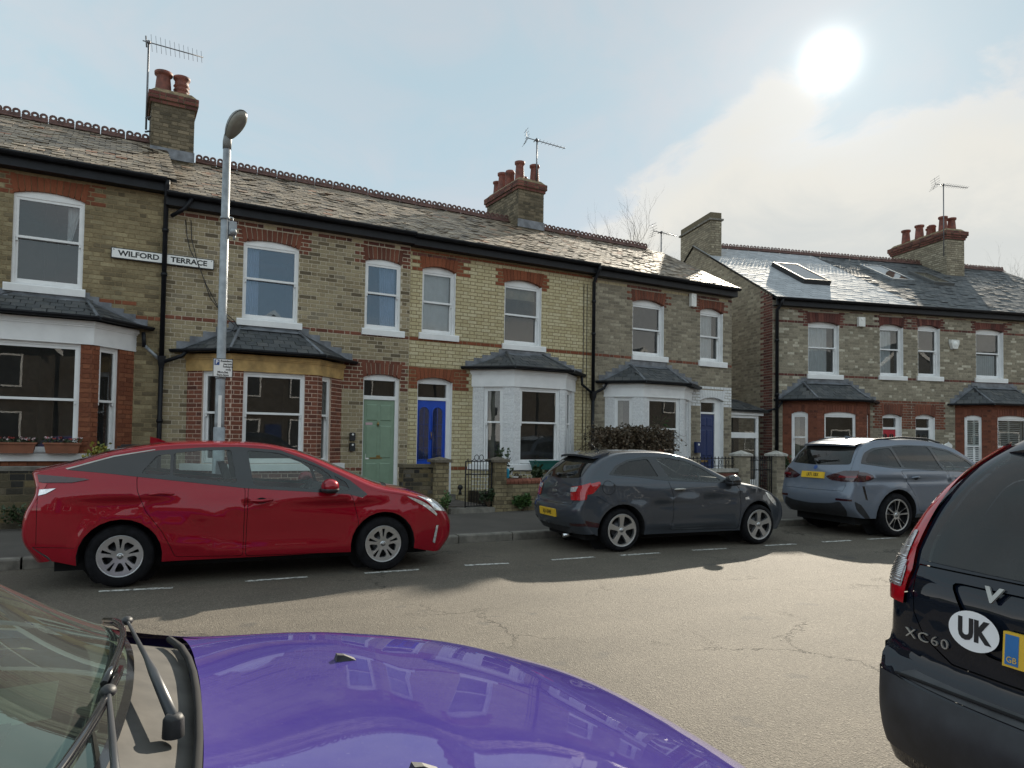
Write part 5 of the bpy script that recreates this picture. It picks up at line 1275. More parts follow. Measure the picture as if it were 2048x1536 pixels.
    g = empty('iron_gate', (13.50, 12.2, .12)); tag(g, 'black iron gate with arrow tops between the two white-capped pillars', 'gate'); w = .90
    f = MB()
    for z in (.1, .78, 1.02): f.tube([(0, 0, z), (w, 0, z)], .013, 6)
    for x in (0, w): f.tube([(x, 0, .02), (x, 0, 1.12)], .015, 6)
    f.build('gate_frame', 'black_paint', g)
    for i in range(1, 14):
        q = MB(); x = w*i/14; q.tube([(x, 0, .08), (x, 0, 1.08)], .009, 5); q.tube([(x, 0, 1.06), (x, 0, 1.14)], [.02, .002], 5); q.build('gate_bar', 'black_paint', g)
plain('sooty_cap', (0.15, 0.125, 0.095), 0.9, var=0.35, scale=14, bump=0.6)
plain('white_cap', (0.42, 0.40, 0.36), 0.85, var=0.25, scale=10, bump=0.4)
garden_walls()

# ------------------------------------------------------------------ flower boxes, bin, small things
def flower_box(X, Y, Z, w, label, mat='terracotta_box', flowers=True, group=None, h=.17):
    r = empty('flower_box', (X, Y, Z)); tag(r, label, 'flower box', group); m = MB(); d = .10
    a, b = .86*w/2, w/2
    m.add([(-a, -d*.8, 0), (a, -d*.8, 0), (a, d*.8, 0), (-a, d*.8, 0), (-b, -d, h), (b, -d, h), (b, d, h), (-b, d, h)], [(3, 2, 1, 0), (0, 1, 5, 4), (1, 2, 6, 5), (2, 3, 7, 6), (3, 0, 4, 7)])
    m.box(-b-.012, b+.012, -d-.012, -d+.01, h-.028, h); m.box(-b-.012, -b+.01, -d, d, h-.028, h); m.box(b-.01, b+.012, -d, d, h-.028, h); m.build('trough', mat, r)
    m = MB(); m.quad((-b, -d, h-.03), (b, -d, h-.03), (b, d, h-.03), (-b, d, h-.03)); m.build('compost', 'soil', r)
    if flowers:
        lf, fl, f2 = MB(), MB(), MB(); rn = random.Random(int(abs(X)*100))
        for i in range(90):
            p = Vector((rn.uniform(-b, b), rn.uniform(-d, d), h+rn.uniform(-.01, .05))); leaf(lf, p, rn, .035)
        for i in range(16):
            p = Vector((rn.uniform(-b, b), rn.uniform(-d, d*.5), h+rn.uniform(.03, .075))); q = fl if rn.random() < .5 else f2
            for k in range(5):
                leaf(q, p, rn, .032)
        lf.build('leaves', 'leaf_dark', r, 'stuff'); fl.build('flowers', 'petal_pink', r); f2.build('dark_flowers', 'petal_red', r)
def leaf(mb, p, rn, s, up=0.3):
    d = Vector((rn.uniform(-1, 1), rn.uniform(-1, 1), rn.uniform(-.5, 1)+up)).normalized(); a = d.orthogonal().normalized(); a.rotate(Matrix.Rotation(rn.uniform(0, 6.28), 3, d)); n = d.cross(a)
    w = s*rn.uniform(.35, .5); L = s*rn.uniform(.8, 1.3)
    mb.add([p, p+d*L*.5+a*w+n*.1*s, p+d*L, p+d*L*.5-a*w+n*.1*s], [(0, 1, 2, 3)], 0, max(rn.random(), .001))
flower_box(-.62, 13.42, 1.235, .50, 'right-hand terracotta flower box on the white bay sill', group='terracotta flower boxes')
flower_box(-1.25, 13.42, 1.235, .56, 'left-hand terracotta flower box on the white bay sill, cut by the picture edge', group='terracotta flower boxes')
flower_box(8.50, 13.42, .90, .70, 'dark green plastic trough on the sill of the white bay', 'green_plastic', False, h=.20)
def wheelie_bin():
    r = empty('wheelie_bin', (.45, 13.35, .3)); tag(r, 'black wheelie bin whose lid shows over the red car roof', 'wheelie bin')
    m = MB(); m.add([(-.22, -.25, 0), (.22, -.25, 0), (.22, .22, 0), (-.22, .22, 0), (-.28, -.33, 1.0), (.28, -.33, 1.0), (.28, .30, 1.0), (-.28, .30, 1.0)], [(3, 2, 1, 0), (0, 1, 5, 4), (1, 2, 6, 5), (2, 3, 7, 6), (3, 0, 4, 7)]); m.build('body', 'black_plastic', r)
    m = MB(); m.prism([(-.30, -.36), (.30, -.36), (.30, .33), (-.30, .33)], 1.0, 1.05); m.prism([(-.25, -.30), (.25, -.30), (.25, .28), (-.25, .28)], 1.05, 1.085); m.build('lid', 'black_plastic', r)
    m = MB(); m.tube([(-.24, .36, .98), (.24, .36, .98)], .018, 6); m.build('handle', 'black_plastic', r)
    for s in (-1, 1):
        m = MB(); m.lathe([(.0, -.03), (.09, -.03), (.09, .03), (.0, .03)], 12, 0, 'X', (s*.24, .24, .09)); m.build('wheel', 'tyre_rubber', r)
wheelie_bin()
def spray_can():
    r = empty('spray_can', (7.10, 12.63, .775)); tag(r, 'light blue can standing on the red brick coping', 'can')
    m = MB(); m.lathe([(0, 0), (.036, 0), (.038, .01), (.038, .16), (.033, .185), (.018, .195), (0, .195)], 14); m.build('body', 'can_blue', r)
    m = MB(); m.lathe([(.02, .195), (.02, .225), (.0, .228)], 10); m.build('nozzle', 'sign_white', r)
    r = MB(); r.lathe([(0, 0), (.06, 0), (.075, .02), (.07, .025), (.0, .012)], 14); o = r.build('saucer', 'off_white_paint'); o.location = (7.28, 12.63, .775); tag(o, 'small white saucer on the red brick coping beside the blue can', 'saucer')
    r = empty('boot_scraper', (6.72, 14.05, .34)); tag(r, 'little black ball ornament by the foot of the blue door frame', 'ornament')
    m = MB(); m.sphere((0, 0, .16), .06, 10, 8); m.build('ball', 'black_plastic', r); m = MB(); m.tube([(0, 0, 0), (0, 0, .11)], [.045, .02], 8); m.build('foot', 'black_plastic', r)
spray_can()

# ------------------------------------------------------------------ plants
def leafy(name, loc, rx, ry, rz_, n, mat, label, cat, seed, size=.06, stems=9, group=None, stemmat='twig_brown', low=0.0):
    r = empty(name, loc); tag(r, label, cat, group); rn = random.Random(seed); st, lf = MB(), MB()
    tips = []
    for i in range(stems):
        a = rn.uniform(0, 6.28); e = Vector((rx*.8*math.cos(a)*rn.uniform(.3, 1), ry*.8*math.sin(a)*rn.uniform(.3, 1), rz_*rn.uniform(.55, 1)))
        mid = e*.5+Vector((rn.uniform(-.1, .1)*rx, rn.uniform(-.1, .1)*ry, .1*rz_)); st.tube([(0, 0, 0), mid, e], [.012, .008, .003], 4, caps=False); tips.append((mid, e))
    for i in range(n):
        m_, e = rn.choice(tips); f = rn.uniform(low, 1.05); p = m_.lerp(e, f) + Vector((rn.gauss(0, .14)*rx, rn.gauss(0, .14)*ry, rn.gauss(0, .10)*rz_))
        leaf(lf, p, rn, size)
    st.build('stems', stemmat, r); lf.build('leaves', mat, r, 'stuff'); return r
leafy('shrub', (-.15, 13.15, .95), .30, .22, .42, 420, 'leaf_yellow', 'small yellow-green shrub at the tail of the red car under the bay sill', 'shrub', 1, .06)
leafy('rose_bush', (7.22, 13.05, .42), .20, .16, .86, 260, 'leaf_dark', 'tall dark-leaved bush behind the blue can', 'bush', 2, .075)
leafy('garden_plant', (7.62, 13.02, .42), .28, .18, .42, 280, 'leaf_brown', 'low brownish plant between the two dark-leaved bushes', 'plant', 3, .05)
leafy('rose_bush', (8.0, 12.98, .42), .20, .16, .56, 260, 'leaf_dark', 'short dark-leaved bush in front of the green trough', 'bush', 4, .075)
leafy('garden_plant', (8.9, 12.98, .42), .22, .16, .78, 90, 'seed_grass', 'thin straw-coloured plant at the right of the green trough', 'plant', 5, .05, 14, stemmat='twig_pale')
leafy('weed', (7.35, 12.42, .1), .26, .14, .30, 330, 'leaf_green', 'clump of bright green weeds at the foot of the red-coped wall', 'weed', 6, .09)
leafy('weed', (5.62, 12.36, .1), .16, .10, .45, 160, 'leaf_green', 'thin green weeds at the foot of the pillar by the red car nose', 'weed', 7, .05)
leafy('weed', (6.62, 12.52, .2), .22, .12, .34, 220, 'leaf_dark', 'dark ivy tangle behind the foot of the iron gate', 'weed', 8, .06)
leafy('weed', (-.9, 12.72, .08), .7, .14, .36, 420, 'leaf_dark', 'strip of dark weeds along the foot of the random stone wall', 'weed', 9, .05, 16)
leafy('evergreen_shrub', (15.95, 12.85, .1), .55, .45, 1.0, 900, 'leaf_dark', 'dark evergreen shrub between the white-capped pillar and the blue-grey car', 'shrub', 10, .08, 14)
def brown_bush():
    r = empty('arching_shrub', (10.55, 12.95, .72)); tag(r, 'wide brown shrub of thin arching twigs behind the grey hatchback', 'shrub'); rn = random.Random(5); st, lf = MB(), MB()
    for i in range(420):
        a = rn.uniform(0, 6.28); L = rn.uniform(.5, 1.15); b = Vector((rn.uniform(-.45, .45), rn.uniform(-.25, .25), rn.uniform(0.1, .6)))
        o = Vector((math.cos(a), math.sin(a)*.6, 0)); pts = []
        for k in range(6):
            f = k/5; pts.append(b + o*(L*f) + Vector((0, 0, (1.15*rn.uniform(.85, 1.05))*(f*1.6-f*f*1.25)*1.05)))
        st.tube(pts, [.010, .009, .007, .006, .005, .003], 3, caps=False)
        for k in range(12):
            f = rn.uniform(.25, 1); j = min(4, int(f*5)); p = pts[j].lerp(pts[j+1], f*5-j) + Vector((rn.gauss(0, .02), rn.gauss(0, .02), rn.gauss(0, .02))); leaf(lf, p, rn, .065, -.2)
    st.build('twigs', 'twig_brown', r, 'stuff'); lf.build('leaves', 'leaf_brown', r, 'stuff')
brown_bush()
def bare_tree(loc, h, seed, label, spread=.42, forks=5, r0=.16, lean=0.0, crown0=.3):
    r = empty('bare_tree', loc); tag(r, label, 'tree', 'bare trees behind the roofs'); rn = random.Random(seed); tr, cr = MB(), MB()
    def grow(p, d, L, rr, depth):
        n = 3; pts = [p]; q = p; dd = d.copy()
        for i in range(n):
            dd = (dd + Vector((rn.gauss(0, .10), rn.gauss(0, .10), .05))).normalized(); q = q + dd*(L/n); pts.append(q)
        (tr if depth == 0 else cr).tube(pts, [rr*(1-.35*i/n) for i in range(n+1)], 7 if depth == 0 else 4 if depth < 3 else 3, caps=False)
        if depth >= forks: return
        for k in range(rn.randint(2, 3) if depth < 4 else 2):
            f = rn.uniform(.55, 1.0) if k else 1.0; b = pts[min(n, int(f*n))]; a = rn.uniform(0, 6.28); s = dd.orthogonal().normalized(); s.rotate(Matrix.Rotation(a, 3, dd))
            grow(b, (dd + s*rn.uniform(spread*.6, spread*1.35) + Vector((0, 0, .18))).normalized(), L*rn.uniform(.62, .82), rr*.58, depth+1)
    grow(Vector((0, 0, 0)), Vector((lean, 0, 1)).normalized(), h*crown0, r0, 0)
    tr.build('trunk', 'bark', r); cr.build('crown', 'bark', r)
bare_tree((36.0, 45, 0), 24.5, 3, 'tallest bare tree, forking high above the end of the left-hand ridge', .50, 8, .20)
bare_tree((32.2, 45, 0), 21.5, 4, 'lower bare tree left of the tallest one, over the left-hand ridge', .52, 8, .17)
bare_tree((39.0, 46, 0), 21.0, 8, 'lower bare tree right of the tallest one, beside the end aerial', .52, 8, .16)
bare_tree((60.5, 31, 0), 20.5, 5, 'bare tree nearest the right-hand chimney', .52, 8, .16)
bare_tree((65.2, 30, 0), 21.5, 9, 'bare tree at the right edge of the picture beyond the dark slates', .5, 8, .17)
plain('facing_brick', (0.075, 0.06, 0.045), 0.9, var=0.3)
def opposite_side():     # the houses over the road behind the viewpoint, seen only in glass and paint
    for i, x in enumerate((-15, -8.5, -2.0, 4.5, 11, 17.5, 24, 30.5, 37, 43.5)):
        r = empty('facing_house', (x, -11.5, 0)); tag(r, 'brick house across the road, mirrored in the windows', 'house', 'houses across the road')
        m = MB(); m.box(0, 6.3, -8, 0, 0, 5.6); m.build('wall', 'facing_brick', r)
        m = MB(); g = i % 2
        if g: m.add([(-.3, .4, 5.4), (6.6, .4, 5.4), (3.15, .4, 8.4), (-.3, -8, 5.4), (6.6, -8, 5.4), (3.15, -8, 8.4)], [(0, 1, 2), (1, 4, 5, 2), (4, 3, 5), (3, 0, 2, 5)])
        else: m.add([(0, .4, 5.5), (6.3, .4, 5.5), (6.3, -4, 8.2), (0, -4, 8.2), (6.3, -8.4, 5.5), (0, -8.4, 5.5)], [(0, 1, 2, 3), (3, 2, 4, 5), (1, 4, 2), (0, 3, 5)])
        m.build('roof', 'dark_slate', r)
        if g:
            b = MB(); 
            for s in (-1, 1): b.add([(3.15, .44, 8.45), (3.15+s*3.5, .44, 5.35), (3.15+s*3.5, .44, 5.1), (3.15, .44, 8.15)], [(0, 1, 2, 3)])
            b.build('barge_board', 'white_paint', r)
        for u in (1.2, 3.9):
            for z in (1.0, 3.6):
                w = MB(); w.box(u, u+1.2, .01, .06, z, z+1.5); f = w.build('window', 'white_paint', r)
                p = MB(); p.box(u+.08, u+1.12, .06, .07, z+.08, z+1.42); p.build('pane', 'sign_black', f)
        d = MB(); d.box(2.65, 3.5, .01, .05, .1, 2.2); d.build('door', 'navy_paint', r)
opposite_side()
# ------------------------------------------------------------------ cars
class Spline:      # Hermite curve through knots with chord-length tangents; sharp knots break the tangent
    def __init__(s, pts, sharp=()):
        s.p = [np.array(q, float) for q in pts]; n = len(s.p); s.mi, s.mo = [None]*n, [None]*n
        ch = [np.linalg.norm(s.p[i+1]-s.p[i])+1e-9 for i in range(n-1)]; s.ch = ch
        for i in range(n):
            if i == 0: a = b = (s.p[1]-s.p[0])/ch[0]
            elif i == n-1: a = b = (s.p[-1]-s.p[-2])/ch[-1]
            else:
                d0, d1 = (s.p[i]-s.p[i-1])/ch[i-1], (s.p[i+1]-s.p[i])/ch[i]
                a = b = (d0*ch[i]+d1*ch[i-1])/(ch[i]+ch[i-1])
                if i in sharp: a, b = d0, d1
            s.mi[i], s.mo[i] = a, b
    def __call__(s, t):
        n = len(s.p); i = min(max(int(math.floor(t)), 0), n-2); f = t-i; L = s.ch[i]
        h = 2*f**3-3*f*f+1, f**3-2*f*f+f, -2*f**3+3*f*f, f**3-f*f
        return s.p[i]*h[0] + s.mo[i]*(L*h[1]) + s.p[i+1]*h[2] + s.mi[i+1]*(L*h[3])
def pchip(xs, ys):
    sp = Spline([(x, y) for x, y in zip(xs, ys)])
    T = np.linspace(0, len(xs)-1, (len(xs)-1)*12+1); P = np.array([sp(t) for t in T])
    def f(x): return float(np.interp(x, P[:, 0], P[:, 1]))
    return f
def subdiv(poly, h):
    out = []
    for (a, b) in zip(poly, poly[1:]+poly[:1]):
        L = math.hypot(b[0]-a[0], b[1]-a[1]); n = max(1, int(math.ceil(L/h)))
        for i in range(n): out.append((a[0]+(b[0]-a[0])*i/n, a[1]+(b[1]-a[1])*i/n))
    return out
def inset(poly, d):
    n = len(poly); A = sum(poly[i][0]*poly[(i+1) % n][1]-poly[(i+1) % n][0]*poly[i][1] for i in range(n)); sg = 1 if A > 0 else -1; out = []
    for i in range(n):
        p, q, r = Vector(poly[i-1]), Vector(poly[i]), Vector(poly[(i+1) % n]); a = (q-p); b = (r-q)
        if a.length < 1e-6 or b.length < 1e-6: out.append(tuple(q)); continue
        a.normalize(); b.normalize(); na, nb = Vector((-a.y, a.x))*sg, Vector((-b.y, b.x))*sg; m = na+nb
        m = m.normalized() if m.length > 1e-4 else na
        out.append(tuple(q + m*(d/max(m.dot(nb), .4))))
    return out
def rounded(poly, r=.03, k=3):
    n = len(poly); out = []
    for i in range(n):
        p, q, s = Vector(poly[i-1]), Vector(poly[i]), Vector(poly[(i+1) % n]); a, b = (p-q), (s-q); ra = min(r, a.length*.45, b.length*.45)
        A, B = q+a.normalized()*ra, q+b.normalized()*ra
        for j in range(k+1):
            t = j/k; out.append(tuple(A*(1-t)**2 + q*2*t*(1-t) + B*t*t))
    return out
def in_poly(x, y, poly):
    c = False; j = len(poly)-1
    for i in range(len(poly)):
        (xi, yi), (xj, yj) = poly[i], poly[j]
        if (yi > y) != (yj > y) and x < (xj-xi)*(y-yi)/(yj-yi)+xi: c = not c
        j = i
    return c
def panels(regions, h, func, flip=False, grid=None):
    """regions: [(key, polygon, offset)], the first is the outline; later ones cut into earlier ones. Returns {key: [MBdata]}"""
    co, ed, fc = [], [], []
    for key, poly, off in regions:
        if sum(a[0]*b[1]-b[0]*a[1] for a, b in zip(poly, poly[1:]+poly[:1])) < 0: poly = poly[::-1]
        p = subdiv(poly, h*.8); b = len(co); co += [Vector(q) for q in p]; fc.append(list(range(b, b+len(p))))
    allb = np.array([tuple(c) for c in co]); x0, y0 = allb.min(0); x1, y1 = allb.max(0)
    out = regions[0][1]; gx = np.arange(x0+h/2, x1, h); gy = np.arange(y0+h/2, y1, h) if grid is None else grid
    for i, y in enumerate(gy):
        for x in gx:
            xx = x+(h/2 if i % 2 else 0)
            if in_poly(xx, y, out) and np.min((allb[:, 0]-xx)**2+(allb[:, 1]-y)**2) > (h*.38)**2: co.append(Vector((xx, y)))
    v, e, f, ov, oe, of = delaunay_2d_cdt(co, [], fc, 1, 1e-5, True)
    res = {}
    for tri, ids in zip(f, of):
        if 0 not in ids: continue
        k = max(ids); res.setdefault(k, []).append(tri)
    outp = []
    for k, tris in res.items():
        idx = {}; vs, ns = [], []; off = regions[k][2]
        for t in tris:
            for i in t:
                if i not in idx:
                    idx[i] = len(vs); P, N = func(v[i][0], v[i][1]); vs.append(P+N*off); ns.append(N)
        fs = []
        for t in tris:
            a = [idx[i] for i in t]; n = (vs[a[1]]-vs[a[0]]).cross(vs[a[2]]-vs[a[0]])
            if n.dot(ns[a[0]]+ns[a[1]]+ns[a[2]]) < 0: a = a[::-1]
            fs.append(tuple(a))
        outp.append((regions[k][0], vs, ns, fs))
    return outp
def shell_mesh(name, vs, ns, fs, mat):
    me = bpy.data.meshes.new(name); me.from_pydata([tuple(v) for v in vs], [], fs); me.materials.append(M[mat])
    me.polygons.foreach_set('use_smooth', [True]*len(fs)); me.update()
    me.normals_split_custom_set_from_vertices([tuple(n) for n in ns]); return me
class Car:
    def __init__(s, name, loc, heading, label, cat, kn, wz, plan, sharp=(), group=None, n_exp=2.4, crease=None):
        s.root = empty(name, loc, heading); tag(s.root, label, cat, group)
        s.C = Spline([(a, b) for a, b, c, d in kn], sharp); s.E = Spline([(c, d) for a, b, c, d in kn], sharp); s.K = len(kn)-1
        s.wf = pchip([a for a, b in wz], [b for a, b in wz]); s.plan = plan; s.crease = crease; s.ne = n_exp
        s.T = np.linspace(0, s.K, s.K*16+1); P = np.array([s.C(t) for t in s.T]); s.S = np.concatenate([[0], np.cumsum(np.linalg.norm(np.diff(P, axis=0), axis=1))])
        s.made = {}
    def W(s, x, z):
        xf, af, xr, ar = s.plan; k = 1.0
        if x > xf: k -= af*((x-xf))**2
        if x < xr: k -= ar*((xr-x))**2
        w = s.wf(z)*k
        if s.crease: w += s.crease(x, z)
        return w
    def side(s, x, z, sg=-1):
        d = .004; y = s.W(x, z); gx, gz = (s.W(x+d, z)-s.W(x-d, z))/(2*d), (s.W(x, z+d)-s.W(x, z-d))/(2*d)
        return Vector((x, sg*y, z)), Vector((-gx, sg, -gz)).normalized()
    def _wp(s, u, v):
        t = float(np.interp(u, s.S, s.T)); C, E = s.C(t), s.E(t); ye = s.W(E[0], E[1]); a = min(abs(v), 1.0); q = 1-(1-a)**2
        k = 1-max(1-q**s.ne, 0)**(1/s.ne); p = C+(E-C)*k
        return Vector((p[0], math.copysign(q*ye, v), p[1]))
    def wrap(s, u, v):
        v = v/.8; d = .006; L = s.S[-1]; v = max(-1, min(1, v)); P = s._wp(u, v)
        u0, u1 = max(u-d, 0), min(u+d, L); v0, v1 = max(v-d, -1), min(v+d, 1)
        a = s._wp(u1, v)-s._wp(u0, v); b = s._wp(u, v1)-s._wp(u, v0); n = b.cross(a)
        n = n.normalized() if n.length > 1e-12 else Vector((0, 0, 1))
        mid = Vector((1.2, 0, .6))
        if n.dot(P-Vector((max(min(P.x, 2.6), 0.2), 0, .55))) < 0: n = -n
        return P, n
    def uv(s, t, y):     # knot parameter and lateral metres to the wrap's flat coordinates
        u = float(np.interp(t, s.T, s.S)); E = s.E(t); ye = s.W(E[0], E[1]); q = min(abs(y)/ye, 1.0); return (u, math.copysign(min(1-math.sqrt(1-q), .996), y)*.8)
    def emit(s, parts, prefix, mats, names, parent=None):
        for key, vs, ns, fs in parts:
            o = put(names.get(key, key), shell_mesh(names.get(key, key), vs, ns, fs, mats[key]), parent or s.root); s.made[(prefix, key)] = o
    def build_sides(s, arches, sill, feats, mats, names, h=.075, sides=(-1, 1)):
        """arches: (x, z, r); feats: (key, polygon, offset)"""
        ring = [tuple(s.E(t)) for t in np.linspace(0, s.K, s.K*6+1)]          # rear bottom, over the top, to front bottom
        sl = [ring[-1]]
        for (ax, az, r) in sorted(arches, reverse=True):
            a0 = math.asin(max(-1, min(1, (sill-az)/r))); n = 14
            for i in range(n+1):
                a = a0 + (math.pi-2*a0)*i/n; sl.append((ax+r*math.cos(a), az+r*math.sin(a)))
        outline = ring[:-1] + sl
        for sg in sides:
            f = lambda x, z, sg=sg: s.side(x, z, sg)
            ft = [q for q in feats if q[0] != 'near_only']
            s.emit(panels([('body', outline, 0.0)] + ft, h, f), sg, mats, names)
            for (ax, az, r) in arches:
                w = MB()       # wheel housing: liner and inner face
                a0 = math.asin(max(-1, min(1, (sill-az)/r))); n = 14; vs = []
                for i in range(n+1):
                    a = a0+(math.pi-2*a0)*i/n; x, z = ax+r*math.cos(a), az+r*math.sin(a); y = s.W(x, z); vs += [(x, sg*(y-.002), z), (x, sg*(y-.34), z)]
                w.add(vs, [(2*i, 2*i+1, 2*i+3, 2*i+2) for i in range(n)])
                w.build('wheel_housing', 'car_cavity', s.root); w = MB()
                w.add([(ax+r*1.02*math.cos(a), sg*(s.W(ax, az)-.34), az+r*1.02*math.sin(a)) for a in [math.pi*2*i/16 for i in range(16)]], [tuple(range(16))]); w.build('wheel_well', 'car_cavity', s.root)
    def build_wrap(s, feats, mats, names, h=.08, t0=0.0, t1=None):
        u0, u1 = float(np.interp(t0, s.T, s.S)), float(np.interp(s.K if t1 is None else t1, s.T, s.S)); n = int((u1-u0)/h)
        out = [(u0, -.8)] + [(u1, -.8)] + [(u1, .8)] + [(u0, .8)]
        s.emit(panels([('body', out, 0.0)] + feats, h, s.wrap), 'wrap', mats, names)
    def underbody(s, x0, x1, w, z0, z1):
        m = MB(); m.box(x0, x1, -w, w, z0, z1); m.build('underbody', 'car_cavity', s.root)
    def wheel(s, x, y, r, wdt, rim_r, style, sg, mats=('silver_alloy', 'dark_alloy')):
        w = empty('wheel'); w.parent = s.root; w.location = (x, sg*y, r); w.rotation_euler = (0, 0, 0 if sg < 0 else math.pi)
        key = (style, round(r, 3), round(rim_r, 3), wdt)
        if key not in UNIT: UNIT[key] = wheel_meshes(r, wdt, rim_r, style, mats)
        for nm, me in UNIT[key]: put(nm, me, w)
        return w
    def seat(s, x, y, z, h=.62, w=.46, rec=.22):
        m = MB(); X = lambda a, b, c: (x+a, y+b, z+c)
        m.prism([(-.05, 0), (.48, .04), (.50, .14), (.0, .14)], -w/2, w/2, 0, lambda a, c, b: X(a, b, c))
        m.prism([(-.10, .08), (.06, .12), (.02-rec*.8, h), (-.10-rec, h-.02)], -w/2*.94, w/2*.94, 0, lambda a, c, b: X(a, b, c))
        m.prism([(-.05-rec*1.0, h+.04), (.02-rec*1.0, h+.06), (.0-rec*1.15, h+.22), (-.07-rec*1.15, h+.21)], -.12, .12, 0, lambda a, c, b: X(a, b, c))
        m.tube([X(-.03-rec, -.05, h-.02), X(-.03-rec, -.05, h+.06)], .008, 5); m.tube([X(-.03-rec, .05, h-.02), X(-.03-rec, .05, h+.06)], .008, 5)
        return m.build('seat', 'seat_fabric', s.root)
    def steering(s, x, y, z):
        m = MB(); n = 20; c = Vector((x, y, z)); ax = Vector((-.9, 0, .42)).normalized(); a = Vector((0, 1, 0)); b = ax.cross(a)
        m.tube([c+a*(.185*math.cos(2*math.pi*i/n))+b*(.185*math.sin(2*math.pi*i/n)) for i in range(n+1)], .016, 6)
        for t in (0, math.pi, -math.pi/2): m.tube([c, c+a*(.18*math.cos(t))+b*(.18*math.sin(t))], .014, 5)
        m.sphere(tuple(c), (.03, .065, .06), 8, 6); m.build('steering_wheel', 'car_plastic_grey', s.root)
    def plate(s, t, y, w, h_, text, z_off=.012, tall=.082, sxs=.70, mat='plate_yellow'):
        P, N = s.wrap(*s.uv(t, y)); r = Vector((0, -1, 0)) if N.x < 0 else Vector((0, 1, 0)); r = (r-N*r.dot(N)).normalized(); u = N.cross(r)
        m = MB(); c, e = P+N*z_off, .004
        q = [c-r*w/2-u*h_/2, c+r*w/2-u*h_/2, c+r*w/2+u*h_/2, c-r*w/2+u*h_/2]; m.add(q+[x-N*.02 for x in q], [(0, 1, 2, 3), (0, 4, 5, 1), (1, 5, 6, 2), (2, 6, 7, 3), (3, 7, 4, 0)])
        o = m.build('number_plate', mat, s.root)
        if text: lettering('lettering', text, tall, 'sign_black', basis(c+N*.0015, r, u), o, bold=.002, extrude=.0005, sx=sxs, spacing=1.1)
        return o, c, r, u, N
    def mirror(s, x, y, z, sg, body, size=(.125, .135, .085)):
        m = empty('door_mirror'); m.parent = s.root
        a = MB(); a.sphere((x, sg*(y+.13), z), (size[0]*.8, size[1], size[2]), 14, 9); 
        o = a.build('housing', body, m)
        b = MB(); b.add([(x-.075, sg*(y+.05), z-.05), (x-.075, sg*(y+.22), z-.05), (x-.08, sg*(y+.22), z+.05), (x-.08, sg*(y+.05), z+.05)], [(0, 1, 2, 3) if sg < 0 else (3, 2, 1, 0)]); b.build('mirror_glass', 'chrome', m)
        c = MB(); c.tube([(x+.02, sg*(y-.02), z-.06), (x, sg*(y+.10), z-.05)], [.035, .028], 8); c.sphere((x, sg*(y+.13), z-.035), (size[0]*.82, size[1]*1.01, size[2]*.55), 12, 6); c.build('mirror_foot', 'car_plastic_grey', m)
    def handle(s, x, z, sg, mat, L=.22):
        m = MB(); pts = []
        for i in range(7):
            f = i/6; P, N = s.side(x-L/2+L*f, z, sg); pts.append(P+N*(.03*math.sin(math.pi*min(max(f*1.3-.15, 0), 1))+.004))
        m.tube(pts, [.010, .016, .017, .017, .017, .016, .010], 8); m.build('door_handle', mat, s.root)
        c = MB(); P, N = s.side(x, z-.005, sg); c.lathe([(0, 0), (.05, 0), (.052, -.006)], 14, 0, 'Y'); 
        d = MB(); d.add([Vector(v)*1.0 + P + N*.002 for v in [(a*.055, 0, b*.032) for a, b in [(math.cos(t), math.sin(t)) for t in [2*math.pi*i/14 for i in range(14)]]]], [tuple(range(14)) if sg < 0 else tuple(range(13, -1, -1))]); d.build('handle_recess', 'car_cavity', s.root)
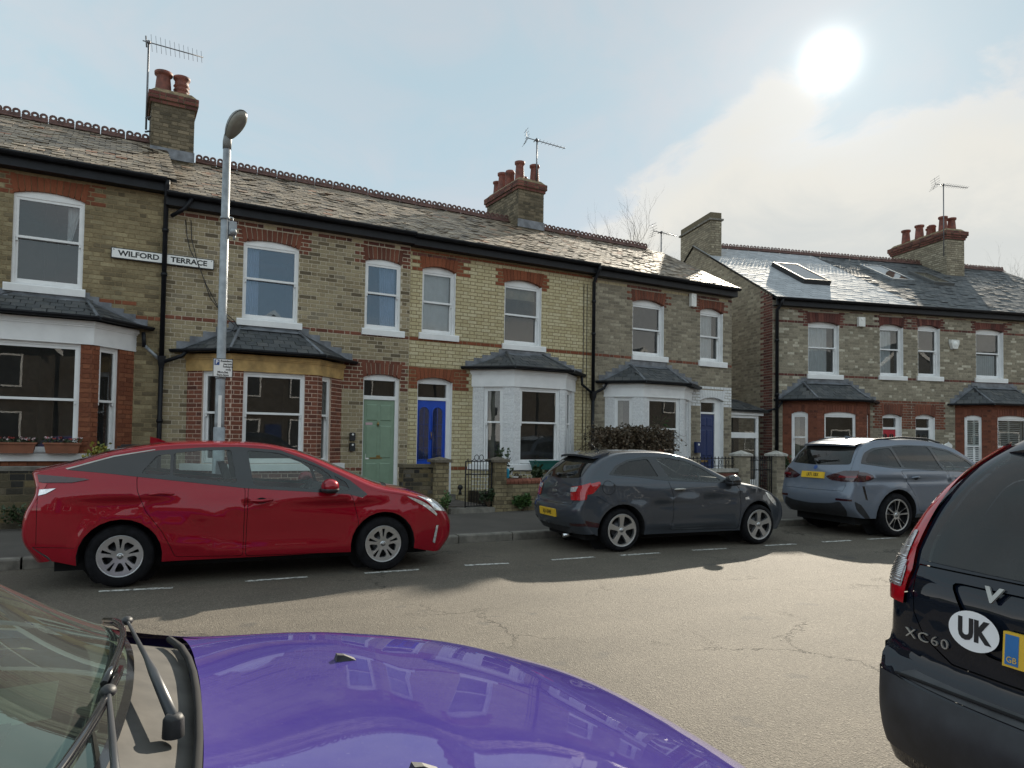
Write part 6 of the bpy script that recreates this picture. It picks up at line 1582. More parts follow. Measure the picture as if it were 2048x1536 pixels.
def wheel_meshes(r, w, rr, style, mats):
    out = []; t = MB(); h = w/2      # the outer face looks along -y
    t.lathe([(rr-.005, h*.9), (r-.035, h*.95), (r-.008, h*.7), (r, h*.4), (r, -h*.4), (r-.008, -h*.72), (r-.03, -h*.96), (rr+.03, -h*1.02), (rr+.004, -h*.94), (rr-.006, -h*.75)], 40, 0, 'Y'); out.append(('tyre', t.mesh('tyre', 'tyre_rubber')))
    d = MB(); d.lathe([(0, -h*.15), (rr*.98, -h*.15), (rr*.98, -h*.8)], 28, 0, 'Y'); d.lathe([(0, -h*.36), (rr*.62, -h*.36), (rr*.62, -h*.2)], 24, 1, 'Y'); out.append(('brake_disc', d.mesh('brake_disc', ['car_cavity', 'dark_alloy'])))
    circ = lambda R, n, c=(0, 0), a0=0: [(c[0]+R*math.cos(a0+2*math.pi*i/n), c[1]+R*math.sin(a0+2*math.pi*i/n)) for i in range(n)]
    holes = []
    pol = lambda R, a: (R*math.cos(a), R*math.sin(a))
    N = 5; base = math.pi/2
    if style == 'cover':
        for i in range(N):
            a = base+2*math.pi*i/N
            holes.append(rounded([pol(rr*.40, a-.07), pol(rr*.86, a-.11), pol(rr*.86, a+.09), pol(rr*.40, a+.05)], .008))
            b = a+math.pi/N
            holes.append(rounded([pol(rr*.34, b-.16), pol(rr*.68, b-.30), pol(rr*.80, b-.26), pol(rr*.76, b+.20), pol(rr*.62, b+.33), pol(rr*.34, b+.16)], .022))
    elif style == 'five':
        for i in range(N):
            a = base+2*math.pi*(i+.5)/N
            holes.append(rounded([pol(rr*.30, a-.22), pol(rr*.88, a-.42), pol(rr*.91, a-.14), pol(rr*.91, a+.14), pol(rr*.88, a+.42), pol(rr*.30, a+.22)], .018))
    else:
        for i in range(N):
            a = base+2*math.pi*(i+.5)/N
            holes.append(rounded([pol(rr*.26, a-.30), pol(rr*.60, a-.42), pol(rr*.945, a-.40), pol(rr*.95, a), pol(rr*.945, a+.36), pol(rr*.60, a+.34), pol(rr*.26, a+.30)], .012))
            b = base+2*math.pi*i/N
            holes.append(rounded([pol(rr*.30, b-.10), pol(rr*.62, b-.14), pol(rr*.945, b-.17), pol(rr*.945, b+.19), pol(rr*.62, b+.20), pol(rr*.30, b+.14)], .010))
    dish = lambda x, z: -h*(.93-.16*max(0, 1-(math.hypot(x, z)/rr))**1.0) + (.006*math.sin(0) )
    def func(x, z):
        d_ = .003; P = Vector((x, dish(x, z), z)); gx = (dish(x+d_, z)-dish(x-d_, z))/(2*d_); gz = (dish(x, z+d_)-dish(x, z-d_))/(2*d_)
        return P, Vector((gx, -1, gz)).normalized()
    parts = panels([('rim', circ(rr*1.0, 40), 0.0)] + [('hole', hh, 0.0) for hh in holes], .035, func)
    mb = MB()
    for key, vs, ns, fs in parts:
        if key == 'rim': mb.add(vs, fs, 0, 0, True)
    for hh in holes:       # depth of the openings
        n = len(hh); vs = [func(*p)[0] for p in hh]; vs2 = [v+Vector((0, .045, 0)) for v in vs]
        mb.add(vs+vs2, [(i, (i+1) % n, n+(i+1) % n, n+i) for i in range(n)], 1 if style == 'double' else 0)
    mb.lathe([(rr*.985, -h*.93), (rr*1.02, -h*.99), (rr*1.035, -h*.96), (rr*1.02, -h*.5)], 40, 0, 'Y')
    out.append(('rim', mb.mesh('rim', list(mats))))
    c = MB(); yc = dish(0, 0)
    c.lathe([(0, yc-.012), (rr*.14, yc-.010), (rr*.17, yc+.004)], 16, 0, 'Y')
    for i in range(5):
        p = pol(rr*.27, base+2*math.pi*(i+.5)/5); c.lathe([(0, yc-.004), (.012, yc-.003), (.013, yc+.02)], 8, 1, 'Y', (p[0], 0, p[1]))
    c.lathe([(rr*.09, yc-.0135), (rr*.115, yc-.0135)], 14, 1, 'Y')
    out.append(('hub_cap', c.mesh('hub_cap', ['silver_alloy', 'car_trim_black'])))
    return out
def door_feats(poly, gap=.006): return [('gap', rounded(poly, .04), -.010), ('door', inset(rounded(poly, .04), gap), 0.0)]

def red_car():
    kn = [(-.80, .26, -.60, .30), (-.90, .48, -.80, .50), (-.90, .72, -.80, .72), (-.80, 1.00, -.72, .99), (-.86, 1.175, -.76, 1.155), (-.58, 1.245, -.50, 1.205), (-.1, 1.395, -.10, 1.335), (.35, 1.475, .32, 1.415), (.95, 1.495, .95, 1.44), (1.50, 1.46, 1.50, 1.41), (1.80, 1.39, 1.76, 1.325), (2.28, 1.20, 2.18, 1.125), (2.74, 1.02, 2.55, .945), (3.15, .915, 2.98, .865), (3.50, .76, 3.26, .75), (3.67, .56, 3.42, .57), (3.68, .36, 3.45, .36), (3.56, .18, 3.34, .18)]
    wz = [(.10, .80), (.22, .845), (.45, .875), (.70, .88), (.88, .868), (.98, .835), (1.10, .765), (1.30, .66), (1.45, .585), (1.6, .52)]
    def crease(x, z):
        a = .016*math.exp(-((z-(.90-.035*(x-.3)))/.022)**2)*(1 if -.6 < x < 2.9 else 0) - .010*math.exp(-((z-(.86-.035*(x-.3)))/.03)**2)
        zl = .46-.17*min(max((x-.35)/.8, 0), 1); b = .016*math.exp(-((z-zl)/.06)**2)*math.exp(-((x-1.35)/1.0)**6) - .012*math.exp(-((z-.52)/.12)**2)*math.exp(-((x-1.45)/.9)**4); zu = .60+.17*min(max((x-.25)/.9, 0), 1); b += .009*math.exp(-((z-zu)/.035)**2)*math.exp(-((x-.85)/.6)**4)
        fl = sum(.014*math.exp(-((math.hypot(x-cx, z-.31)-.40)/.055)**2) for cx in (0, 2.70))
        return a + b + fl
    c = Car('parked_car', (.145+.85*math.sin(rad(5.3)), 8.225+.85*math.cos(rad(5.3)), 0), rad(-5.3), 'glossy red hatchback saloon with silver wheel covers parked at the kerb beside the street lamp', 'car', kn, wz, (2.55, .19, -.05, .17), sharp=(4,), group='cars parked along the far kerb', crease=crease)
    P = 'red_car_paint'
    mats = dict(body=P, door=P, rear_door=P, gap='car_cavity', surround='car_trim_black', window='car_glass', rear_window='car_glass', quarter_window='car_glass', tail_lamp='lamp_red', tail_lens='lamp_clear', headlamp='lamp_clear', headlamp_back='chrome', skirt='car_plastic_grey', flap=P, windscreen='car_glass', rear_screen='car_glass_dark', bonnet=P, grille='car_plastic_grey', tail_dark='lamp_dark_red', scuttle='car_plastic_grey', trim='silver_trim', fog='lamp_clear')
    names = dict(body='body_panel', gap='panel_gap', surround='window_surround', door='front_door', flap='fuel_flap', window='door_window', headlamp_back='headlamp_reflector', tail_dark='tail_lamp_band', tail_lens='reversing_lamp', trim='trim_strip', fog='fog_lamp')
    fd = [(1.20, 1.00), (1.185, .26), (2.39, .235), (2.40, .60), (2.33, .88), (2.28, .93)]
    rd = [(.12, 1.13), (.13, .98), (.22, .76), (.37, .56), (.46, .38), (.50, .285), (1.165, .262), (1.175, 1.0)]
    sur = [(-.50, 1.185), (-.10, 1.315), (.30, 1.385), (.72, 1.42), (1.1, 1.43), (1.55, 1.395), (1.98, 1.235), (2.30, 1.065), (2.50, .90), (2.44, .862), (2.28, .905), (1.18, .985), (.12, 1.115), (-.20, 1.155)]
    feats = door_feats(fd) + [('gap', rounded(rd, .04), -.010), ('rear_door', inset(rounded(rd, .04), .006), 0.0), ('surround', sur, .002),
        ('quarter_window', rounded([(.16, 1.150), (.30, 1.33), (.43, 1.35), (.43, 1.125)], .03), -.004), ('rear_window', rounded([(.46, 1.12), (.46, 1.355), (.75, 1.385), (1.03, 1.395), (1.09, 1.04)], .03), -.004),
        ('window', rounded([(1.20, 1.39), (1.54, 1.362), (1.95, 1.215), (2.08, 1.13), (2.16, .95), (1.26, 1.015)], .03), -.004), ('window', rounded([(2.13, 1.115), (2.26, 1.035), (2.30, .945), (2.20, .95)], .015), -.004),
        ('trim', [(-.52, 1.20), (-.10, 1.328), (.28, 1.398), (.28, 1.388), (-.10, 1.315), (-.50, 1.19)], .004),
        ('tail_dark', [(-.80, 1.145), (-.34, 1.10), (-.30, 1.088), (-.45, 1.06), (-.70, 1.06), (-.78, 1.08)], .006), ('tail_lamp', [(-.80, 1.075), (-.66, 1.05), (-.69, .975), (-.78, .98)], .006), ('tail_lens', [(-.78, .99), (-.58, 1.005), (-.66, .955), (-.76, .93)], .008),
        ('gap', [(-.86, .445), (-.40, .425), (-.40, .420), (-.86, .438)], -.004), ('gap', [(-.735, .93), (-.730, .93), (-.725, .46), (-.730, .46)], -.003), ('headlamp', [(2.95, .885), (3.12, .845), (3.30, .755), (3.40, .66), (3.37, .615), (3.20, .74), (3.02, .835)], .004), ('skirt', [(-.86, .50), (-.86, .2), (-.52, .2), (-.62, .34), (-.76, .44)], .004), ('fog', [(3.37, .50), (3.40, .50), (3.36, .28), (3.33, .30)], .006)]
    c.build_sides([(0, .31, .385), (2.70, .31, .385)], .245, feats, mats, names)
    q = c.uv
    wf = [('rear_screen', [q(5.05, -.52), q(6.95, -.44), q(6.95, .44), q(5.05, .52)], .003), ('windscreen', rounded([q(9.9, -.52), q(12.0, -.66), q(12.1, 0), q(12.0, .66), q(9.9, .52), q(9.8, 0)], .05), .002), ('scuttle', [q(12.05, -.68), q(12.18, -.68), q(12.28, 0), q(12.18, .68), q(12.05, .68), q(12.12, 0)], -.004),
          ('grille', [q(15.3, -.45), q(15.9, -.55), q(15.9, .55), q(15.3, .45)], -.02), ('headlamp', [q(13.9, .55), q(14.6, .62), q(14.4, .78), q(13.2, .8)], .004), ('headlamp', [q(13.9, -.55), q(14.6, -.62), q(14.4, -.78), q(13.2, -.8)], .004), ('tail_lamp', [q(3.2, -.86), q(3.9, -.86), q(3.9, .86), q(3.2, .86)], .004)]
    c.build_wrap(wf, mats, names)
    c.underbody(-.6, 3.3, .60, .16, .5)
    for x in (0, 2.70):
        for sg in (-1, 1): c.wheel(x, .76, .318, .20, .205, 'cover', sg)
    for y in (-.36, .36): c.seat(1.25, y, .42, .60)
    for y in (-.36, .36): c.seat(.35, y, .45, .55)
    c.steering(1.86, -.36, .88)
    d = MB(); d.prism([(1.9, .5), (2.5, .5), (2.5, .90), (2.1, .97), (1.95, .90)], -.66, .66, 0, lambda x, z, y: (x, y, z)); d.build('dashboard', 'dash_plastic', c.root)
    for sg in (-1, 1): c.mirror(2.06, .80, 1.0, sg, P)
    c.handle(.36, .935, -1, P, .24); c.handle(1.34, .86, -1, P, .24)
    f = MB(); f.prism([(-.02, 0), (.20, 0), (.06, .055), (-.02, .075)], -.02, .02, 0, lambda x, z, y: (.22+x, y, 1.455+z)); f.build('roof_fin', P, c.root)
    lettering('badge', 'HYBRID', .036, 'silver_trim', basis(Vector((2.47, -c.W(2.47, .80)-.003, .80)), (1, 0, 0), (0, 0, 1)), c.root, bold=.001, extrude=.001, sx=1.4)
    return c
def grey_car():
    kn = [(-.62, .24, -.42, .26), (-.73, .40, -.54, .42), (-.75, .60, -.57, .64), (-.67, .69, -.54, .73), (-.64, .86, -.50, .90), (-.575, 1.0, -.42, 1.02), (-.25, 1.31, -.12, 1.27), (.0, 1.39, .05, 1.335), (.5, 1.43, .5, 1.375), (1.0, 1.405, 1.0, 1.35), (1.32, 1.33, 1.30, 1.275), (1.72, 1.165, 1.62, 1.105), (2.12, 1.00, 1.96, .935), (2.55, .905, 2.42, .86), (2.95, .76, 2.78, .74), (3.20, .60, 2.97, .61), (3.27, .40, 3.02, .42), (3.14, .20, 2.90, .20)]
    wz = [(.10, .78), (.22, .805), (.45, .84), (.66, .845), (.82, .838), (.95, .81), (1.05, .74), (1.25, .635), (1.38, .555), (1.5, .50)]
    def crease(x, z):
        a = .014*math.exp(-((z-(.70+.085*(x-.6)))/.022)**2)*(1 if x > .5 else math.exp(-((x-.5)/.3)**2)) - .010*math.exp(-((z-(.62+.085*(x-.6)))/.05)**2)*math.exp(-((x-1.4)/.9)**4)
        b = .022*math.exp(-((z-.33)/.035)**2)*math.exp(-((x-1.25)/.75)**4)
        fl = sum(.016*math.exp(-((math.hypot(x-cx, z-.30)-.385)/.06)**2) for cx in (0, 2.44)); sh = .018*math.exp(-((z-.955)/.03)**2)*math.exp(-((x+.2)/.5)**2)
        return a+b+fl+sh
    hd = rad(-7.0)
    c = Car('parked_car', (6.31+.82*math.sin(-hd), 7.93+.82*math.cos(hd), 0), hd, 'dark grey three-door hatchback parked in the middle, its tail towards the red car', 'car', kn, wz, (1.95, .23, .05, .26), group='cars parked along the far kerb', crease=crease)
    P = 'grey_car_paint'
    mats = dict(body=P, door=P, gap='car_cavity', surround='car_trim_black', window='car_glass', rear_window='car_glass_dark', tail_lamp='lamp_red', tail_lens='lamp_clear', headlamp='lamp_clear', flap=P, windscreen='car_glass', rear_screen='car_glass_dark', reflector='lamp_dark_red', tailgate=P, skirt='car_plastic_grey', grille='car_plastic_grey', scuttle='car_plastic_grey', repeater='lamp_clear')
    names = dict(body='body_panel', gap='panel_gap', surround='window_surround', flap='fuel_flap', window='door_window', rear_window='rear_side_window', tail_lens='reversing_lamp', door='car_door', repeater='side_repeater')
    dr = [(.66, 1.29), (.79, .98), (.85, .78), (.85, .45), (.80, .28), (2.03, .255), (2.08, .60), (2.06, .86), (1.98, .95)]
    sur = [(-.16, 1.075), (-.02, 1.20), (.20, 1.285), (.50, 1.33), (.90, 1.335), (1.18, 1.295), (1.45, 1.195), (1.70, 1.07), (1.95, .935), (1.80, .945), (.76, .99), (.3, 1.04)]
    feats = door_feats(dr) + [('surround', rounded(sur, .03), .002), ('rear_window', rounded([(-.09, 1.085), (.02, 1.185), (.22, 1.262), (.55, 1.30), (.66, 1.045), (.3, 1.06)], .03), -.004), ('window', rounded([(.70, 1.305), (.92, 1.31), (1.18, 1.268), (1.45, 1.165), (1.66, 1.045), (1.74, .985), (1.5, .975), (.84, 1.015)], .03), -.004),
        ('gap', [(-.21+.098*math.cos(t), .90+.098*math.sin(t)) for t in [2*math.pi*i/22 for i in range(22)]], -.006), ('flap', [(-.21+.092*math.cos(t), .90+.092*math.sin(t)) for t in [2*math.pi*i/22 for i in range(22)]], 0),
        ('tail_lamp', rounded([(-.60, .93), (-.32, .985), (-.34, .93), (-.44, .82), (-.60, .79)], .03), .006), ('reflector', [(-.60, .46), (-.32, .40), (-.32, .35), (-.56, .37)], .004), ('gap', [(-.40, .79), (-.12, .63), (-.12, .625), (-.40, .783)], -.004),
        ('headlamp', [(2.62, .80), (2.76, .76), (2.90, .64), (2.93, .56), (2.84, .60), (2.70, .70)], .004), ('repeater', [(2.16, .725), (2.24, .735), (2.24, .70), (2.17, .69)], .006)]
    c.build_sides([(0, .30, .372), (2.44, .30, .372)], .23, feats, mats, names)
    q = c.uv
    tg = [q(2.55, -.56), q(5.0, -.58), q(6.3, -.52), q(6.3, .52), q(5.0, .58), q(2.55, .56)]
    wf = [('gap', tg, -.008), ('tailgate', inset(tg, .006), 0), ('rear_screen', rounded([q(5.08, -.56), q(6.1, -.50), q(6.16, 0), q(6.1, .50), q(5.08, .56), q(4.98, 0)], .05), .003),
          ('windscreen', rounded([q(10.0, -.50), q(11.95, -.62), q(12.05, 0), q(11.95, .62), q(10.0, .50), q(9.9, 0)], .05), .002), ('scuttle', [q(12.0, -.62), q(12.14, -.62), q(12.24, 0), q(12.14, .62), q(12.0, .62), q(12.08, 0)], -.004)]
    for sg in (-1, 1):
        wf.append(('tail_lamp', rounded([q(3.1, sg*.50), q(4.2, sg*.45), q(4.6, sg*.83), q(3.05, sg*.83)], .03), .006)); wf.append(('tail_lens', [q(3.75, sg*.47), q(4.15, sg*.46), q(4.25, sg*.62), q(3.8, sg*.60)], .010)); wf.append(('reflector', [q(.75, sg*.55), q(.95, sg*.55), q(.95, sg*.83), q(.75, sg*.83)], .005))
    wf.append(('skirt', [q(0, -.5), q(.55, -.5), q(.55, .5), q(0, .5)], .003))
    c.build_wrap(wf, mats, names)
    c.underbody(-.45, 2.9, .58, .15, .5)
    for x in (0, 2.44):
        for sg in (-1, 1): c.wheel(x, .735, .305, .205, .222, 'five', sg)
    for y in (-.35, .35): c.seat(1.0, y, .42, .58); c.seat(.2, y, .45, .50, rec=.16)
    c.steering(1.52, -.35, .90)
    d = MB(); d.prism([(1.55, .5), (2.0, .5), (2.0, .88), (1.72, .96), (1.58, .90)], -.62, .62, 0, lambda x, z, y: (x, y, z)); d.build('dashboard', 'dash_plastic', c.root)
    for sg in (-1, 1): c.mirror(1.88, .77, .99, sg, 'car_trim_black')
    c.handle(.97, .865, -1, 'silver_trim', .2)
    sp = MB()     # spoiler lip over the rear screen
    for i in range(12):
        y0, y1 = -.50+i/12, -.50+(i+1)/12; f = lambda y: (1-.16*(abs(y)/.5)**3)
        sp.add([(-.02, y0, 1.392*1), (-.02, y1, 1.392), (-.36*f(y1), y1, 1.355-.03*(abs(y1)/.5)**2), (-.36*f(y0), y0, 1.355-.03*(abs(y0)/.5)**2), (-.06, y0, 1.33), (-.06, y1, 1.33), (-.35*f(y1), y1, 1.325-.03*(abs(y1)/.5)**2), (-.35*f(y0), y0, 1.325-.03*(abs(y0)/.5)**2)], [(0, 1, 2, 3), (7, 6, 5, 4), (3, 2, 6, 7)])
    sp.add([(-.02, s_*.5, 1.392) for s_ in (1,)] + [(-.30, .5, 1.325), (-.30, .5, 1.295), (-.06, .5, 1.33)], [(0, 1, 2, 3)]); sp.add([(-.02, -.5, 1.392), (-.30, -.5, 1.325), (-.30, -.5, 1.295), (-.06, -.5, 1.33)], [(3, 2, 1, 0)])
    sp.build('spoiler', P, c.root)
    o, cc, r, u, N = c.plate(1.55, 0, .52, .111, 'AJ14 BWE')
    w = MB(); Pq, Nq = c.wrap(*c.uv(5.1, .05)); w.sphere(tuple(Pq+Nq*.02), (.04, .05, .03), 8, 6); P2, N2 = c.wrap(*c.uv(5.18, -.36)); w.tube([Pq+Nq*.035, P2+N2*.02], [.014, .008], 6); w.build('rear_wiper', 'car_trim_black', c.root)
    Pq, Nq = c.wrap(*c.uv(4.25, 0)); r = Vector((0, -1, 0)); u = Nq.cross(r)
    for body, t_, y_, sz in (('S', 4.3, 0, .10), ('IBIZA', 3.75, 0, .05), ('TDI', 3.5, -.42, .04)):
        Pq, Nq = c.wrap(*c.uv(t_, y_)); u = Nq.cross(r); lettering('badge', body, sz, 'silver_trim', basis(Pq+Nq*.004, r, u), c.root, bold=.001, extrude=.002, spacing=1.3)
    e = MB(); e.tube([(-.70, -.38, .20), (-.55, -.38, .22)], .03, 10); e.build('exhaust_pipe', 'chrome', c.root)
    a = MB(); a.tube([(.1, 0, 1.40), (-.05, 0, 1.50)], .006, 5); a.build('roof_antenna', 'car_plastic_grey', c.root)
    return c
def blue_grey_car():
    kn = [(-.84, .34, -.62, .32), (-.97, .48, -.79, .48), (-1.00, .70, -.83, .70), (-.94, .86, -.79, .87), (-.915, 1.04, -.76, 1.04), (-.83, 1.19, -.66, 1.19), (-.56, 1.51, -.44, 1.48), (-.35, 1.615, -.28, 1.565), (.4, 1.675, .4, 1.63), (1.1, 1.66, 1.1, 1.615), (1.62, 1.575, 1.58, 1.525), (2.0, 1.39, 1.93, 1.335), (2.46, 1.16, 2.3, 1.10), (2.95, 1.07, 2.85, 1.035), (3.45, .95, 3.28, .93), (3.66, .72, 3.42, .72), (3.70, .46, 3.45, .46), (3.58, .24, 3.34, .24)]
    wz = [(.15, .86), (.30, .90), (.55, .94), (.80, .945), (1.0, .935), (1.12, .90), (1.2, .845), (1.45, .735), (1.6, .65), (1.75, .6)]
    def crease(x, z):
        a = .016*math.exp(-((z-(1.0-.01*x))/.022)**2)*(1 if x > -.6 else 0) - .012*math.exp(-((z-.93)/.03)**2); b = .03*math.exp(-((z-.46)/.05)**2)*math.exp(-((x-1.4)/.8)**4)
        return a+b+sum(.020*math.exp(-((math.hypot(x-cx, z-.37)-.45)/.065)**2) for cx in (0, 2.86))
    hd = rad(-8.0)
    c = Car('parked_car', (11.64+.90*math.sin(-hd), 7.27+.90*math.cos(hd), 0), hd, 'blue-grey sport utility car with black and silver wheels parked farthest along the kerb', 'car', kn, wz, (2.35, .20, .0, .20), group='cars parked along the far kerb', crease=crease)
    P = 'blue_grey_car_paint'
    mats = dict(body=P, door=P, rear_door=P, gap='car_cavity', surround='car_trim_black', window='car_glass', rear_window='car_glass_dark', tail_lamp='lamp_dark_red', headlamp='headlamp_glass', windscreen='car_glass', rear_screen='car_glass_dark', reflector='lamp_dark_red', tailgate=P, skirt='car_plastic_grey', vent='car_trim_black', scuttle='car_plastic_grey', lamp_glow='lamp_mid_red', cladding='bumper_grey')
    names = dict(body='body_panel', gap='panel_gap', surround='window_surround', window='door_window', rear_window='rear_side_window', door='front_door', vent='bumper_vent', skirt='lower_bumper', lamp_glow='tail_lamp_core')
    rd = [(.12, 1.12), (.20, .96), (.42, .68), (.52, .42), (1.26, .40), (1.24, 1.12)]
    fd = [(1.265, 1.12), (1.285, .40), (2.42, .40), (2.44, .8), (2.25, 1.06)]
    sur = [(-.66, 1.235), (-.50, 1.42), (-.30, 1.50), (.4, 1.56), (1.1, 1.55), (1.5, 1.485), (1.9, 1.31), (2.22, 1.09), (1.24, 1.105), (-.1, 1.165)]
    feats = [('gap', rounded(rd, .05), -.01), ('rear_door', inset(rounded(rd, .05), .006), 0)] + door_feats(fd) + [('surround', rounded(sur, .06), .002), ('rear_window', rounded([(-.54, 1.25), (-.44, 1.40), (-.25, 1.47), (.08, 1.505), (.20, 1.17), (-.05, 1.185)], .05), -.004), ('rear_window', rounded([(.26, 1.165), (.14, 1.515), (.5, 1.535), (1.02, 1.53), (1.16, 1.13)], .03), -.004), ('window', rounded([(1.22, 1.13), (1.12, 1.515), (1.48, 1.455), (1.86, 1.285), (2.06, 1.12)], .03), -.004),
        ('tail_lamp', rounded([(-.84, 1.10), (-.60, 1.085), (-.48, 1.03), (-.52, .97), (-.66, .93), (-.84, .93)], .03), .006), ('lamp_glow', rounded([(-.62, 1.04), (-.54, 1.03), (-.56, .98), (-.64, .97)], .015), .008), ('vent', [(-.70, .86), (-.66, .86), (-.60, .62), (-.64, .64)], -.006), ('skirt', [(-.9, .52), (-.9, .2), (-.46, .2), (-.56, .36), (-.72, .55), (-.82, .60)], .006), ('cladding', [(.45, .30), (2.4, .30), (2.4, .38), (.45, .38)], .006)]
    c.build_sides([(0, .37, .44), (2.86, .37, .44)], .32, feats, mats, names)
    q = c.uv
    tg = [q(2.4, -.66), q(5.0, -.70), q(6.9, -.60), q(6.9, .60), q(5.0, .70), q(2.4, .66)]
    wf = [('gap', tg, -.008), ('tailgate', inset(tg, .006), 0), ('rear_screen', rounded([q(5.08, -.66), q(6.5, -.55), q(6.55, 0), q(6.5, .55), q(5.08, .66), q(5.0, 0)], .06), .003), ('windscreen', rounded([q(10.0, -.56), q(11.95, -.72), q(12.05, 0), q(11.95, .72), q(10.0, .56), q(9.9, 0)], .05), .002), ('scuttle', [q(12.0, -.72), q(12.14, -.72), q(12.24, 0), q(12.14, .72), q(12.0, .72), q(12.08, 0)], -.004),
          ('skirt', rounded([q(0, -.62), q(.9, -.70), q(1.55, -.62), q(1.35, -.45), q(1.2, .0), q(1.35, .45), q(1.55, .62), q(.9, .70), q(0, .62)], .04), .005)]
    for sg in (-1, 1):
        wf.append(('tail_lamp', rounded([q(3.45, sg*.40), q(3.75, sg*.28), q(4.1, sg*.45), q(4.45, sg*.62), q(4.5, sg*.93), q(3.4, sg*.93), q(3.35, sg*.62)], .03), .006)); wf.append(('lamp_glow', rounded([q(3.7, sg*.55), q(3.9, sg*.55), q(3.95, sg*.85), q(3.75, sg*.85)], .02), .008)); wf.append(('reflector', [q(1.6, sg*.55), q(1.75, sg*.55), q(1.72, sg*.80), q(1.6, sg*.80)], .006)); wf.append(('vent', [q(2.2, sg*.90), q(3.0, sg*.90), q(3.0, sg*.86), q(2.2, sg*.84)], -.004))
    wf = [w for w in wf if w[0] != 'vent']
    c.build_wrap(wf, mats, names)
    c.underbody(-.65, 3.3, .66, .20, .55)
    for x in (0, 2.86):
        for sg in (-1, 1): c.wheel(x, .825, .372, .235, .262, 'double', sg)
    for y in (-.38, .38): c.seat(1.25, y, .62, .62); c.seat(.4, y, .65, .55)
    c.steering(1.85, -.38, 1.08)
    d = MB(); d.prism([(1.9, .7), (2.4, .7), (2.35, 1.06), (2.1, 1.14), (1.95, 1.08)], -.7, .7, 0, lambda x, z, y: (x, y, z)); d.build('dashboard', 'dash_plastic', c.root)
    for sg in (-1, 1): c.mirror(2.16, .87, 1.15, sg, P, (.11, .13, .085))
    c.handle(.42, 1.0, -1, P, .22); c.handle(1.50, .99, -1, P, .22)
    for sg in (-1, 1):
        m = MB(); m.tube([(-.25, sg*.60, 1.60), (-.1, sg*.60, 1.645), (.5, sg*.615, 1.69), (1.1, sg*.61, 1.675), (1.45, sg*.595, 1.61)], .018, 7); m.build('roof_rail', 'black_paint', c.root)
    sp = MB()
    for i in range(12):
        y0, y1 = -.58+1.16*i/12, -.58+1.16*(i+1)/12; f = lambda y: (1-.14*(abs(y)/.58)**3)
        sp.add([(-.33, y0, 1.612), (-.33, y1, 1.612), (-.66*f(y1), y1, 1.565-.02*(abs(y1)/.58)**2), (-.66*f(y0), y0, 1.565-.02*(abs(y0)/.58)**2), (-.42, y0, 1.53), (-.42, y1, 1.53), (-.65*f(y1), y1, 1.535-.02*(abs(y1)/.58)**2), (-.65*f(y0), y0, 1.535-.02*(abs(y0)/.58)**2)], [(0, 1, 2, 3), (7, 6, 5, 4), (3, 2, 6, 7)])
    sp.build('spoiler', P, c.root)
    f = MB(); f.prism([(-.05, 0), (.22, 0), (.05, .05), (-.05, .07)], -.025, .025, 0, lambda x, z, y: (-.1+x, y, 1.64+z)); f.build('roof_fin', P, c.root)
    c.plate(3.85, 0, .52, .111, 'LR71 XBX')
    w = MB(); Pq, Nq = c.wrap(*c.uv(5.15, .0)); w.sphere(tuple(Pq+Nq*.02), (.04, .05, .03), 8, 6); P2, N2 = c.wrap(*c.uv(5.25, -.42)); w.tube([Pq+Nq*.035, P2+N2*.02], [.014, .008], 6); w.build('rear_wiper', 'car_trim_black', c.root)
    Pq, Nq = c.wrap(*c.uv(4.7, 0)); m = MB(); m.tube([Pq-Nq*.01, Pq+Nq*.006], .04, 16); m.build('round_badge', 'sign_blue', c.root)
    return c
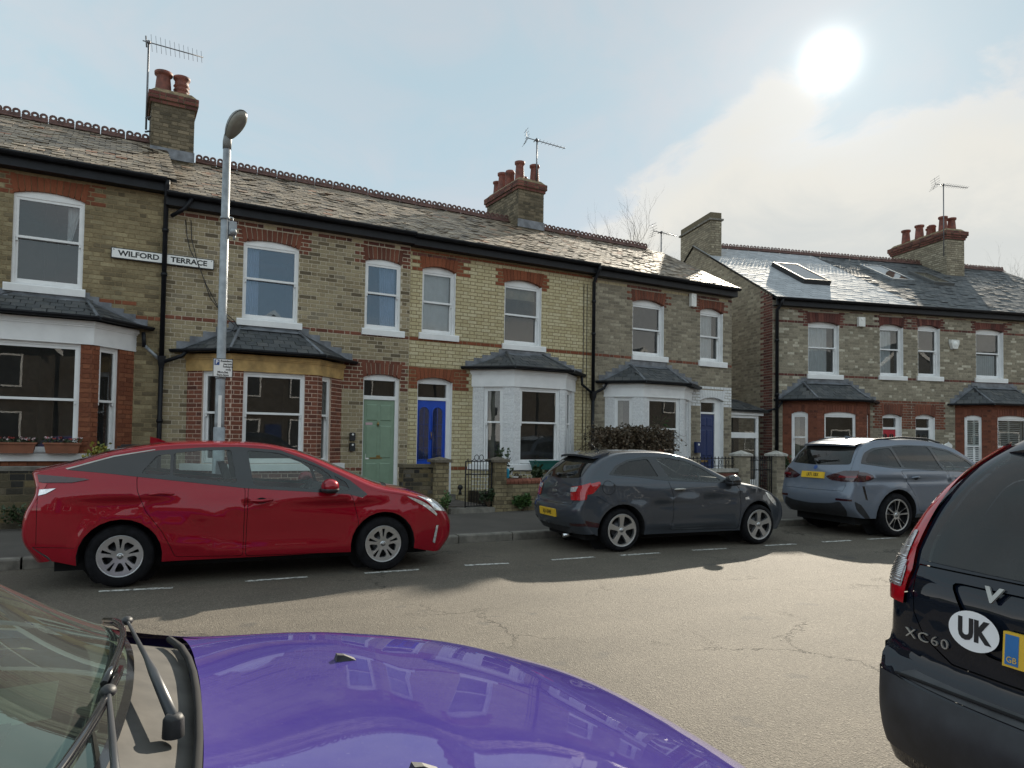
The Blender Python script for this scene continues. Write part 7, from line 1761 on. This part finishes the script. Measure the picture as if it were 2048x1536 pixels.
def navy_car():
    kn = [(-.905, .30, -.80, .31), (-.955, .42, -.83, .43), (-.965, .57, -.83, .58), (-.93, .63, -.83, .74), (-.885, .68, -.79, .79), (-.87, .86, -.785, .90), (-.855, 1.02, -.775, 1.02), (-.82, 1.09, -.745, 1.09), (-.53, 1.50, -.46, 1.455), (-.40, 1.60, -.33, 1.54), (.4, 1.70, .4, 1.625), (1.1, 1.69, 1.1, 1.61), (1.6, 1.60, 1.58, 1.54), (2.0, 1.4, 1.95, 1.34), (2.4, 1.17, 2.25, 1.11), (2.9, 1.07, 2.8, 1.03), (3.4, .92, 3.25, .90), (3.62, .60, 3.4, .6), (3.55, .25, 3.3, .25)]
    wz = [(.2, .885), (.35, .915), (.55, .935), (.75, .945), (.90, .932), (1.08, .925), (1.2, .90), (1.32, .865), (1.45, .795), (1.55, .715), (1.68, .60)]
    hd = rad(-11.2)
    c = Car('parked_car', (3.455, .733, 0), hd, 'black-navy estate car with a white UK oval on its tailgate', 'car', kn, wz, (2.3, .2, -.2, .06), group='cars parked along the near kerb', n_exp=3.6, sharp=(3,))
    P = 'navy_car_paint'
    mats = dict(body=P, tailgate=P, gap='car_cavity', tail_lamp='lamp_red', tail_lens='clear_lens', rear_screen='car_glass_dark', window='car_glass_dark', surround='car_trim_black', bumper='car_plastic_grey', skid='silver_trim', windscreen='car_glass', recess=P, ledge='bumper_grey')
    names = dict(body='body_panel', gap='panel_gap', tail_lens='reversing_lens', window='door_window', surround='window_surround', skid='skid_plate', recess='plate_recess', ledge='bumper_ledge')
    feats = [('surround', rounded([(-.50, 1.18), (-.40, 1.38), (-.2, 1.47), (.5, 1.54), (1.2, 1.52), (1.9, 1.29), (2.2, 1.10), (.5, 1.10)], .05), .002), ('window', rounded([(-.36, 1.20), (-.25, 1.40), (.5, 1.5), (1.2, 1.48), (1.85, 1.26), (2.0, 1.13), (.5, 1.13)], .05), -.004),
             ('tail_lamp', [(-.79, .94), (-.785, 1.10), (-.70, 1.16), (-.60, 1.28), (-.50, 1.42), (-.44, 1.475), (-.36, 1.53), (-.34, 1.50), (-.46, 1.36), (-.58, 1.14), (-.62, .94)], .012),
             ('bumper', [(-.95, .72), (-.95, .2), (-.42, .2), (-.45, .5), (-.60, .66), (-.74, .76)], .010)]
    c.build_sides([(0, .36, .43), (2.77, .36, .43)], .30, feats, mats, names)
    q = c.uv
    tg = [q(4.35, .60), q(4.7, .72), q(5.2, .775), q(6.9, .785), q(6.9, -.785), q(5.2, -.775), q(4.7, -.72), q(4.35, -.60)]
    wf = [('gap', tg, -.012), ('tailgate', inset(tg, .007), .002),
          ('recess', rounded([q(6.35, .62), q(4.75, .47), q(4.75, -.47), q(6.35, -.62)], .03), -.012),
          ('rear_screen', rounded([q(7.02, .80), q(7.5, .77), q(8.45, .66), q(8.6, 0), q(8.45, -.66), q(7.5, -.77), q(7.02, -.80), q(6.94, 0)], .05), .003),
          ('ledge', [q(3.05, .80), q(3.75, .74), q(3.75, -.74), q(3.05, -.80)], .006), ('bumper', [q(.55, .88), q(2.6, .92), q(2.9, .80), q(2.9, -.80), q(2.6, -.92), q(.55, -.88)], .004), ('skid', rounded([q(.15, .62), q(.75, .50), q(.85, 0), q(.75, -.50), q(.15, -.62)], .03), .014)]
    for sg in (-1, 1):
        ol = [q(t, sg*5) for t in (5.35, 6.0, 6.6, 7.0, 7.4, 7.8, 8.2, 8.6, 8.9)]
        inn = [q(8.9, sg*.70), q(8.5, sg*.735), q(8.1, sg*.765), q(7.6, sg*.80), q(7.1, sg*.815), q(6.8, sg*.80), q(6.5, sg*.795), q(5.35, sg*.815)]
        wf.append(('tail_lamp', ol+inn, .014))
        wf.append(('tail_lens', rounded([q(5.75, sg*.825), q(5.75, sg*.90), q(6.4, sg*.915), q(6.95, sg*.905), q(7.25, sg*.86), q(7.25, sg*.84), q(7.0, sg*.84), q(6.4, sg*.82)], .012), .018))
    c.build_wrap(wf, mats, names, h=.06)
    c.underbody(-.6, 3.2, .66, .22, .5)
    for x in (0, 2.77):
        for sg in (-1, 1): c.wheel(x, .815, .36, .235, .24, 'five', sg)
    for y in (-.38, .38): c.seat(1.25, y, .62, .62); c.seat(.35, y, .65, .55)
    sp = MB(); K = 14
    for i in range(K):
        y0, y1 = -.66+1.32*i/K, -.66+1.32*(i+1)/K; f = lambda y: -.60+.12*(abs(y)/.66)**2.5; zt = lambda y: 1.575-.045*(abs(y)/.66)**2; zr = lambda y: 1.618-.06*(abs(y)/.66)**2
        sp.add([(-.33, y0, zr(y0)), (-.33, y1, zr(y1)), (f(y1), y1, zt(y1)), (f(y0), y0, zt(y0)), (-.46, y0, zt(y0)-.05), (-.46, y1, zt(y1)-.05), (f(y1)+.01, y1, zt(y1)-.03), (f(y0)+.01, y0, zt(y0)-.03)], [(0, 1, 2, 3), (7, 6, 5, 4), (3, 2, 6, 7)])
    sp.build('spoiler', P, c.root)
    r = Vector((0, -1, 0))
    def face(t, y, off=.004):
        Pq, Nq = c.wrap(*c.uv(t, y)); rr = (r-Nq*r.dot(Nq)).normalized(); return Pq+Nq*off, rr, Nq.cross(rr), Nq
    for i, ch in enumerate('VOLVO'):
        p, rr, u, N = face(6.08, .445-.2225*i, .006); lettering('badge_letter', ch, .075, 'silver_trim', basis(p, rr, u), c.root, bold=.0025, extrude=.004, sx=1.35)
    p, rr, u, N = face(4.68, .705, .006); lettering('badge', 'XC60', .052, 'silver_trim', basis(p+u*.005, rr, u), c.root, bold=-.0004, extrude=.003, sx=1.45, spacing=1.2)
    p, rr, u, N = face(5.2, .50, .016); s = MB(); n = 40; R1, R2 = .098, .070
    s.add([p+rr*(R1*math.cos(2*math.pi*i/n))+u*(R2*math.sin(2*math.pi*i/n)) for i in range(n)], [tuple(range(n))]); st = s.build('oval_sticker', 'sign_white', c.root)
    lettering('lettering', 'UK', .102, 'sign_black', basis(p+N*.0012, rr, u), st, bold=.005, extrude=.0004, sx=.86)
    o, cc, rr, u, N = c.plate(5.05, .125, .52, .115, '', .022)
    b = MB(); e = cc+N*.0012; b.add([e-rr*.252-u*.05, e-rr*.205-u*.05, e-rr*.205+u*.05, e-rr*.252+u*.05], [(0, 1, 2, 3)]); b.build('country_band', 'plate_blue', o)
    lettering('lettering', 'GB', .028, 'plate_yellow', basis(e-rr*.228-u*.033+N*.001, rr, u), o, extrude=.0003)
    lettering('lettering', 'F', .078, 'sign_black', basis(e-rr*.165+N*.001, rr, u), o, bold=.004, extrude=.0004, sx=.8)
    rb = MB()      # ribs moulded in the clear lens
    for k in range(16):
        t = 5.82+k*.085; y0 = .83+.0*k; a, _, _, N0 = face(t, .828 if t < 6.9 else .838, .020); b2, _, _, N1 = face(t, .895 if t < 7.1 else .86, .020); rb.tube([a, b2], .0032, 4)
    rb.build('lens_rib', 'chrome', c.root)
    hnd = MB(); p, rr, u, N = face(3.1, .84, .0); hnd.tube([face(3.02, .80, .012)[0], face(3.02, -.80, .012)[0]], .006, 5); hnd.build('bumper_seam', 'car_cavity', c.root)
    return c
def purple_car():
    kn = [(-.5, .28, -.35, .28), (-.62, .5, -.48, .5), (-.60, .85, -.46, .85), (-.5, 1.05, -.38, 1.03), (-.2, 1.42, -.1, 1.36), (.2, 1.49, .2, 1.42), (.72, 1.45, .66, 1.39), (1.1, 1.27, 1.0, 1.215), (1.475, 1.06, 1.30, 1.00), (1.63, 1.005, 1.48, .965), (2.1, .965, 1.98, .925), (2.55, .885, 2.36, .845), (2.86, .75, 2.63, .73), (3.01, .55, 2.75, .55), (3.02, .35, 2.78, .35), (2.94, .2, 2.7, .2)]
    wz = [(.2, .74), (.5, .79), (.75, .80), (.9, .785), (1.0, .75), (1.2, .655), (1.4, .55), (1.5, .5)]
    hd = rad(-5.0)
    c = Car('parked_car', (-1.44, 1.67, 0), hd, 'purple car filling the foreground, seen over its dusty bonnet and wipers', 'car', kn, wz, (1.6, .135, -.1, .2), group='cars parked along the near kerb', n_exp=2.3)
    P = 'purple_car_paint'
    mats = dict(body=P, door=P, bonnet=P, gap='car_cavity', window='car_glass', surround='car_trim_black', windscreen='screen_glass', scuttle='scuttle_plastic', headlamp='lamp_clear', rear_screen='car_glass_dark', band='car_trim_black')
    names = dict(body='body_panel', gap='panel_gap', window='door_window', surround='window_surround', band='windscreen_border')
    feats = door_feats([(.25, 1.0), (.35, .5), (.5, .28), (1.42, .28), (1.42, .85), (1.2, .98)]) + [('surround', rounded([(-.2, 1.05), (-.05, 1.27), (.3, 1.34), (.7, 1.31), (1.0, 1.14), (1.22, .97)], .04), .002), ('window', rounded([(-.1, 1.08), (0, 1.24), (.3, 1.3), (.68, 1.27), (.95, 1.12), (1.08, 1.0)], .04), -.004), ('headlamp', [(2.35, .78), (2.6, .70), (2.7, .55), (2.5, .58)], .004)]
    c.build_sides([(0, .28, .35), (2.34, .28, .35)], .24, feats, mats, names)
    q = c.uv
    bn = [q(9.03, -.66), q(9.5, -.705), q(10.5, -.69), q(11.6, -.62), q(12.15, -.5), q(12.3, 0), q(12.15, .5), q(11.6, .62), q(10.5, .69), q(9.5, .705), q(9.03, .66), q(8.95, .35), q(8.93, 0), q(8.95, -.35)]
    wf = [('scuttle', [q(8.02, -.66), q(8.9, -.70), q(9.2, -.67), q(9.2, .67), q(8.9, .70), q(8.02, .66)], -.030), ('gap', bn, -.015), ('bonnet', inset(bn, .005), .0),
          ('band', rounded([q(6.05, -.52), q(8.02, -.68), q(8.12, -.35), q(8.16, 0), q(8.12, .35), q(8.02, .68), q(6.05, .52)], .03), .001), ('windscreen', rounded([q(6.12, -.49), q(7.93, -.645), q(8.03, -.33), q(8.06, 0), q(8.03, .33), q(7.93, .645), q(6.12, .49)], .04), .003), ('rear_screen', rounded([q(3.1, -.5), q(3.9, -.45), q(3.9, .45), q(3.1, .5)], .04), .002)]
    c.build_wrap(wf, mats, names, h=.055)
    c.underbody(-.4, 2.7, .52, .18, .5)
    for x in (0, 2.34):
        for sg in (-1, 1): c.wheel(x, .70, .285, .17, .19, 'cover', sg)
    for y in (-.34, .34): c.seat(.75, y, .42, .58); c.seat(.0, y, .45, .48, rec=.16)
    c.steering(1.12, -.34, .86)
    d = MB(); d.prism([(1.02, .5), (1.45, .5), (1.42, 1.0), (1.2, 1.0), (1.05, .93)], -.62, .62, 0, lambda x, z, y: (x, y, z)); d.build('dashboard', 'dash_plastic', c.root)
    d = MB(); d.box(1.22, 1.30, -.06, .06, 1.0, 1.012); d.box(1.12, 1.2, .34, .46, .985, 1.0); d.build('dashboard_vent', 'car_cavity', c.root)
    pp = MB(); pp.quad((1.18, .05, 1.004), (1.36, .08, 1.004), (1.34, .32, 1.004), (1.16, .30, 1.004)); pp.build('parking_paper', 'sign_white', c.root)
    r = MB(); r.sphere((.82, 0, 1.33), (.03, .11, .045), 10, 7); r.build('rear_view_mirror', 'car_plastic_grey', c.root)
    # washer jets, wipers
    for y in (-.34, .34):
        Pq, Nq = c.wrap(*c.uv(9.75, y)); j = MB(); j.add([Pq+Vector(v) for v in [(-.026, -.016, 0), (.026, -.013, -.001), (.026, .013, -.001), (-.026, .016, 0), (-.022, -.011, .017), (-.004, -.008, .014), (-.004, .008, .014), (-.022, .011, .017)]], [(3, 2, 1, 0), (4, 5, 6, 7), (0, 1, 5, 4), (1, 2, 6, 5), (2, 3, 7, 6), (3, 0, 4, 7)]); j.build('washer_jet', 'car_plastic_grey', c.root)
    def on(t, y, o): Pq, Nq = c.wrap(*c.uv(t, y)); return Pq+Nq*o
    for (t0, y0), (t1, y1), (b0, bb), nm in (((8.62, -.10), (8.05, .52), ((8.0, .68), (7.93, -.02)), 'wiper'), ((8.62, -.58), (7.95, -.10), ((7.98, .10), (7.9, -.52)), 'wiper')):
        w = empty(nm); w.parent = c.root
        a = MB(); p0, p1 = on(t0, y0, .012), on(t1, y1, .035); m = p0.lerp(p1, .35)+Vector((0, 0, .008)); a.tube([p0, m, p0.lerp(p1, .5)+Vector((0, 0, .008)), p1], [.011, .010, .006, .004], 8); a.build('arm', 'wiper_grey', w)
        k = MB(); k.lathe([(.0, .010), (.014, .009), (.018, .002), (.019, -.03)], 14, 0, 'Z', tuple(p0)); k.build('pivot_cap', 'car_plastic_grey', w)
        k = MB(); k.sphere(tuple(p1), (.014, .02, .011), 10, 6); k.build('joint', 'car_plastic_grey', w)
        bl = MB(); pts = [on(b0[0]+(bb[0]-b0[0])*i/8, b0[1]+(bb[1]-b0[1])*i/8, .018+.012*math.sin(math.pi*i/8)) for i in range(9)]; bl.tube(pts, .007, 6); bl.tube([p-Vector((0, 0, .010)) for p in pts], .005, 5); bl.build('blade', 'car_trim_black', w)
    s = MB(); s.tube([on(8.93, -.66+1.32*i/10, -.006) for i in range(11)], .009, 6); s.build('rubber_seal', 'car_cavity', c.root)
    return c
plain('scuttle_plastic', (0.07, 0.064, 0.056), 0.6, var=0.3, scale=9)
plain('plate_blue', (0.02, 0.16, 0.42), 0.4)
plain('wiper_grey', (0.045, 0.048, 0.055), 0.4, 0.2)
plain('clear_lens', (0.55, 0.52, 0.52), 0.15, 0.6, 0.4, 60, coat=1.0)
red_car(); grey_car(); blue_grey_car(); navy_car(); purple_car()
